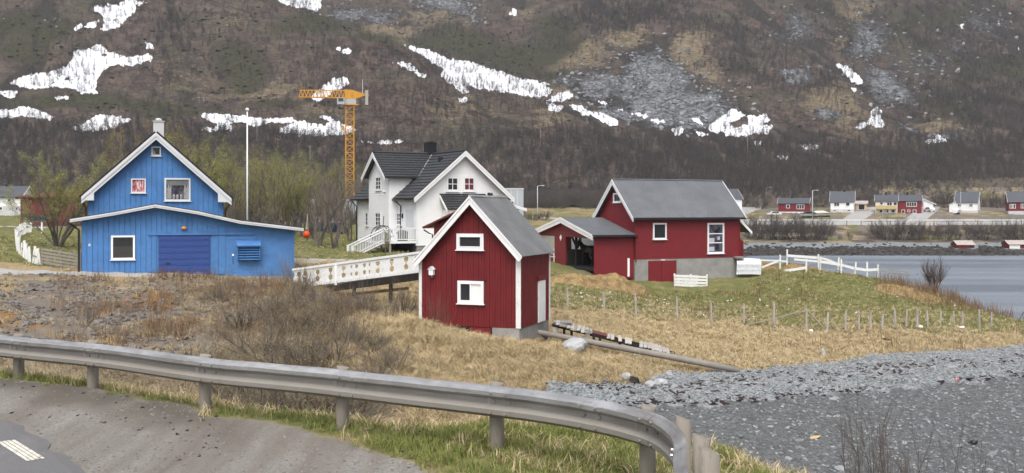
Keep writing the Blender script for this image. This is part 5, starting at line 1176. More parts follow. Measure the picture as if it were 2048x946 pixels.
# ---- straw heaps
def heap(name, label, c, rx, ry, hgt, seed):
    n, m = 90, 50; mb = MB(); 
    for i in range(n):
        for j in range(m):
            u, v = i / (n - 1) * 2 - 1, j / (m - 1) * 2 - 1; r2 = u * u + v * v
            z = hgt * max(0, 1 - r2) ** .8 * (1 + .35 * float(fbm(np.array([u * 2 + seed]), np.array([v * 2.]), 3, 3)[0])) + .16 * float(fbm(np.array([u * 11.]), np.array([v * 8.]), seed, 4)[0]) * max(0, 1 - r2) ** .5
            gx_, gy_ = c[0] + u * rx, c[1] + v * ry
            mb.v.append((u * rx, v * ry, gat(gx_, gy_) - c[2] + z - .06))
    mb.f = [(i * m + j, (i + 1) * m + j, (i + 1) * m + j + 1, i * m + j + 1) for i in range(n - 1) for j in range(m - 1)]
    o = mb.build(name, STRAW, None, True); o.location = c; return tag(o, label, 'straw heap')
t = NT('straw_bedding'); nA = t.noise(1.6, 5, .65); nB = t.noise(9, 5, .75)
c = t.mix(t.rng(nB, .3, .7), (.17, .115, .055), (.40, .29, .14)); c = t.mix(t.rng(nA, .45, .65, 0, .75), c, (.10, .07, .04)); t.bump(nB, .8, .1); STRAW = t.fin(c, .95, 0, .1)
heap('straw_heap', 'wide heap of straw and muck spread before the stable opening', (4.6, 70.3, at(1150, 70.3).z), 2.6, 1.6, .62, 3)
heap('straw_heap', 'brown humped straw heap against the stable wing side wall', (7.0, 71.2, at(1230, 71.2).z), 2.4, 1.5, .75, 8)
heap('straw_heap', 'orange straw heap beside the white sheet shelter under the rails', (19.6, 83.2, at(1525, 83.2).z), 2.2, 2, .55, 5)
heap('straw_heap', 'straw strewn in low heap midway along the white rail fence', (23.2, 84.0, at(1600, 84.0).z), 1.8, 1.6, .4, 6)
heap('straw_heap', 'pale straw heap alone on the slope below the lone bush', (27.6, 73, at(1818, 73).z), 2.6, 2.0, .35, 11)

# ================================================================== BOARDWALK, LOG, STONE, SCRAPS by the red shed
D0 = Vector((2.05, 49.3, -2.95)); D1_ = Vector(ground_hit(1358, 716)) + Vector((0, 0, .12))
bw = thing('boardwalk', 'old broken boardwalk ramp of grey planks leading down from shed door', 'boardwalk', D0)
dv = D1_ - D0; dn_ = Vector((-dv.y, dv.x, 0)).normalized()
if dn_.y > 0: dn_ = -dn_
bw.location = D0 + Vector((-.1, .55, .12))
for s2 in (0, 1.0): MB().beam(dn_ * s2 * .9 - Vector((0, 0, .1)), dv + dn_ * s2 * .9 - Vector((0, 0, .1)), .09, .12).build('stringer', M['darkwood'], bw)
Ld = dv.length; ds = dv.normalized()
for t_ in np.arange(.25, Ld - .1, .175):
    k = t_ / Ld
    if .31 < k < .45 or (.56 < k < .585) or (.66 < k < .70): continue
    if R.random() < .07: continue
    p = ds * t_ + dn_ * R.uniform(-.2, -.05) + Vector((0, 0, R.uniform(.02, .07))); q = ds * (t_ + R.uniform(-.04, .04)) + dn_ * (1.15 + R.uniform(-.08, .15)) + Vector((0, 0, R.uniform(-.06, .0)))
    MB().beam(p, q, .165, .035).build('plank', M['fencepost'] if R.random() < .75 else M['greywood'], bw)
MB().slab(*[tuple(ds * (Ld * a_) + dn_ * b2 + Vector((0, 0, .03))) for a_, b2 in ((.31, -.05), (.45, -.05), (.45, .95), (.31, .95))], .03).build('rusty_sheet', paint('red_brown_board', (.13, .045, .04), .85), bw)
for k in (.1, .16, .34, .39, .55):
    p = ds * (Ld * k) + dn_ * .92; gz_ = gat(p.x + D0.x, p.y + D0.y) - D0.z; MB().box(p.x - .06, p.x + .06, p.y - .05, p.y + .05, gz_ - .3, p.z - .02).build('support', M['darkwood'], bw)
p = ds * (Ld * .29) + dn_ * 1.05; MB().box(p.x - .1, p.x + .1, p.y - .08, p.y + .02, gat(p.x + D0.x, p.y + D0.y) - D0.z - .2, p.z + .12).build('support', M['greywood'], bw)
MB().box(.0, .9, -.55, .6, -.07, -.01).build('landing', M['greywood'], bw)
MB().box(.02, .25, -.4, -.2, -1.5, -.08).build('support', M['oldwhite'], bw)
a, c_ = Vector(ground_hit(1478, 746)), Vector((1.2, 48.0, -3.25))
lg = MB().tube([(0, 0, 0), (c_ - a) * .3 + Vector((0, 0, .02)), (c_ - a) * .65, c_ - a], [.13, .15, .14, .12], 10).build('log', M['greywood'], None, True); lg.location = a + Vector((0, 0, .1)); tag(lg, 'long weathered grey log lying from shed foundation down to the beach', 'log')
a = Vector(ground_hit(1130, 683)); lg2 = MB().tube([(-1.1, .5, .25), (.3, .0, .1), (1.4, -.5, -.05)], [.09, .09, .08], 8).build('log', M['greywood'], None, True); lg2.location = a + Vector((0, 0, .1)); tag(lg2, 'short grey pole behind the boulder beneath the boardwalk start', 'log')
a = Vector(ground_hit(1146, 706)); bo = MB()
bm = bmesh.new(); bmesh.ops.create_icosphere(bm, subdivisions=3, radius=1)
for v in bm.verts:
    n = v.co; k = 1 + .22 * float(fbm(np.array([n.x * 1.6 + 5]), np.array([n.y * 1.6 + n.z * 1.9]), 4, 3)[0]); v.co = Vector((n.x * .62 * k, n.y * .5 * k, (n.z * .42 if n.z < .55 else .23 + (n.z - .55) * .35) * k + (.1 * n.x)))
bo.add([tuple(v.co) for v in bm.verts], [tuple(x.index for x in f_.verts) for f_ in bm.faces]); bm.free()
bo = bo.build('boulder', M['stone'], None); bo.location = a + Vector((0, 0, .25)); tag(bo, 'pale angular grey boulder in straw grass beside the boardwalk', 'boulder')
for i, (x0, y0, x1, y1, lab) in enumerate(((1190, 707, 1240, 712, 'white board lying flat, uppermost of scraps below the log'), (1205, 713, 1262, 716, 'white board lying flat in the middle of scraps below log'), (1235, 718, 1276, 715, 'white board lying across the right end of scraps'), (1222, 704, 1248, 709, 'small white offcut on top of the scrap boards'))):
    p, q = Vector(ground_hit(x0, y0)), Vector(ground_hit(x1, y1)); pole_thing('scrap_board', lab, 'board', p + Vector((0, 0, .06 + .03 * i)), q + Vector((0, 0, .08 + .03 * i)), .045, 'oldwhite2', True)
for i in range(4):
    p = Vector(ground_hit(1078 + i * 3, 680)); pole_thing('black_pipe', 'black plastic pipe lying against the shed foundation corner', 'pipe', p + Vector((0, 0, .35)), p + Vector((.75 + .07 * i, -1.1 - .1 * i, -.25)), .035, 'plasticblack')['group'] = 'black pipes by the shed corner'
def rock_thing(name, label, cat, px, py, sx, sy, sz, mat, seed, dz=0.0):
    rr = random.Random(seed); a = Vector(ground_hit(px, py)); o = MB().ico((0, 0, 0), 1, sx, sy, sz, .22, rr, 2).build(name, M[mat], None); o.location = a + Vector((0, 0, sz * .45 + dz)); o.rotation_euler = (rr.uniform(-.3, .3), rr.uniform(-.3, .3), rr.uniform(0, 3)); return tag(o, label, cat)
rock_thing('white_float', 'white round float on straw below the propping planks', 'float', 1622, 666, .14, .14, .13, 'white', 2)
rock_thing('white_float', 'white float by the fence posts on the right of the meadow', 'float', 1841, 656, .16, .12, .13, 'white', 3)
rock_thing('sack', 'small pale bundle at the fence foot, farthest right in the meadow', 'bundle', 1922, 657, .3, .14, .09, 'oldwhite2', 4)
rock_thing('driftwood_stump', 'grey driftwood stump at the top edge of the beach', 'stump', 1646, 712, .15, .13, .24, 'stone', 5)
rock_thing('black_trough', 'flat black plank trough lying in the straw grass', 'trough', 1780, 683, .5, .12, .08, 'darkwood', 6)
rock_thing('dark_board', 'dark low board in the grass near the right fence end', 'board', 1992, 667, .38, .1, .07, 'darkwood', 7)
for i, (px, py) in enumerate(((1268, 768), (1300, 775), (1250, 760), (1320, 770))): rock_thing('dark_stone', ['wet dark stone under the overhanging turf edge', 'broad dark stone below turf edge nearest the beach', 'small dark stone tucked into the turf bank', 'dark stone standing out on the gravel by turf'][i], 'stone', px, py, .3, .25, .2, 'darkwood' if i == 0 else 'stone', 20 + i)
rock_thing('beach_scrap', 'tan flat scrap on the dark lower beach', 'scrap', 1628, 876, .25, .14, .03, 'tan', 31)
rock_thing('beach_scrap', 'pink scrap on the beach ridge at right', 'scrap', 1915, 761, .14, .1, .07, 'curtain_red', 32)
rock_thing('beach_stone', 'black stone out on the lower beach at right', 'stone', 1945, 888, .22, .14, .09, 'plasticblack', 33)

# ================================================================== FOOTBRIDGE
b0, b1 = Vector(W(586, 577, 57.5)), Vector(W(842, 544, 52.2)); fbv = b1 - b0; Lb = fbv.length; dirb = fbv.normalized(); back = Vector((.45, 1.6, 0)) 
fbr = thing('footbridge', 'sloping white footbridge with ornate cut-out railing between mound and red shed', 'bridge', b0)
mb = MB(); mb.slab((0, 0, -.06), tuple(fbv + Vector((0, 0, -.06))), tuple(fbv + back + Vector((0, 0, -.06))), tuple(back + Vector((0, 0, -.06))), .05); mb.build('deck', M['greywood'], fbr)
for o_ in (Vector((0, 0, 0)), back): MB().beam(o_ + dirb * 1.0 + Vector((0, 0, -.28)), o_ + fbv + Vector((0, 0, -.22)), .16, .34).build('stringer', M['darkwood'], fbr)
for o_ in (Vector((0, -.06, 0)), back):
    ro = MB().beam(o_ + Vector((0, 0, 1.03)), o_ + fbv + Vector((0, 0, .98)), .12, .12).build('railing', M['oldwhite2'], fbr)
    MB().beam(o_ + Vector((0, -.03, .10)), o_ + fbv + Vector((0, -.03, .07)), .05, .16).build('bottom_rail', M['oldwhite2'], ro)
    nb = 19; wprof = [(0, .165), (.12, .165), (.2, .085), (.38, .065), (.46, .14), (.56, .14), (.64, .08), (.8, .065), (.88, .165), (1, .165)]
    if o_.y > 0: nb = 10
    for i in range(nb):
        c0 = o_ + fbv * ((i + .5) / nb); mb = MB(); hh_ = .92; k = len(wprof); hw = Lb / nb / 2 / .172
        T_ = lambda a, y, z: tuple(c0 + dirb * a + Vector((0, y, .08 + z)))
        left = [(-w_ * hw, z * hh_) for z, w_ in wprof]; right = [(w_ * hw, z * hh_) for z, w_ in reversed(wprof)]
        poly = left + right; n = len(poly)
        vs = [T_(a, -.015, z) for a, z in poly] + [T_(a, .015, z) for a, z in poly]
        fs = [(j, j + 1, n - 2 - j, n - 1 - j) for j in range(k - 1)] + [(n + n - 1 - j, n + n - 2 - j, n + j + 1, n + j) for j in range(k - 1)] + [(j, n + j, n + (j + 1) % n, (j + 1) % n) for j in range(n)]
        mb.add(vs, fs); mb.build('baluster', M['oldwhite2'], ro)
p = fbv * .36; MB().box(p.x - .06, p.x + .06, p.y - .2, p.y - .13, p.z - .1, p.z + .95).build('post', M['white'], fbr)
for k in (.5, .78): 
    p = fbv * k; zg = gat(b0.x + p.x, b0.y + p.y) - b0.z; MB().box(p.x - .09, p.x + .09, p.y - .02, p.y + .16, zg - .3, p.z - .3).build('support', M['darkwood'], fbr)
p = fbv * .42; zg = gat(b0.x + p.x, b0.y + p.y + 2) - b0.z
bd = MB().beam((0, 0, 0), (4.2, -1.6, .55), .12, .16).build('yellow_beam', paint('fresh_timber', (.38, .30, .14), .8), None); bd.location = b0 + fbv * .32 + Vector((0, .5, -.72)); tag(bd, 'pale yellow timber beam lying under the white footbridge', 'beam')
# ================================================================== LEFT: fences, red barn, white house
pk_pts = [(62,432,97),(54,442,92),(46,450,87),(38,462,82),(33,476,77),(34,488,73),(40,496,70),(50,504,67),(62,511,65.5),(80,521,63.5)]
pf = thing('picket_fence', 'tumbledown white picket fence curving along the grass left of blue house', 'fence', at(40, 73))
po = pf.location
prevp = None
for i in range(34):
    k = i / 33 * (len(pk_pts) - 1); a = int(min(k, len(pk_pts) - 2)); fr_ = k - a
    px = pk_pts[a][0] * (1 - fr_) + pk_pts[a + 1][0] * fr_; Z = pk_pts[a][2] * (1 - fr_) + pk_pts[a + 1][2] * fr_
    p = at(px, Z) - po; hgt = R.uniform(.85, 1.15); w_ = R.uniform(.11, .17); ln = Vector((R.uniform(-.16, .12), R.uniform(-.1, .1), hgt))
    MB().beam(p - Vector((0, 0, .2)), p + ln, w_, .035, (0, 1, 0)).build('picket', M['oldwhite2'] if R.random() < .7 else M['oldwhite'], pf)
    if prevp is not None and i % 2 == 0: MB().beam(prevp + Vector((0, .05, .5)), p + Vector((0, .05, .5)), .04, .07).build('rail', M['greywood'], pf)
    if i % 2 == 0: prevp = p
a, c_ = at(84, 62.5), at(160, 62.0)
sf = thing('slat_fence', 'low grey fence of horizontal slats beside the blue garage', 'fence', a); v = c_ - a
for k in range(5): MB().beam(Vector((0, 0, .18 + .2 * k)) + Vector((0, 0, .05)), v + Vector((0, 0, .13 + .19 * k)), .03, .11).build('slat', M['greywood'], sf)
for k in range(5): p = v * (k / 4); MB().box(p.x - .05, p.x + .05, p.y + .02, p.y + .1, p.z - .3, p.z + 1.12).build('post', M['greywood'], sf)
# mailbox rack
a = at(84, 92); mr = thing('mailbox_rack', 'row of dark green mailboxes on white posts by the lane', 'mailboxes', a)
MB().box(-.07, .07, -.05, .05, -.2, 1.5).build('post', M['white'], mr); MB().box(-1.55, -1.42, -.05, .05, -.2, 1.5).build('post', M['white'], mr)
MB().box(-1.75, .45, -.06, -.01, .95, 1.1).build('rail', M['greywood'], mr)
for k in range(5): MB().prism_y([(-1.7 + .43 * k, 1.12), (-1.34 + .43 * k, 1.12), (-1.34 + .43 * k, 1.46), (-1.52 + .43 * k, 1.56), (-1.7 + .43 * k, 1.46)], -.2, .2).build('mailbox', M['dullgreen'], mr)
def simple_house(name, label, cat, px0, px1, yr, ye, yb, Z, phi, depth, wall, roof, trim='white', base=None, y_base_top=None, wins=(), chim=(), ovh=.35, group=None, cladding=True, frame='white', gable=False, corrugated=False):
    """gabled house, ridge parallel to its front; picture rows of ridge, eave and base at distance Z"""
    Zc = Z; fr = Fr(px0, Zc, phi, 0); fr.z0 = CAMZ - (yb - HY) * Zc / F
    th_ = fr.thing(name, label, cat, group); L = fr.front(px1, yb)[0]; ze = fr.front(px0, ye, -ovh)[1]; zr_ = fr.front(px0, yr, depth / 2)[1]
    sl = (zr_ - ze) / (depth / 2 + ovh); rp_ = lambda y: zr_ - abs(y - depth / 2) * sl - .12
    zb = fr.front(px0, y_base_top)[1] if y_base_top else 0.0
    MB().prism_x([(0, zb), (depth, zb), (depth, rp_(depth)), (depth / 2, zr_ - .12), (0, rp_(0))], .0, L).build('wall', M[wall], th_)
    if base: MB().box(-.02, L + .02, -.03, depth + .02, -1.6, zb - .003).build('base_storey', M[base], th_)
    else: MB().box(.05, L - .05, .05, depth, -1.6, zb - .003).build('foundation', M['concrete'], th_)
    for sg in (0, 1):
        y_ = -ovh if sg == 0 else depth + ovh
        q = [(-.3, y_, ze), (L + .3, y_, ze), (L + .3, depth / 2, zr_), (-.3, depth / 2, zr_)]
        if sg: q = [q[1], q[0], q[3], q[2]]
        mb = MB(); mb.slab(*[(a_, b2, c2 - .1) for a_, b2, c2 in q], .12); mb.build('roof', M[roof], th_)
        for x, T_ in ((-.3, LEFT(-.3)), (L + .3, RIGHT(L + .3))):
            barge(th_, trim, [(y_, ze + .04), (depth / 2, zr_ + .04), (depth / 2, zr_ - .26), (y_, ze - .22)], T_, .003, .06)
    for (cx0, cx1, cy) in chim:
        a0 = fr.front(cx0, cy, depth / 2)[0]; a1, zt_ = fr.front(cx1, cy, depth / 2); MB().box(a0, a1, depth / 2 - .3, depth / 2 + .35, zr_ - .4, zt_).build('chimney', M['plasticblack' if roof != 'x' else 'lightgrey'], th_)
    for wdef in wins:
        x0, y0, x1, y1 = wdef[:4]; a0, z1 = fr.front(x0, y0); a1, z0 = fr.front(x1, y1); nx = wdef[4] if len(wdef) > 4 else 1; pn = wdef[5] if len(wdef) > 5 else 'glass'
        window(th_, FRONT(0), a0, a1, z0, z1, frame, pn, nx, 1, .13, .1, sill=False, out=.04)
    return th_, fr, L, zb, ze
M['redroof'] = paint('dull_red_roof', (.11, .03, .026), .7)
# red barn left
simple_house('red_barn', 'faded red wooden barn behind the willow at far left', 'barn', 41, 170, 384, 394, 451, 112, -20, 9, 'redroof', 'redroof', 'redroof', wins=())
simple_house('white_house', 'white two storey house with dark roof at left picture edge', 'house', -30, 42, 372, 394, 421, 190, 10, 9, 'whitewall', 'fargrey', 'white', 'lightgrey', 412, [(14, 397, 22, 404), (-8, 397, 2, 404), (30, 413, 37, 421), (-2, 413, 6, 421)], [(12, 17, 368)])
MB().slab(*[W(x, y, 182) for x, y in ((-40, 444), (42, 441), (42, 424), (-40, 424))], .3) if False else None
hedge_y = 150
# big grey buildings behind
ib_ = Fr(590, 150, 6, -.3); i1 = ib_.thing('industrial_building', 'large pale blue grey industrial hall behind the bare trees', 'industrial hall')
u1, zt_ = ib_.front(726, 402)
MB().box(0, u1, 0, 14, -.5, zt_).build('wall', M['greybuild'], i1); MB().box(-.15, u1 + .15, -.15, 14.15, zt_ + .003, zt_ + .25).build('roof_edge', M['trim'], i1)
for k in range(1, 9): MB(FRONT(0)).box(u1 * k / 9 - .04, u1 * k / 9 + .04, 0, .04, -.4, zt_ - .02).build('panel_joint', M['trim'], i1)
MB(FRONT(0)).box(2, 2.7, .0, .08, .2, 2.4).build('door', M['white'], i1)
ib_ = Fr(985, 128, 8, -.6); i2 = ib_.thing('industrial_building', 'flat topped grey blue block showing behind right of white house', 'industrial hall')
u1, zt_ = ib_.front(1047, 378.5)
MB().box(0, u1, 0, 8, -.6, zt_).build('wall', M['greybuild'], i2); MB().box(-.05, u1 + .05, -.05, 8.05, zt_ + .003, zt_ + .12).build('roof_edge', M['trim'], i2)
for k in range(1, 5): MB(FRONT(0)).box(u1 * k / 5 - .03, u1 * k / 5 + .03, 0, .03, -.5, zt_ - .02).build('panel_joint', M['trim'], i2)
# blue container low among the trees
q = at(655, 110); bc = thing('container', 'dark blue steel container low among the bare tree trunks', 'container', q, .1)
MB().box(-1.6, 1.6, 0, 2.4, -.1, .95).build('box', paint('dull_blue', (.05, .075, .11), .6), bc)
for k in range(12): MB().box(-1.55 + k * .27, -1.45 + k * .27, -.04, 0, .0, .9).build('rib', bpy.data.materials['dull_blue'], bc)

# ================================================================== FAR HOUSES along the road over the bay
o8 = lambda x, y: (1480 + x * .2773, 360 + y * .2773)
def w8(*l): return [(*o8(a, b2), *o8(c2, d), *r_) for (a, b2, c2, d, *r_) in l]
GP = 'houses across the bay'
simple_house('bungalow', 'small red bungalow with white foundation across the bay', 'house', 1556.5, 1617.5, 396, 407, 428, 332, -19, 7.5, 'barnred', 'fargrey', 'white', 'whitewall', 423.5, w8((333,177,359,204), (408,177,464,210,3)), [(1582, 1586, 392.5)], group=GP)
simple_house('house', 'white house over grey basement left of the tan garage', 'house', 1661, 1708, 382.5, 404, 429.5, 332, -19, 8, 'whitewall', 'fargrey', 'white', 'lightgrey', 418.5, w8((677,162,718,190,2), (762,162,792,188), (668,212,698,224), (772,212,800,226), (715,212,735,248,1,'lightgrey')), [(1687, 1691, 379)], group=GP)
simple_house('garage', 'little tan garage with dark door between far houses', 'garage', 1711, 1734, 401.5, 407.5, 420.5, 338, -19, 6, 'tan', 'rust', 'tan', None, None, w8((852,174,902,216,1,'interior')), group=GP)
simple_house('duplex_house', 'cream half of the twin house with wooden balcony', 'house', 1751, 1795, 389.5, 402.5, 432.5, 330, -19, 8, 'cream', 'fargrey', 'white', 'cream', 417, w8((1008,158,1032,180), (1058,158,1098,186,2), (1105,158,1134,184), (1005,212,1030,236), (1055,214,1072,236), (1092,212,1118,236)), [(1770, 1774, 385)], group=GP)
simple_house('duplex_house', 'red half of the twin house with white framed windows', 'house', 1795.6, 1843, 389.5, 402, 432.5, 330.2, -19, 8, 'barnred', 'fargrey', 'white', 'barnred', 417, w8((1200,158,1275,192,4), (1165,214,1190,240), (1208,214,1228,232), (1246,214,1272,240)), [(1813, 1817, 384.5)], group=GP)
simple_house('house', 'white house on grey basement behind flagpole far right', 'house', 1910, 1955, 383.5, 405, 428.5, 332, -30, 7.5, 'whitewall', 'fargrey', 'white', 'lightgrey', 421, w8((1570,170,1598,194,2), (1652,170,1680,194,2)), [], group=GP)
simple_house('house', 'red house on pale foundation at right picture edge', 'house', 2017, 2072, 383, 404.5, 431, 325, -19, 8, 'barnred', 'fargrey', 'white', 'lightgrey', 422, w8((1945,174,1968,205,2), (1968,174,1988,205), (2025,172,2050,204,2)), [], group=GP)
simple_house('house', 'grey roofed white house mostly hidden behind right barn roof', 'house', 1450, 1484, 377.5, 398, 428, 300, 10, 8, 'whitewall', 'fargrey', 'white', None, None, (), group=GP)
# balcony of the cream half
fr = Fr(1751, 330, -19, CAMZ - (432.5 - HY) * 330 / F); bl = [o for o in bpy.data.objects if o.get('label', '').startswith('cream half')][0]
a0, zz_ = fr.front(1751, 417.5); a1, _ = fr.front(1794, 417)
MB().box(a0, a1, -1.3, -.04, zz_ - .1, zz_ + .05).build('balcony_floor', M['tan'], bl); MB().box(a0, a1, -1.36, -1.301, zz_ - .1, zz_ + 1.0).build('balcony_front', paint('yellow_boards', (.50, .39, .2), .7), bl)
for k in range(4): x = a0 + .1 + (a1 - a0 - .2) * k / 3; MB().box(x - .06, x + .06, -1.3, -1.18, -1, zz_ - .1).build('balcony_post', M['cream'], bl)
# white carport with sloping roof
fr = Fr(1847, 338, -19, CAMZ - (424 - HY) * 338 / F); cp = fr.thing('carport', 'white garage with dark sloping roof right of the red twin half', 'garage', GP)
MB().prism_y([(0, -.6), (2.9, -.6), (2.9, 2.7), (0, 4.2)], 0, 6).build('wall', M['whitewall'], cp); MB().slab((-.1, -.3, 4.32), (3.9, -.3, 2.4), (3.9, 6.2, 2.4), (-.1, 6.2, 4.32), .12).build('roof', M['felt'], cp); barge(cp, 'white', [(-.1, 4.4), (3.9, 2.48), (3.9, 2.25), (-.1, 4.15)], FRONT(-.3), .003, .05)
fr = Fr(1898, 332, -28, CAMZ - (428.5 - HY) * 332 / F); ax = fr.thing('annex', 'white lean-to with red corner left of the far white house', 'annex', GP)
MB().prism_y([(0, -.6), (2.0, -.6), (2.0, 3.9), (0, 3.0)], .5, 6).build('wall', M['whitewall'], ax); MB().slab((-.3, .3, 2.95), (2.0, .3, 3.95), (2.0, 6.2, 3.95), (-.3, 6.2, 2.95), .12).build('roof', M['trim'], ax)
# boat sheds
def boatshed(px0, px1, y0, y1, yb, Z, label, wall2):
    fr = Fr(px0, Z, 4, CAMZ - (yb - HY) * Z / F); bs = fr.thing('boat_shed', label, 'boat shed'); L = fr.front(px1, yb)[0]; ze = fr.front(px0, y1)[1]; zr_ = fr.front(px0, y0, 1.6)[1]
    MB().prism_x([(0, -.5), (3.2, -.5), (3.2, ze), (1.6, zr_ - .1), (0, ze)], 0, L).build('wall', M['red'], bs)
    MB(FRONT(0)).box(L * .02, L * .5, .01, .05, -.1, ze - .1).build('front_boards', M[wall2], bs); MB(FRONT(0)).box(L * .66, L * .9, .01, .06, -.1, ze - .25).build('door', M['interior'], bs)
    n = 8
    for i in range(n):
        x0, x1 = -.25 + (L + .5) * i / n, -.25 + (L + .5) * (i + 1) / n; MB().slab((x0 + .005, -.25, ze - .02), (x1 - .005, -.25, ze - .02), (x1 - .005, 1.6, zr_), (x0 + .005, 1.6, zr_), .04).build('roof_sheet', M['rust'], bs)
    MB().slab((L + .25, 3.4, ze), (-.25, 3.4, ze), (-.25, 1.6, zr_), (L + .25, 1.6, zr_), .04).build('roof_back', M['rust'], bs)
boatshed(1915, 1949, 481, 490, 498.5, 247, 'small red boat shed with rusty white roof on the far shore', 'red')
boatshed(2018, 2062, 480.5, 489, 500, 246, 'boat shed with white front and rusty roof at right picture edge', 'oldwhite2')
# cars
def car(px, py, Z, rz, label, L=4.3):
    p = W(px, py, Z); c_ = thing('parked_car', label, 'car', p, rz)
    body = MB().prism_y([(-L/2, .35), (-L/2 + .05, .8), (-L/2 + .9, .92), (-L/2 + 1.5, 1.42), (L/2 - 1.0, 1.45), (L/2 - .25, .98), (L/2, .85), (L/2, .35)], -.85, .85).build('body', M['carwhite'], c_, bevel=.08)
    MB().prism_y([(-L/2 + 1.05, .95), (-L/2 + 1.55, 1.36), (L/2 - 1.1, 1.38), (L/2 - .55, .98)], -.862, .862).build('window', M['glass'], c_)
    for sx in (-L/2 + .8, L/2 - .8):
        for sy in (-.8, .8): w_ = MB().tube([(sx, sy - .1, .32), (sx, sy + .1, .32)], .32, 14).build('wheel', M['plasticblack'], c_); MB().tube([(sx, sy - .11, .32), (sx, sy + .11, .32)], .18, 10).build('rim', M['trim'], w_)
    for sy in (-.6, .6): MB().box(L/2 - .03, L/2 + .02, sy - .18, sy + .18, .62, .78).build('headlight', M['glass2'], c_)
car(1548, 432, 322, .1, 'white estate car parked left of the red bungalow'); car(1858.5, 423.5, 332, -1.3, 'white car standing before the far white garage', 4.0)
# boats on land
def land_boat(px, py, Z, label, L, rz, cover):
    p = W(px, py, Z); bt = thing('boat', label, 'boat', p, rz); n = 10; mb = MB()
    for i in range(n + 1):
        k = i / n; x = -L/2 + L * k; w_ = 1.0 * (1 - max(0, k - .45) ** 2 / .31) ; w_ = max(w_, .03); z0 = .35 + .35 * max(0, k - .6) ** 1.5
        mb.v += [(x, -w_, 1.15 + .2 * k), (x, -w_ * .75, .6 + .1 * k), (x, 0, z0), (x, w_ * .75, .6 + .1 * k), (x, w_, 1.15 + .2 * k)]
    mb.f += [(i * 5 + j, (i + 1) * 5 + j, (i + 1) * 5 + j + 1, i * 5 + j + 1) for i in range(n) for j in range(4)] + [(0, 1, 2, 3, 4)]
    mb.build('hull', M['white'], bt, True); MB().box(-L/2 + .1, L/2 - .2, -.3, .3, 0, .5).build('cradle', M['darkwood'], bt)
    MB().prism_y([(-L/2, 1.2), (L/2 - .5, 1.3), (L * .12, 1.95), (-L * .2, 1.9)], -.85, .85).build('cover', M[cover], bt, bevel=.1); MB().box(-L/2, L/2 - .3, -.97, .97, 1.1, 1.19).build('rub_rail', M['plasticblack'], bt)
land_boat(1640, 434.5, 316, 'white motorboat with white cover laid up on the roadside grass', 6.2, .05, 'white'); land_boat(1619, 435.5, 313, 'boat under dark cover laid up left of white motorboat', 5.0, .1, 'black')
land_boat(1914, 429, 325, 'white rounded boat on grass in front of far white house', 3.2, .8, 'white')
# poles
def pole(name, label, cat, px, yt, yb, Z, r, mat, arm=None, group=None):
    b_ = Vector(W(px, yb, Z)); hgt = (yb - yt) * Z / F; t_ = thing(name, label, cat, b_, 0, group)
    MB().tube([(0, 0, -1), (0, 0, hgt)], [r, r * .7], 7).build('pole', M[mat], t_, True)
    if arm == 'lamp': MB().tube([(0, 0, hgt - .1), (.5, -.3, hgt + .1), (1.1, -.5, hgt + .1)], .05, 5).build('arm', M[mat], t_); MB().box(.9, 1.5, -.65, -.4, hgt + .02, hgt + .16).build('lamp_head', M['trim'], t_)
    if arm == 'T': MB().box(-.9, .9, -.08, .08, hgt - .25, hgt - .1).build('cross_arm', M[mat], t_)
    if arm == 'ball': MB().ico((0, 0, hgt + .1), .13, sub=2).build('finial', M['white'], t_, True)
    if arm == 'H':
        MB().tube([(2.2, 0, -1), (2.2, 0, hgt)], [r, r * .7], 7).build('pole', M[mat], t_, True); MB().box(-1.2, 3.4, -.1, .1, hgt - .5, hgt - .3).build('cross_arm', M[mat], t_)
        MB().beam((0, .05, hgt - 3), (2.2, .05, hgt - .4), .1, .1).build('brace', M[mat], t_)
    return t_
pole('flagpole', 'tall slim white flagpole rising behind the blue garage roof', 'flagpole', 494.5, 222, 500, 74, .065, 'white', 'ball')
pole('street_lamp', 'grey street lamp standing by the far road right of bungalow', 'street lamp', 1625, 381, 440, 303, .1, 'trim', 'lamp')
pole('street_lamp', 'street lamp standing between the white house and red barn', 'street lamp', 1075, 372, 420, 230, .09, 'trim', 'lamp')
pole('street_lamp', 'dark lamp pole on the wooded slope left of bungalow', 'street lamp', 1533, 375, 412, 345, .09, 'greywood', 'lamp')
pole('flagpole', 'thin flagpole in front of the far white house', 'flagpole', 1921.5, 385, 429, 325, .05, 'white', 'ball')
UG = 'power poles on the hillside'
for (px, yt, yb, Z, arm, lab) in ((398, 193, 240, 480, 'H', 'twin legged power pole standing at the left of long snow patch'), (620, 292, 332, 390, 'T', 'grey T shaped power pole behind the bare trees left of crane'), (514, 243, 285, 440, None, 'plain pole just right of the white flagpole'), (522, 246, 283, 450, None, 'plain pole second to the right of the flagpole'), (68, 152, 192, 620, None, 'thin pole against the large snow patch at left'), (106, 236, 258, 520, None, 'short pole below the leftmost snow strip'), (1174, 222, 258, 500, None, 'pole rising before small snow tongue above red barn'), (1081, 258, 300, 450, None, 'pole on brown slope straight above the narrow barn gap'), (1286, 265, 293, 450, None, 'pole on wooded slope above the barn ridge'), (1495, 270, 310, 450, None, 'pole below the snow patch over the barn right end'), (295, 240, 262, 500, None, 'pole on slope just left of blue house chimney')):
    pole('power_pole', lab, 'power pole', px, yt, yb, Z, .14, 'greywood', arm, UG)
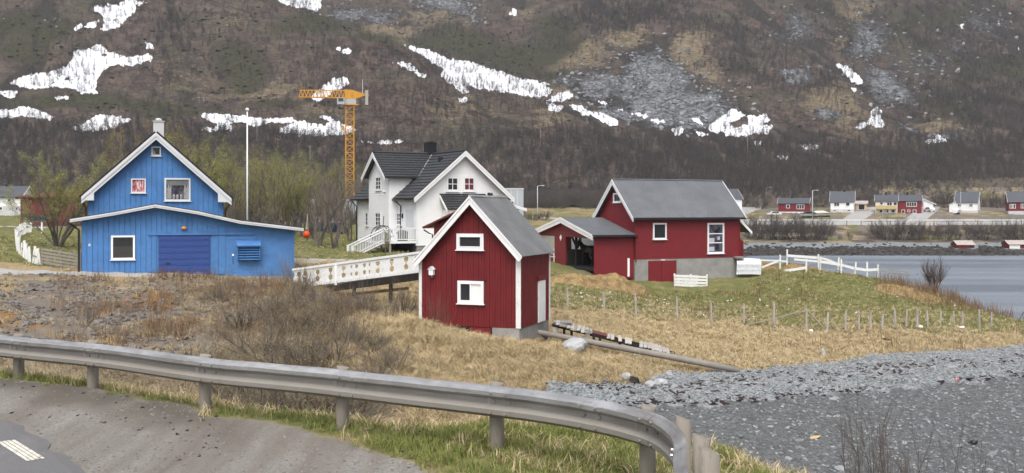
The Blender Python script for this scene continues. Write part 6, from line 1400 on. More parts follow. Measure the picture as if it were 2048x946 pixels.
# ---- far roadside guardrail and retaining wall
fw_ = thing('guardrail', 'long pale guardrail along the far road above the bay', 'guardrail', (62, 288.5, -1.2))
xs = np.linspace(-2, 90, 24)
for i in range(len(xs) - 1): MB().box(xs[i] + .02, xs[i + 1] - .02, -.05, .05, .35, .72).build('beam', M['trim'], fw_)
for x in xs: MB().box(x - .1, x + .1, .06, .2, -1.5, .7).build('post', M['greywood'], fw_)
# ---- orange buoy hung on a post
q = at(613, 78); by = thing('buoy', 'orange round buoy hanging near the bare trees behind blue garage', 'buoy', q)
MB().ico((0, 0, CAMZ - (469 - HY) * 78 / F - q.z), .27, 1, 1, 1.05, sub=3).build('float', M['orange'], by, True); zz_ = CAMZ - (469 - HY) * 78 / F - q.z
MB().tube([(0, 0, zz_ + .26), (0, 0, zz_ + .38)], .05, 6).build('eye', M['plasticblack'], by); MB().tube([(0, 0, zz_ + .36), (.05, .1, zz_ + 1.5)], .012, 4).build('rope', M['oldwhite'], by)
MB().tube([(.05, .12, -.3), (.05, .12, zz_ + 1.55)], .035, 6).build('stake', M['greywood'], by)

# ================================================================== TOWER CRANE
Zc = 190; s_c = F / Zc; cp_ = Vector(W(699.5, 417, Zc)); cp_.z = .5
cr = thing('tower_crane', 'yellow lattice tower crane standing behind the bare trees', 'crane', cp_, math.radians(12))
zt_ = CAMZ + (417 - 211) / s_c - cp_.z; hw = .72; mb = MB(); n = 17
for sx in (-hw, hw):
    for sy in (-hw, hw): mb.beam((sx, sy, 0), (sx, sy, zt_), .15, .15, (1, 0, 0))
for i in range(n):
    z0, z1 = zt_ * i / n, zt_ * (i + 1) / n
    for (a, b2) in (((-hw, -hw), (hw, -hw)), ((hw, -hw), (hw, hw)), ((hw, hw), (-hw, hw)), ((-hw, hw), (-hw, -hw))):
        if i % 2: a, b2 = b2, a
        mb.beam((*a, z0), (*b2, z1), .085, .085); mb.beam((*a, z1), (*b2, z1), .08, .08)
mb.build('mast', M['yellow'], cr, kind='stuff')
MB().box(-1.0, 1.5, -1, 1, zt_, zt_ + .22).build('platform', M['yellow'], cr)
MB().box(-.9, 1.1, -.8, .8, zt_ + .23, zt_ + 1.1).build('machinery', M['greybuild'], cr); MB().tube([(0, 0, zt_ + 1.1), (0, 0, zt_ + 2.4)], .75, 10).build('slewing_ring', M['yellow'], cr)
zj = CAMZ + (417 - 196) / s_c - cp_.z; jl = 9.0; mb = MB(); hj = 1.3
ang_j = 0; k = 13
def jib(mb, x0, x1, k, h0, h1):
    for sy in (-.55, .55): mb.beam((x0, sy, zj), (x1, sy, zj), .13, .13)
    mb.beam((x0, 0, zj + h0), (x1, 0, zj + h1), .15, .15)
    for i in range(k):
        a0, a1 = x0 + (x1 - x0) * i / k, x0 + (x1 - x0) * (i + 1) / k; am = (a0 + a1) / 2; hm = h0 + (h1 - h0) * (i + .5) / k
        for sy in (-.55, .55): mb.beam((a0, sy, zj), (am, 0, zj + hm), .075, .075); mb.beam((am, 0, zj + hm), (a1, sy, zj), .075, .075)
        mb.beam((a0, -.55, zj), (a0, .55, zj), .07, .07)
jib(mb, -.6, -jl, 13, 1.35, 1.2); mb.build('jib', M['yellow'], cr, kind='stuff')
MB().prism_y([(-.9, zj - .2), (.9, zj - .2), (2.8, zj + .45), (2.8, zj + .75), (.3, zj + 1.45), (-.9, zj + 1.5)], -.5, .5).build('jib_root', M['yellow'], cr)
MB().box(2.2, 3.4, -.6, .6, zj + .4, zj + .75).build('counter_jib', M['yellow'], cr)
MB().box(2.75, 3.25, -.9, .9, zj - 1.25, zj + 1.4).build('counterweight', M['greypanel'], cr); MB().box(-2.3, -1.0, -1.5, -.3, zj - 1.3, zj - .15).build('cab', M['greybuild'], cr); MB().box(-2.1, -1.2, -1.52, -1.501, zj - .8, zj - .2).build('cab_window', M['glass'], cr)
MB().tube([(2.3, 0, zj + .7), (2.3, 0, zj + 3.4)], .05, 5).build('mast_antenna', M['trim'], cr)
for x in (-jl, 3.3): MB().ico((x, 0, zj + 1.5), .12).build('warning_lamp', M['orange'], cr)
MB().tube([(-1.2, 0, zj - .1), (-1.2, 0, zj - 5)], .03, 4).build('hook_rope', M['plasticblack'], cr); MB().box(-1.4, -1.0, -.15, .15, zj - 5.9, zj - 5).build('hook_block', M['yellow'], cr)
MB().box(-1.6, 1.6, -1.6, 1.6, -1, .4).build('base_block', M['concrete'], cr)
# ------------------------------------------------------------------ plants
def stick(v, f, p, q, r0, r1=0.0, rnd=R):
    d = q - p; a = d.cross(Vector((rnd.uniform(-1, 1), rnd.uniform(-1, 1), rnd.uniform(-1, 1))))
    if a.length < 1e-6: a = Vector((1, 0, 0))
    a = a.normalized(); b_ = d.cross(a).normalized(); n = len(v)
    for k in range(3):
        t_ = k * 2.0944; v.append(p + (a * math.cos(t_) + b_ * math.sin(t_)) * r0)
    if r1 <= 0: v.append(q); f += [(n, n + 1, n + 3), (n + 1, n + 2, n + 3), (n + 2, n, n + 3)]
    else:
        for k in range(3):
            t_ = k * 2.0944; v.append(q + (a * math.cos(t_) + b_ * math.sin(t_)) * r1)
        f += [(n, n + 1, n + 4, n + 3), (n + 1, n + 2, n + 5, n + 4), (n + 2, n, n + 3, n + 5)]
def rdir(d, ang, rnd):
    a = d.cross(Vector((rnd.uniform(-1, 1), rnd.uniform(-1, 1), rnd.uniform(-1, 1)))).normalized()
    return (d * math.cos(ang) + a * math.sin(ang)).normalized()
class Plant:
    def __init__(s, seed): s.rnd = random.Random(seed); s.wood = ([], []); s.twig = ([], []); s.leaf = ([], [])
    def limb(s, p, d, L, r, lev, P):
        rnd = s.rnd; seg = P['seg'][lev]; pts = [p]; cur = p; dd = d
        for i in range(seg):
            dd = (dd + Vector((rnd.gauss(0, 1), rnd.gauss(0, 1), rnd.gauss(0, .6))) * P['wob'] + Vector((0, 0, P['up'][lev]))).normalized()
            cur = cur + dd * (L / seg); pts.append(cur)
        last = lev == len(P['seg']) - 1
        for i in range(seg):
            k0, k1 = i / seg, (i + 1) / seg; ra, rb = r * (1 - .8 * k0), r * (1 - .8 * k1)
            tgt = s.wood if lev < P['woodlev'] else s.twig
            stick(tgt[0], tgt[1], pts[i], pts[i + 1], ra, 0 if (last and i == seg - 1) else rb, rnd)
        if last:
            if P.get('leaf'):
                for _ in range(P['leaf']):
                    q = pts[0].lerp(pts[-1], rnd.uniform(.25, 1.05)) + Vector((rnd.gauss(0, .06), rnd.gauss(0, .06), rnd.gauss(0, .06))); z = P['ls'] * rnd.uniform(.6, 1.3)
                    u = Vector((rnd.gauss(0, 1), rnd.gauss(0, 1), rnd.gauss(0, 1))).normalized() * z; w = u.cross(Vector((rnd.gauss(0, 1), rnd.gauss(0, 1), 1))).normalized() * z * .55; n = len(s.leaf[0])
                    s.leaf[0].extend([q, q + u * .5 + w * .5, q + u, q + u * .5 - w * .5]); s.leaf[1].append((n, n + 1, n + 2, n + 3))
            return
        nb = P['nb'][lev]
        for i in range(nb):
            k = P['from'][lev] + (1 - P['from'][lev]) * (i + rnd.random()) / nb; j = min(int(k * seg), seg - 1); q = pts[j].lerp(pts[j + 1], k * seg - j)
            d2 = rdir((pts[j + 1] - pts[j]).normalized(), P['ang'][lev] * rnd.uniform(.6, 1.25), rnd)
            s.limb(q, d2, L * P['len'][lev] * (1.15 - .6 * k) * rnd.uniform(.7, 1.2), r * (1 - .75 * k) * P['rad'][lev], lev + 1, P)
    def meshes(s, nm, mw, mt, ml=None):
        out = {}
        for k, (v, f), m in (('trunk', s.wood, mw), ('crown', s.twig, mt), ('foliage', s.leaf, ml)):
            if v:
                me = bpy.data.meshes.new(nm + '_' + k); me.from_pydata([tuple(x) for x in v], [], f); me.materials.append(m); me.update(); out[k] = me
        return out
def make_plant(seed, P, mw, mt, ml=None):
    pl = Plant(seed); rnd = pl.rnd
    for i in range(P['stems']):
        az = rnd.uniform(0, 2 * math.pi); tilt = P['tilt'] * (rnd.uniform(.35, 1.1) if P['stems'] > 1 else rnd.uniform(0, .6))
        d = Vector((math.sin(tilt) * math.cos(az), math.sin(tilt) * math.sin(az), math.cos(tilt)))
        pl.limb(Vector((math.cos(az), math.sin(az), 0)) * P.get('base', .12), d, P['L'] * rnd.uniform(.75, 1.1), P['r'] * rnd.uniform(.7, 1.15), 0, P)
    return pl.meshes('plant', mw, mt, ml)
WILLOW = dict(stems=6, tilt=.48, L=4.6, r=.085, seg=[6, 4, 3, 2], nb=[11, 6, 5], **{'from': [.28, .2, .15]}, ang=[.62, .6, .6], len=[.42, .5, .5], rad=[.5, .5, .55], wob=.10, up=[.05, .09, .06, .04], woodlev=1, leaf=8, ls=.065)
BIRCH = dict(stems=3, tilt=.25, L=6.6, r=.10, seg=[8, 4, 3, 2], nb=[22, 7, 6], **{'from': [.22, .2, .1]}, ang=[.72, .6, .6], len=[.30, .5, .5], rad=[.42, .5, .55], wob=.07, up=[.05, .07, .05, .02], woodlev=1, leaf=2, ls=.06)
ROWAN = dict(stems=5, tilt=.36, L=5.2, r=.12, seg=[7, 4, 3, 2], nb=[10, 6, 5], **{'from': [.3, .25, .1]}, ang=[.55, .6, .65], len=[.42, .48, .5], rad=[.5, .5, .5], wob=.13, up=[.05, .08, .05, .02], woodlev=1, leaf=0, ls=.06)
SHRUB = dict(stems=18, tilt=.85, L=1.9, r=.024, seg=[5, 4, 2], nb=[12, 8], **{'from': [.2, .15]}, ang=[.5, .55], len=[.45, .45], rad=[.55, .55], wob=.2, up=[.05, .05, .0], woodlev=1, leaf=1, ls=.035)
WISP = dict(stems=18, tilt=.45, L=1.25, r=.011, seg=[4, 3], nb=[6], **{'from': [.3]}, ang=[.4], len=[.42], rad=[.6], wob=.10, up=[.06, .04], woodlev=0, leaf=0, ls=.03)
FAN = dict(stems=14, tilt=.62, L=2.3, r=.045, seg=[5, 4, 3], nb=[16, 12], **{'from': [.3, .15]}, ang=[.42, .45], len=[.42, .42], rad=[.5, .5], wob=.09, up=[.05, .05, .03], woodlev=1, leaf=0, ls=.03)
FARBUSH = dict(stems=30, tilt=.95, L=5.4, r=.07, seg=[4, 3, 2], nb=[15, 12], **{'from': [.3, .15]}, ang=[.75, .8], len=[.36, .42], rad=[.6, .8], wob=.2, up=[.05, .05, .03], woodlev=0, leaf=0, ls=.1, base=1.2)
def tripart(root, ms, names=('trunk', 'crown', 'foliage')):
    for k in names:
        if k in ms: o = bpy.data.objects.new({'trunk': 'trunk', 'crown': 'crown', 'foliage': 'foliage'}[k], ms[k]); link(o, root)
KINDS = {
 'willow': [make_plant(100 + i, WILLOW, M['barkgrey'], M['twig'], M['leafy']) for i in range(2)],
 'bigwillow': [make_plant(111, dict(WILLOW, stems=10, tilt=.62, leaf=9, ls=.055), M['barkgrey'], M['twig'], M['leafy'])],
 'gold': [make_plant(120 + i, dict(WILLOW, leaf=5, stems=4, tilt=.3, L=5.2), M['barkgrey'], M['twig'], M['leafgold']) for i in range(2)],
 'birch': [make_plant(140 + i, BIRCH, M['barkgrey'], M['twig'], M['leafy']) for i in range(3)],
 'rowan': [make_plant(160 + i, ROWAN, M['barkgrey'], M['twig']) for i in range(2)],
 'shrub': [make_plant(180 + i, SHRUB, M['twigdark'], M['twig'], M['leafgold']) for i in range(3)],
 'darkshrub': [make_plant(190 + i, dict(SHRUB, stems=12, tilt=.55, r=.022, leaf=0, rad=[.75, .8]), M['twigdark'], M['twigdark']) for i in range(2)],
 'redwisp': [make_plant(200 + i, WISP, M['twigred'], M['twigred']) for i in range(2)],
 'wisp': [make_plant(210 + i, WISP, M['twig'], M['twig']) for i in range(2)],
 'fan': [make_plant(220, FAN, M['twigred'], M['twigdark'])],
 'farbush': [make_plant(230 + i, FARBUSH, M['twigdark'], M['twigdark']) for i in range(3)],
}
def mesh_top(ms): return max(max(v.co.z for v in me.vertices) for me in ms.values())
TOPS = {k: [mesh_top(m) for m in v] for k, v in KINDS.items()}
cnt_ = {}
def plant(kind, name, label, cat, px, Z, py_top=None, hgt=None, wide=1.0, rz=None, group=None, sink=.05):
    i = cnt_.get(kind, 0); cnt_[kind] = i + 1; v = i % len(KINDS[kind]); p = at(px, Z, -sink)
    h_ = hgt if hgt else (CAMZ - (py_top - HY) * Z / F - p.z); k = h_ / TOPS[kind][v]
    t_ = thing(name, label, cat, p, R.uniform(0, 6.28) if rz is None else rz, group); t_.scale = (k * wide, k * wide, k); tripart(t_, KINDS[kind][v]); return t_
TG = 'trees behind the houses'
plant('bigwillow', 'willow_tree', 'many stemmed willow with fresh yellow green leaves left of blue house', 'tree', 116, 77, 300, None, 1.0)
for px, Z, yt, kd, w_, lab in ((262, 96, 244, 'gold', .9, 'golden budding tree above the left roof slope of blue house'), (345, 104, 232, 'gold', .8, 'golden tree just right of the blue house chimney'), (392, 94, 262, 'willow', .95, 'leafy green tree behind the right roof slope of blue house'),
    (432, 97, 280, 'birch', 1.1, 'green tree left of the flagpole, second from blue roof'), (462, 92, 268, 'birch', 1., 'tall brown tree standing next to flagpole on its left'), (515, 95, 286, 'birch', 1.1, 'thin trunked birch right of the flagpole'), (545, 88, 300, 'birch', .9, 'pale green tree midway between flagpole and crane'),
    (580, 90, 296, 'willow', .8, 'light green tree above the blue garage right end'), (604, 99, 312, 'birch', 1.1, 'slender birch before the left end of industrial hall'), (636, 86, 322, 'rowan', .95, 'dark bare tree left of crane mast over the lawn'), (668, 84, 338, 'rowan', .8, 'bare multi trunk tree in front of crane mast'),
    (700, 93, 356, 'rowan', .75, 'bare leaning tree right of crane beside white house'), (655, 108, 306, 'birch', 1., 'greenish birch behind the bare trees left of crane'), (490, 108, 296, 'gold', .8, 'olive tree directly behind the flagpole'), (565, 112, 318, 'birch', 1., 'grey birch far back behind the pale green tree'), (410, 112, 252, 'birch', 1.0, 'brown birch top showing above the green trees by chimney')):
    plant(kd, 'tree', lab, 'tree', px, Z, yt, None, w_, None, TG)
plant('birch', 'sapling', 'small bare grey sapling in front of white house porch steps', 'sapling', 770, 76.5, 448, None, .75)
plant('rowan', 'tree', 'low bare tree between lawn and industrial hall, beside the orange buoy', 'tree', 628, 97, 402, None, 1.3)
plant('fan', 'lone_bush', 'bare fan shaped bush standing alone on the shore edge at right', 'bush', 1869, 75.8, 500, None, 1.0)
FB = 'dark shrubs on the far embankment'
FS = ((1508, 432, 492, .8, 'behind the barn right lean-to'), (1536, 428, 490, .9, 'left below the white parked car'), (1560, 438, 490, .8, 'below the white parked car'), (1592, 430, 488, .9, 'straight below the red bungalow'), (1622, 428, 489, .95, 'at the foot of grey street lamp'), (1645, 440, 488, .6, 'below the white motorboat, small'), (1752, 452, 492, .7, 'left below the cream twin house'), (1778, 441, 493, 1., 'below cream twin house, large and round'), (1806, 445, 492, .9, 'below the red twin house left corner'), (1832, 455, 490, .6, 'below the red twin house right corner, small'), (1858, 447, 490, .9, 'below the white garage with sloping roof'), (1890, 444, 489, .9, 'above the lone bush on the near shore'), (1915, 456, 478, .5, 'just above the rusty boat shed roof'), (1945, 446, 486, .9, 'right of the rusty roofed red boat shed'), (1966, 447, 492, .8, 'midway between the two boat sheds'), (2020, 440, 486, .9, 'above the boat shed at picture edge'), (2044, 436, 488, 1., 'at right picture edge, tallest of the row'), (1700, 470, 490, .4, 'low and small in open grass, right'), (1680, 476, 490, .5, 'low and small in open grass, left'))
for px, yt, yb, w_, ph in FS:
    Z = 262; plant('farbush', 'shrub', 'dark far bank shrub ' + ph, 'shrub', px, Z, None, (yb - yt) * Z / F * 1.1, w_ * 1.0, None, FB)
for px, Z, yt in ((1068, 200, 418), (1088, 205, 416), (1050, 196, 422)): plant('farbush', 'shrub', 'low brown shrub by the road beyond the stable wing roof', 'shrub', px, Z, yt, None, .9, None, 'shrubs by the far lane')
for px, Z, h_ in ((1895, 345, 7), (1725, 352, 6), (1975, 350, 7), (2000, 345, 6), (1600, 356, 6), (1640, 352, 6), (1520, 345, 6), (1480, 352, 7), (1745, 360, 6.5), (1885, 360, 7)): plant('farbush', 'shrub', 'grey brown thicket shrub behind the far houses', 'shrub', px, Z, None, h_, .9, None, 'shrubs behind the far houses')
BG = 'bare bushes in the gully behind the guardrail'
for px, Z, h_, w_ in ((455, 33, 1.9, 1.2), (500, 31, 2.3, 1.3), (548, 29.5, 2.7, 1.2), (590, 29, 2.9, 1.2), (632, 30, 2.8, 1.25), (676, 31, 2.5, 1.2), (560, 34, 2.3, 1.3), (618, 35, 2.2, 1.4), (520, 37, 2.0, 1.4), (715, 33, 2.0, 1.3), (665, 37, 1.9, 1.4), (755, 35.5, 1.5, 1.4), (410, 35, 1.5, 1.2), (580, 41, 1.8, 1.5), (640, 42, 1.7, 1.5), (700, 41, 1.5, 1.5), (480, 42, 1.5, 1.5), (540, 45, 1.5, 1.5), (740, 40, 1.4, 1.5), (790, 38, 1.2, 1.5), (600, 47, 1.4, 1.5), (660, 46, 1.4, 1.5)):
    plant('shrub', 'bush', 'tangled bare grey bush filling the gully behind the guardrail', 'bush', px, Z, None, h_, w_, None, BG)
for px, Z, h_, w_, kd, lab in ((170, 41, 1.6, .9, 'wisp', 'sparse thin twiggy bush on the bare dirt slope at left'), (185, 42.5, 1.4, .9, 'wisp', 'second sparse twiggy bush beside it on the dirt slope'), (265, 44, .9, .9, 'wisp', 'small twig clump right of the sparse bushes'),
    (600, 51, 2.0, .9, 'shrub', 'upright twiggy bush at the left end of footbridge'), (636, 49, 1.7, 1., 'shrub', 'twiggy bush in front of footbridge dark stringer'), (690, 47.5, 1.6, 1., 'wisp', 'thin bush below the middle of footbridge'), (730, 48, 2.2, .8, 'wisp', 'tall thin bush below the right half of footbridge'), (780, 46.5, 1.9, .9, 'wisp', 'thin bush left of red shed under footbridge'), (806, 50, 2.2, .8, 'shrub', 'grey bush beneath the bridge end by red shed'),
    (868, 45.5, 1.9, .9, 'redwisp', 'reddish bare bush against the front wall of red shed'), (890, 45.3, 1.4, .8, 'redwisp', 'smaller reddish bush against the red shed below window'), (577, 60.5, 2.6, .7, 'wisp', 'thin bare bush against the right end of blue garage'), (1000, 44.6, .8, .9, 'wisp', 'low straw coloured twigs at the red shed corner')):
    plant(kd, 'bush', lab, 'bush', px, Z, None, h_, w_)
for px in range(306, 430, 13): plant('redwisp', 'bush', 'low reddish twigs along the yard edge before garage door', 'bush', px + R.uniform(-4, 4), 55.5 + R.uniform(-.8, .8), None, R.uniform(.6, 1.1), 1.1, None, 'reddish twigs along the yard edge')
for px in range(440, 580, 14): plant('redwisp' if R.random() < .5 else 'wisp', 'bush', 'brown twig clump on the mound before the garage right part', 'bush', px + R.uniform(-4, 4), 54.5 + R.uniform(-2.5, 1), None, R.uniform(.8, 1.5), 1.1, None, 'brown twigs on the mound top')
for k in range(14): plant(R.choice(['shrub', 'wisp', 'wisp']), 'bush', 'thin twiggy growth on the mound between gully and garage', 'bush', R.uniform(440, 770), R.uniform(38, 50), None, R.uniform(.7, 1.5), 1.2, None, 'twigs scattered on the mound')
plant('darkshrub', 'bush', 'tall thin dark bush rising from the shore at bottom right', 'bush', 1752, 15.5, 700, None, .42, .4)
plant('darkshrub', 'bush', 'sprawling thin dark bush at the bottom right picture edge', 'bush', 1850, 15.0, 715, None, .5, 1.4)
plant('darkshrub', 'bush', 'wispy dark bush farthest right at the bottom of picture', 'bush', 1930, 15.2, 780, None, .5, 2.4)
for i in range(16): plant('birch' if i % 3 else 'rowan', 'tree', 'slender bare birch in the brown tree belt behind the houses', 'tree', 395 + i * 20 + R.uniform(-8, 8), R.uniform(98, 128), R.uniform(296, 345), None, 1.15, None, 'birches of the belt behind the houses')

# ------------------------------------------------------------------ scattered ground cover (geometry nodes, one object per kind)
def scatter(name, pts, scl, rot, metas, kind='stuff'):
    """instances of the given meshes on points"""
    col = bpy.data.collections.new(name + '_kinds')
    for i, me in enumerate(metas): col.objects.link(bpy.data.objects.new(f'{name}_kind_{i:02d}', me))
    me = bpy.data.meshes.new(name); me.vertices.add(len(pts)); me.vertices.foreach_set('co', np.asarray(pts, np.float32).ravel())
    a = me.attributes.new('scl', 'FLOAT', 'POINT'); a.data.foreach_set('value', np.asarray(scl, np.float32))
    a = me.attributes.new('rot', 'FLOAT_VECTOR', 'POINT'); a.data.foreach_set('vector', np.asarray(rot, np.float32).ravel())
    o = bpy.data.objects.new(name, me); link(o); o['kind'] = kind
    g = bpy.data.node_groups.new(name, 'GeometryNodeTree'); g.interface.new_socket('Geometry', in_out='INPUT', socket_type='NodeSocketGeometry'); g.interface.new_socket('Geometry', in_out='OUTPUT', socket_type='NodeSocketGeometry')
    N = g.nodes; gi, go = N.new('NodeGroupInput'), N.new('NodeGroupOutput'); ip = N.new('GeometryNodeInstanceOnPoints'); ci = N.new('GeometryNodeCollectionInfo'); ci.inputs[0].default_value = col; ci.inputs[1].default_value = True; ci.inputs[2].default_value = True
    na, nr = N.new('GeometryNodeInputNamedAttribute'), N.new('GeometryNodeInputNamedAttribute'); na.data_type = 'FLOAT'; na.inputs[0].default_value = 'scl'; nr.data_type = 'FLOAT_VECTOR'; nr.inputs[0].default_value = 'rot'
    er_ = N.new('FunctionNodeEulerToRotation'); rv_ = N.new('FunctionNodeRandomValue'); rv_.data_type = 'INT'; rv_.inputs[4].default_value = 0; rv_.inputs[5].default_value = len(metas) - 1
    K = g.links.new; K(gi.outputs[0], ip.inputs['Points']); K(ci.outputs[0], ip.inputs['Instance']); ip.inputs['Pick Instance'].default_value = True; K(rv_.outputs[2], ip.inputs['Instance Index'])
    K(nr.outputs[0], er_.inputs[0]); K(er_.outputs[0], ip.inputs['Rotation']); K(na.outputs[0], ip.inputs['Scale']); K(ip.outputs[0], go.inputs[0])
    o.modifiers.new('scatter', 'NODES').node_group = g; return o
def tuft(seed, n, L, w, spread, bend, mat, rad=.12, lay=0.0):
    rnd = random.Random(seed); v = []; f = []
    for i in range(n):
        az = rnd.uniform(0, 6.283); r0 = rad * math.sqrt(rnd.random()); p = Vector((r0 * math.cos(az * 1.7 + 1), r0 * math.sin(az * 1.7 + 1), -.02)); tl = abs(rnd.gauss(0, spread)) + lay * .6
        d = Vector((math.sin(tl) * math.cos(az) + lay * .0, math.sin(tl) * math.sin(az) - lay * .9, math.cos(tl))).normalized(); l_ = L * rnd.uniform(.5, 1.15); s_v = Vector((-math.sin(az), math.cos(az), 0)) * w * rnd.uniform(.6, 1.2)
        m_ = p + d * l_ * .55; d2 = (d + Vector((math.cos(az), math.sin(az), -1)) * bend * rnd.uniform(.4, 1.2)).normalized(); e = m_ + d2 * l_ * .5; k = len(v)
        v += [p - s_v, p + s_v, m_ + s_v * .8, m_ - s_v * .8, e]; f += [(k, k + 1, k + 2, k + 3), (k + 3, k + 2, k + 4)]
    me = bpy.data.meshes.new('tuft'); me.from_pydata([tuple(x) for x in v], [], f); me.materials.append(mat); me.update(); return me
def blade_mat(name, c0, c1, c2):
    t = NT(name); r_ = t.n('ShaderNodeObjectInfo').outputs['Random']; g = t.n('ShaderNodeNewGeometry').outputs['Random Per Island']
    c = t.mix(r_, c0, c1); c = t.mix(t.rng(g, .5, 1, 0, .8), c, c2); return t.fin(c, .8, 0, .15)
GREENB = blade_mat('green_blades', (.09, .135, .022), (.165, .205, .05), (.25, .22, .10)); DRYB = blade_mat('dry_blades', (.30, .225, .12), (.48, .385, .215), (.52, .44, .29)); OLDB = blade_mat('old_straw_blades', (.19, .15, .098), (.33, .27, .18), (.40, .34, .24)); BROWNB = blade_mat('brown_stalks', (.12, .07, .04), (.2, .13, .075), (.26, .19, .11))
TG_ = [tuft(i, 22, .16, .0035, .45, .5, GREENB) for i in range(3)]; TGM = [tuft(10 + i, 16, .17, .012, .6, .5, GREENB, .2) for i in range(2)] + [tuft(13, 14, .2, .012, .7, .5, DRYB, .2)]
TD = [tuft(20 + i, 36, .44, .0075, .8, .8, DRYB, .25, .4) for i in range(4)]; TDO = [tuft(24 + i, 34, .40, .0075, .85, .8, OLDB, .25, .4) for i in range(3)]; TDS = [tuft(30 + i, 20, .28, .005, .7, .7, DRYB, .15) for i in range(3)]; TDM = [tuft(40 + i, 18, .24, .011, .9, .7, DRYB, .2) for i in range(3)]
TS = [tuft(50 + i, 5, .8, .011, .14, .1, BROWNB, .25) for i in range(3)]
def cover(name, n, x0, x1, y0, y1, prob, metas, s0, s1, tilt=.2, zoff=0.0, align=None, maxn=200000):
    x = rng.uniform(x0, x1, n); y = rng.uniform(y0, y1, n); px = x / y * F + CX
    p = prob(x, y, px); k = (rng.rand(n) < p) & (px > -120) & (px < 2170); x, y = x[k][:maxn], y[k][:maxn]
    z = ground_z(x, y) + zoff; m_ = len(x)
    rot = np.stack([rng.normal(0, tilt, m_), rng.normal(0, tilt, m_), rng.uniform(-.7, .7, m_) if align else rng.uniform(0, 6.28, m_)], -1)
    return scatter(name, np.stack([x, y, z], -1), rng.uniform(s0, s1, m_), rot, metas)
G = lambda g, x, y: samp(g, x, y)
clump = lambda x, y, s, sd_, lo=-.1, hi=.3: S(lo, hi, fbm(x * s, y * s, sd_, 3))
bankmask = lambda x, y: G(on_bank.astype(float), x, y)
cover('verge_grass', 60000, -14, 6, 6, 16.5, lambda x, y, px: bankmask(x, y) * (1 - G(m_shoulder, x, y)) ** 2 * (.25 + .75 * clump(x, y, 1.3, 7)) * .9, TG_, .45, 1.0)
cover('verge_dry_grass', 60000, -14, 6, 6, 19, lambda x, y, px: S(-.6, .3, y - samp(np.broadcast_to(edgeZ, gz.shape), x, y) + .2) * (1 - G(m_shoulder, x, y)) * S(19, 15, y) * .5 + bankmask(x, y) * (1 - G(m_shoulder, x, y)) ** 2 * .10 * clump(x, y, 1.0, 9), TDS, .4, .9)
cover('gully_dry_grass', 22000, -22, 8, 15, 36, lambda x, y, px: (1 - G(m_beach, x, y)) * (1 - G(m_dirt, x, y) * .7) * .8 * (px < 1240), TDO, .6, 1.1, .2, 0, True)
cover('bank_dry_grass', 60000, -20, 6, 33, 58, lambda x, y, px: (1 - G(m_beach, x, y)) * (1 - np.minimum(1, G(m_dirt, x, y) * 1.15)) * (px < 1290) * (1 - G(m_path, x, y)) * np.where((px > 838) & (px < 1105) & (y > 45.8), .0, 1) * (.35 + .65 * clump(x, y, .7, 12, -.3, .2)) * S(640, 860, px + 160 * fbm(x * .25, y * .25, 88, 3)) * S(250, 520, px + 200 * clump(x, y, .3, 4)) * np.where(y > 53, .25, 1), TD, .55, 1.15, .22, 0, True)
cover('mound_old_straw', 60000, -20, 6, 33, 58, lambda x, y, px: (1 - G(m_beach, x, y)) * (1 - np.minimum(1, G(m_dirt, x, y) * 1.15)) * (px < 1290) * (1 - G(m_path, x, y)) * np.where((px > 838) & (px < 1105) & (y > 45.8), .0, 1) * (.35 + .65 * clump(x, y, .7, 12, -.3, .2)) * S(860, 640, px + 160 * fbm(x * .25, y * .25, 88, 3)) * S(250, 520, px + 200 * clump(x, y, .3, 4)) * np.where(y > 53, .25, 1), TDO, .5, 1.15, .22, 0, True)
cover('slope_sparse_grass', 9000, -26, -6, 36, 57, lambda x, y, px: .35 * clump(x, y, .6, 14) * (1 - G(m_path, x, y)), TD, .3, .7, .2, 0, True)
shed_free = lambda px, y: np.where((px > 830) & (px < 1110) & (y > 46) & (y < 62), 0, 1)
cover('meadow_straw', 70000, 1, 36, 42, 68, lambda x, y, px: (1 - G(m_beach, x, y)) ** 2 * (1 - .85 * G(m_green, x, y)) * shed_free(px, y) * (px > 1095) * .75, TDM, .6, 1.2)
cover('meadow_green_grass', 70000, 1, 34, 48, 92, lambda x, y, px: G(m_green, x, y) * (px > 1095) * (.3 + .7 * clump(x, y, .8, 16)) * .8 * np.where((y > 73) & (px < 1500), 0, 1), TGM, .6, 1.2)
cover('meadow_stalks', 5000, 4, 34, 54, 84, lambda x, y, px: clump(x, y, .25, 18, .15, .5) * (px > 1110) * (1 - G(m_beach, x, y)) * np.where((y > 73) & (px < 1500), 0, 1) * .45, TS, .5, 1.2)
cover('shore_stalks', 2500, 22, 34, 66, 79, lambda x, y, px: S(1740, 1800, px) * S(66, 76, y) * .5, TS, .7, 1.4)
cover('lawn_grass', 16000, -40, -8, 60, 100, lambda x, y, px: G(m_green, x, y) * (1 - G(m_path, x, y)) * .5, TGM, .7, 1.2)
cover('wild_grass', 20000, -26, -2, 55, 74, lambda x, y, px: (1 - G(m_path, x, y)) * np.where(px < 590, (px < 160) * (y > 60) * .5, .8) * shed_free(px, y), TD, .5, 1., .2, 0, True)
cover('mound_stalks', 14000, -26, 0, 34, 58, lambda x, y, px: S(60, 300, px) * S(800, 640, px) * clump(x, y, .5, 71, -.2, .25) * np.where(y > 55.5, 0, .8), [tuft(60 + i, 7, .62, .0075, .35, .15, BROWNB, .3) for i in range(3)], .35, 1.25, .15)
CLOD = blade_mat('dirt_clod', (.075, .065, .055), (.17, .152, .135), (.28, .27, .255))
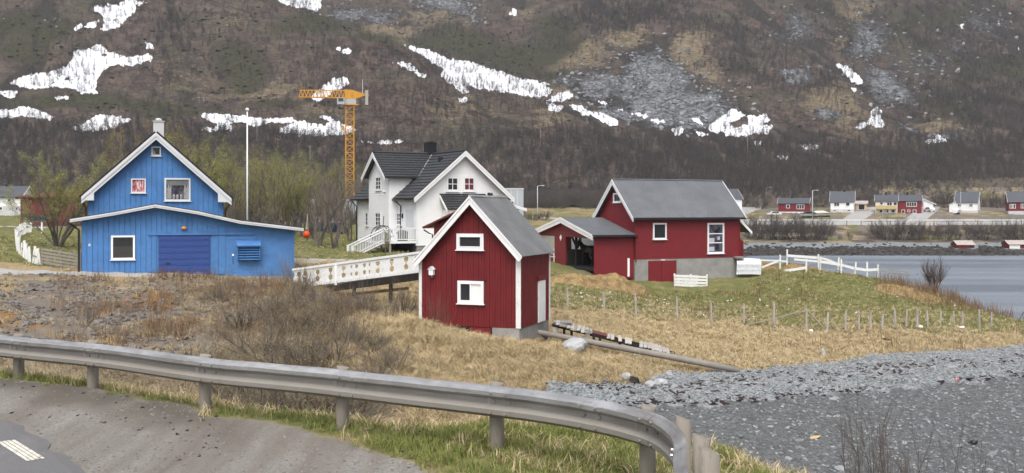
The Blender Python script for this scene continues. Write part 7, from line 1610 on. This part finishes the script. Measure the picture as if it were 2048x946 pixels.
cover('dirt_clods', 30000, -28, 0, 34, 57, lambda x, y, px: G(m_dirt, x, y) * .75 * clump(x, y, .8, 73, -.3, .2), [MB().ico((0, 0, 0), .09, 1.4, 1, .6, .4, random.Random(i + 560), 1).mesh('clod', CLOD) for i in range(3)], .25, 1.5, .4)
# moss cushions on the dirt
def cushion(seed, mat):
    return MB().ico((0, 0, 0), .16, 1.3, 1, .45, .3, random.Random(seed), 1).mesh('cushion', mat)
MOSS = blade_mat('orange_moss', (.18, .10, .035), (.26, .155, .06), (.17, .11, .06))
cover('orange_moss', 14000, -24, -8, 40, 56, lambda x, y, px: G(m_moss, x, y) ** 1.3 * .55, [cushion(i, MOSS) for i in range(2)], .2, .7, .2, -.02)
# pebbles, weed and stones on the beach
def pebble(seed, mat): return MB().ico((0, 0, 0), .075, 1.25, .95, .55, .25, random.Random(seed), 1).mesh('pebble', mat)
PEB = blade_mat('beach_pebble_stone', (.10, .108, .112), (.26, .272, .278), (.36, .37, .37)); DARKW = blade_mat('dry_seaweed', (.022, .014, .014), (.055, .032, .03), (.08, .05, .04)); PEBS = [pebble(i, PEB) for i in range(5)]
ridge_y = lambda px: np.interp(px, [1080, 1200, 1400, 1600, 1800, 2048], [792, 806, 806, 788, 772, 748])
def scr(x, y): return HY + (CAMZ - ground_z(x, y)) * F / y
cover('beach_pebbles', 120000, 0, 36, 30, 60, lambda x, y, px: G(m_beach, x, y) * np.where(scr(x, y) < ridge_y(px), .9, .10), PEBS, .35, 1.05, .3)
cover('beach_stones', 6000, 0, 36, 30, 60, lambda x, y, px: G(m_beach, x, y) * np.where(scr(x, y) < ridge_y(px) + 6, .35, .04), PEBS, 1.2, 2.4, .3)
cover('seaweed_strands', 30000, 0, 36, 34, 60, lambda x, y, px: G(m_beach, x, y) * np.maximum(np.exp(-((scr(x, y) - ridge_y(px)) / 6.) ** 2) * .95, np.exp(-((scr(x, y) - ridge_y(px) + 34) / 12.) ** 2) * .6) * clump(x, y, .9, 22, -.25, .15), [MB().ico((0, 0, 0), .2, 1.6, .5, .25, .4, random.Random(60 + i), 1).mesh('weed', DARKW) for i in range(3)], .15, .7, .15, .02)
cover('shoulder_gravel', 40000, -14, 4, 8, 15.5, lambda x, y, px: G(m_shoulder, x, y) * .5 * (.2 + .8 * clump(x, y, .7, 26)) + bankmask(x, y) * .03, [MB().ico((0, 0, 0), .016, 1.2, 1, .7, .3, random.Random(80 + i), 1).mesh('grit', blade_mat('road_grit_%d' % i, (.13, .122, .11), (.24, .225, .2), (.11, .105, .10))) for i in range(2)], .3, 1.1, .3)
cover('asphalt_crumbs', 900, -8, -1, 9.5, 14, lambda x, y, px: clump(x, y, .9, 28, .1, .4) * .35, [MB().ico((0, 0, 0), .035, 1.3, 1, .6, .3, random.Random(90), 1).mesh('crumb', M['plasticblack'])], .25, .8, .3)
cover('hill_foot_shrubs', 9000, -70, 75, 300, 428, lambda x, y, px: np.where(px < 1440, S(330, 380, y), S(352, 372, y)) * .9, [m['crown'] for m in KINDS['farbush']], .5, .95, .1)
cover('lowland_shrubs', 1400, -55, 20, 115, 330, lambda x, y, px: S(120, 150, y) * (px < 1040) * .5 * clump(x, y, .03, 33, -.2, .2), [m['crown'] for m in KINDS['farbush']], .25, .6, .1)

# ------------------------------------------------------------------ birch woods on the slopes
def hill_tree(seed, h_, mt, mw, wide=.35, n=46):
    rnd = random.Random(seed); v = []; f = []; v2 = []; f2 = []
    top = Vector((rnd.gauss(0, .3), rnd.gauss(0, .3), h_)); stick(v2, f2, Vector((0, 0, -.3)), top, .06, .015, rnd)
    if rnd.random() < .6: stick(v2, f2, Vector((.2, .1, -.3)), Vector((rnd.gauss(0, .9), rnd.gauss(0, .9), h_ * .9)), .045, .012, rnd)
    for i in range(n):
        k = rnd.uniform(.15, 1); p = Vector((0, 0, 0)).lerp(top, k); az = rnd.uniform(0, 6.283); l_ = h_ * wide * (1.15 - .75 * k) * rnd.uniform(.5, 1.2)
        d = Vector((math.cos(az), math.sin(az), rnd.uniform(.1, 1.2))).normalized(); q = p + d * l_; stick(v, f, p, q, .05, 0, rnd)
        for _ in range(3):
            m_ = p.lerp(q, rnd.uniform(.3, .9)); stick(v, f, m_, m_ + (d + Vector((rnd.gauss(0, .6), rnd.gauss(0, .6), rnd.gauss(.3, .4)))).normalized() * l_ * .5, .035, 0, rnd)
    n0 = len(v); me = bpy.data.meshes.new('hill_tree'); me.from_pydata([tuple(x) for x in v + v2], [], f + [tuple(i + n0 for i in q) for q in f2]); me.materials.append(mt); me.materials.append(mw)
    me.polygons.foreach_set('material_index', [0] * len(f) + [1] * len(f2)); me.update(); return me
def twigmat(name, a, b2, c2):
    t = NT(name); r_ = t.n('ShaderNodeObjectInfo').outputs['Random']; return t.fin(t.mix(t.rng(r_, .8, .95), t.mix(r_, a, b2), c2), .95, 0, .1)
HT = twigmat('birch_twigs_far', (.05, .042, .041), (.10, .083, .078), (.085, .082, .054)); HTW = paint('birch_bark_far', (.12, .108, .104), .9); HTB = twigmat('brown_birch_twigs', (.065, .044, .036), (.118, .083, .064), (.058, .047, .043))
HTREES = [hill_tree(300 + i, 5.2 + .5 * i, HT, HTW) for i in range(4)]; HTREES_B = [hill_tree(320 + i, 3.6 + .4 * i, HTB, HTW, .3, 34) for i in range(3)]; JUN = [MB().ico((0, 0, .3), .9, 1.5, 1.2, .55, .35, random.Random(i), 2).mesh('juniper', paint('juniper_%d' % i, (.032, .038, .02), .95, None, 0, .3)) for i in range(2)]
def hill_scatter(name, n, prob, metas, s0, s1, zoff=0.0, tilt=.05, pylo=-30):
    Z = np.sqrt(rng.uniform(380 ** 2, 900 ** 2, n)); px = rng.uniform(-140, 2190, n); x = (px - CX) / F * Z; z = hill_z(x, Z); py = HY - (z - CAMZ) / Z * F
    e = (z - CAMZ) / Z; xx, zz_ = on_hill(px, np.minimum(py, HY - 4)); vis = np.abs(zz_ - Z) < 25
    p = prob(px, py, x, Z); k = (rng.rand(n) < p) & (py > pylo) & vis; m_ = int(k.sum())
    rot = np.stack([rng.normal(0, tilt, m_), rng.normal(0, tilt, m_), rng.uniform(0, 6.28, m_)], -1)
    return scatter(name, np.stack([x[k], Z[k], z[k] + zoff], -1), rng.uniform(s0, s1, m_), rot, metas)
hs_ = lambda g, px, Z: g[np.clip(np.round(np.interp(px, HPX, np.arange(len(HPX)))).astype(int), 0, len(HPX) - 1), np.clip(np.round(np.interp(Z, HZ, np.arange(len(HZ)))).astype(int), 0, len(HZ) - 1)]
def insnow(px, py):
    m_ = np.zeros(px.shape, bool)
    for poly in SNOW_POLYS: m_ |= poly_sd(px, py, poly) < 1
    return m_
def woods(px, py, x, Z):
    c_ = S(-.35, .25, fbm(x / 22, Z / 30, 131, 4))
    band = S(np.interp(px, [0, 500, 800, 1100, 1300, 1600, 1750, 2048], [238, 250, 262, 262, 275, 280, 282, 270]) - 6, np.interp(px, [0, 500, 800, 1100, 1300, 1600, 1750, 2048], [262, 268, 285, 280, 292, 296, 300, 292]), py + 10 * fbm(x / 15, Z / 15, 133, 3))
    dens = np.maximum(band * (.55 + .45 * c_), np.maximum(blob(px, py, [(1290, 40, 120, 50, .9), (1180, 45, 60, 40, .8), (1560, 110, 100, 75, 1.), (1480, 80, 50, 50, .8), (1640, 150, 40, 40, .7), (1950, 200, 120, 60, .8), (1850, 60, 120, 60, .6), (1960, 100, 100, 60, .6), (1700, 60, 60, 50, .4), (620, 110, 60, 40, .4), (330, 90, 60, 60, .4), (160, 250, 200, 20, .6), (1420, 60, 40, 60, .6), (1160, 90, 60, 40, .4), (1780, 300, 300, 30, .9)]), .06) * (.3 + .7 * c_))
    return np.where(insnow(px, py), dens * .35 + .05, dens) * (1 - .8 * hs_(k_rock, px, Z) * (py < 265))
hill_scatter('birch_wood', 130000, woods, HTREES, .42, .85)
hill_scatter('snow_birches', 60000, lambda px, py, x, Z: insnow(px, py) * .30 * S(-.4, .2, fbm(x / 12, Z / 16, 161, 3)), HTREES, .5, .95)
def brown(px, py, x, Z):
    c_ = S(-.3, .3, fbm(x / 18, Z / 26, 141, 4))
    d = blob(px, py, [(760, 170, 220, 80, .9), (900, 230, 220, 40, .9), (450, 110, 300, 80, .55), (250, 60, 200, 60, .5), (640, 140, 200, 60, .7), (1100, 235, 160, 30, .7), (1990, 90, 90, 60, .5), (1680, 230, 120, 50, .35), (350, 215, 240, 25, .5)])
    return np.where(insnow(px, py), .12, d * (.25 + .75 * c_)) * (1 - .7 * hs_(k_heath, px, Z))
hill_scatter('brown_birch_scrub', 90000, brown, HTREES_B, .4, .85)
hill_scatter('juniper_scrub', 26000, lambda px, py, x, Z: np.where(insnow(px, py), 0, (hs_(k_heath, px, Z) * .75 + .05) * S(-.1, .35, fbm(x / 9, Z / 12, 151, 4)) * (py < 265)), JUN, .35, 1.0, -.1)
SCREE = blade_mat('scree_block', (.10, .105, .115), (.28, .29, .30), (.36, .37, .38))
hill_scatter('scree_blocks', 60000, lambda px, py, x, Z: np.where(insnow(px, py), 0, np.where(px < 1480, hs_(k_rock, px, Z) ** 1.2 * .9, hs_(k_rock, px, Z) * .25)), [MB().ico((0, 0, .1), .55, 1.4, 1, .7, .35, random.Random(i + 400), 1).mesh('scree', SCREE) for i in range(3)], .5, 2.3, 0, .5)
hill_scatter('white_rocks', 500, lambda px, py, x, Z: blob(px, py, [(1580, 150, 25, 20, 1), (1920, 90, 120, 70, .35), (1470, 130, 12, 16, .8), (1490, 150, 10, 14, .8), (1850, 60, 60, 40, .3)]), [MB().ico((0, 0, .3), 1.2, 1.2, 1, 1.1, .35, random.Random(i + 420), 1).mesh('pale_rock', paint('pale_rock_%d' % i, (.42, .41, .40), .9, (.2, .2, .2), .3)) for i in range(2)], .4, 1.4, 0, .4)

cover('shore_rocks', 14000, 15, 130, 234, 258, lambda x, y, px: np.maximum(G(m_weed, x, y) * .8, .015) * (px > 1430) * np.where((((px > 1905) & (px < 1958)) | (px > 2008)) & (y > 240), 0, 1), [MB().ico((0, 0, .1), .5, 1.5, 1.1, .7, .35, random.Random(i + 500), 1).mesh('shore_rock', blade_mat('shore_rock_%d' % i, (.02, .02, .018), (.06, .055, .05), (.13, .125, .12))) for i in range(2)], .25, .9, .3)
cover('white_rubble', 9000, -12, 2, 17, 38, lambda x, y, px: blob(px, scr(x, y), [(752, 744, 26, 5), (205, 765, 16, 8, .8), (835, 815, 40, 8, .8)]) * .6, [MB().ico((0, 0, .05), .09, 1.5, 1, .7, .3, random.Random(i + 520), 1).mesh('rubble', M['white']) for i in range(2)], .5, 1.3, .3)
# white blossoms and litter in the meadow
cover('meadow_litter', 2600, 3, 34, 52, 74, lambda x, y, px: G(m_green, x, y) * (px > 1105) * .16 * clump(x, y, .35, 61, -.1, .3), [MB().ico((0, 0, .1), .06, 1.4, 1, .8, .3, random.Random(540), 1).mesh('litter', M['oldwhite2'])], .3, 1.1, .3)

# ------------------------------------------------------------------ thin haze over the valley
t = NT('haze_air'); t.t.nodes.remove(t.b); pv = t.t.nodes.new('ShaderNodeVolumePrincipled'); pv.inputs['Color'].default_value = (.80, .86, .95, 1); pv.inputs['Density'].default_value = .00019; pv.inputs['Anisotropy'].default_value = .2
t.t.links.new(pv.outputs[0], t.out.inputs['Volume'])
MB().box(-1600, 1600, -60, 1560, -11, float(hh.max()) + 8).build('haze', t.m, kind='stuff')
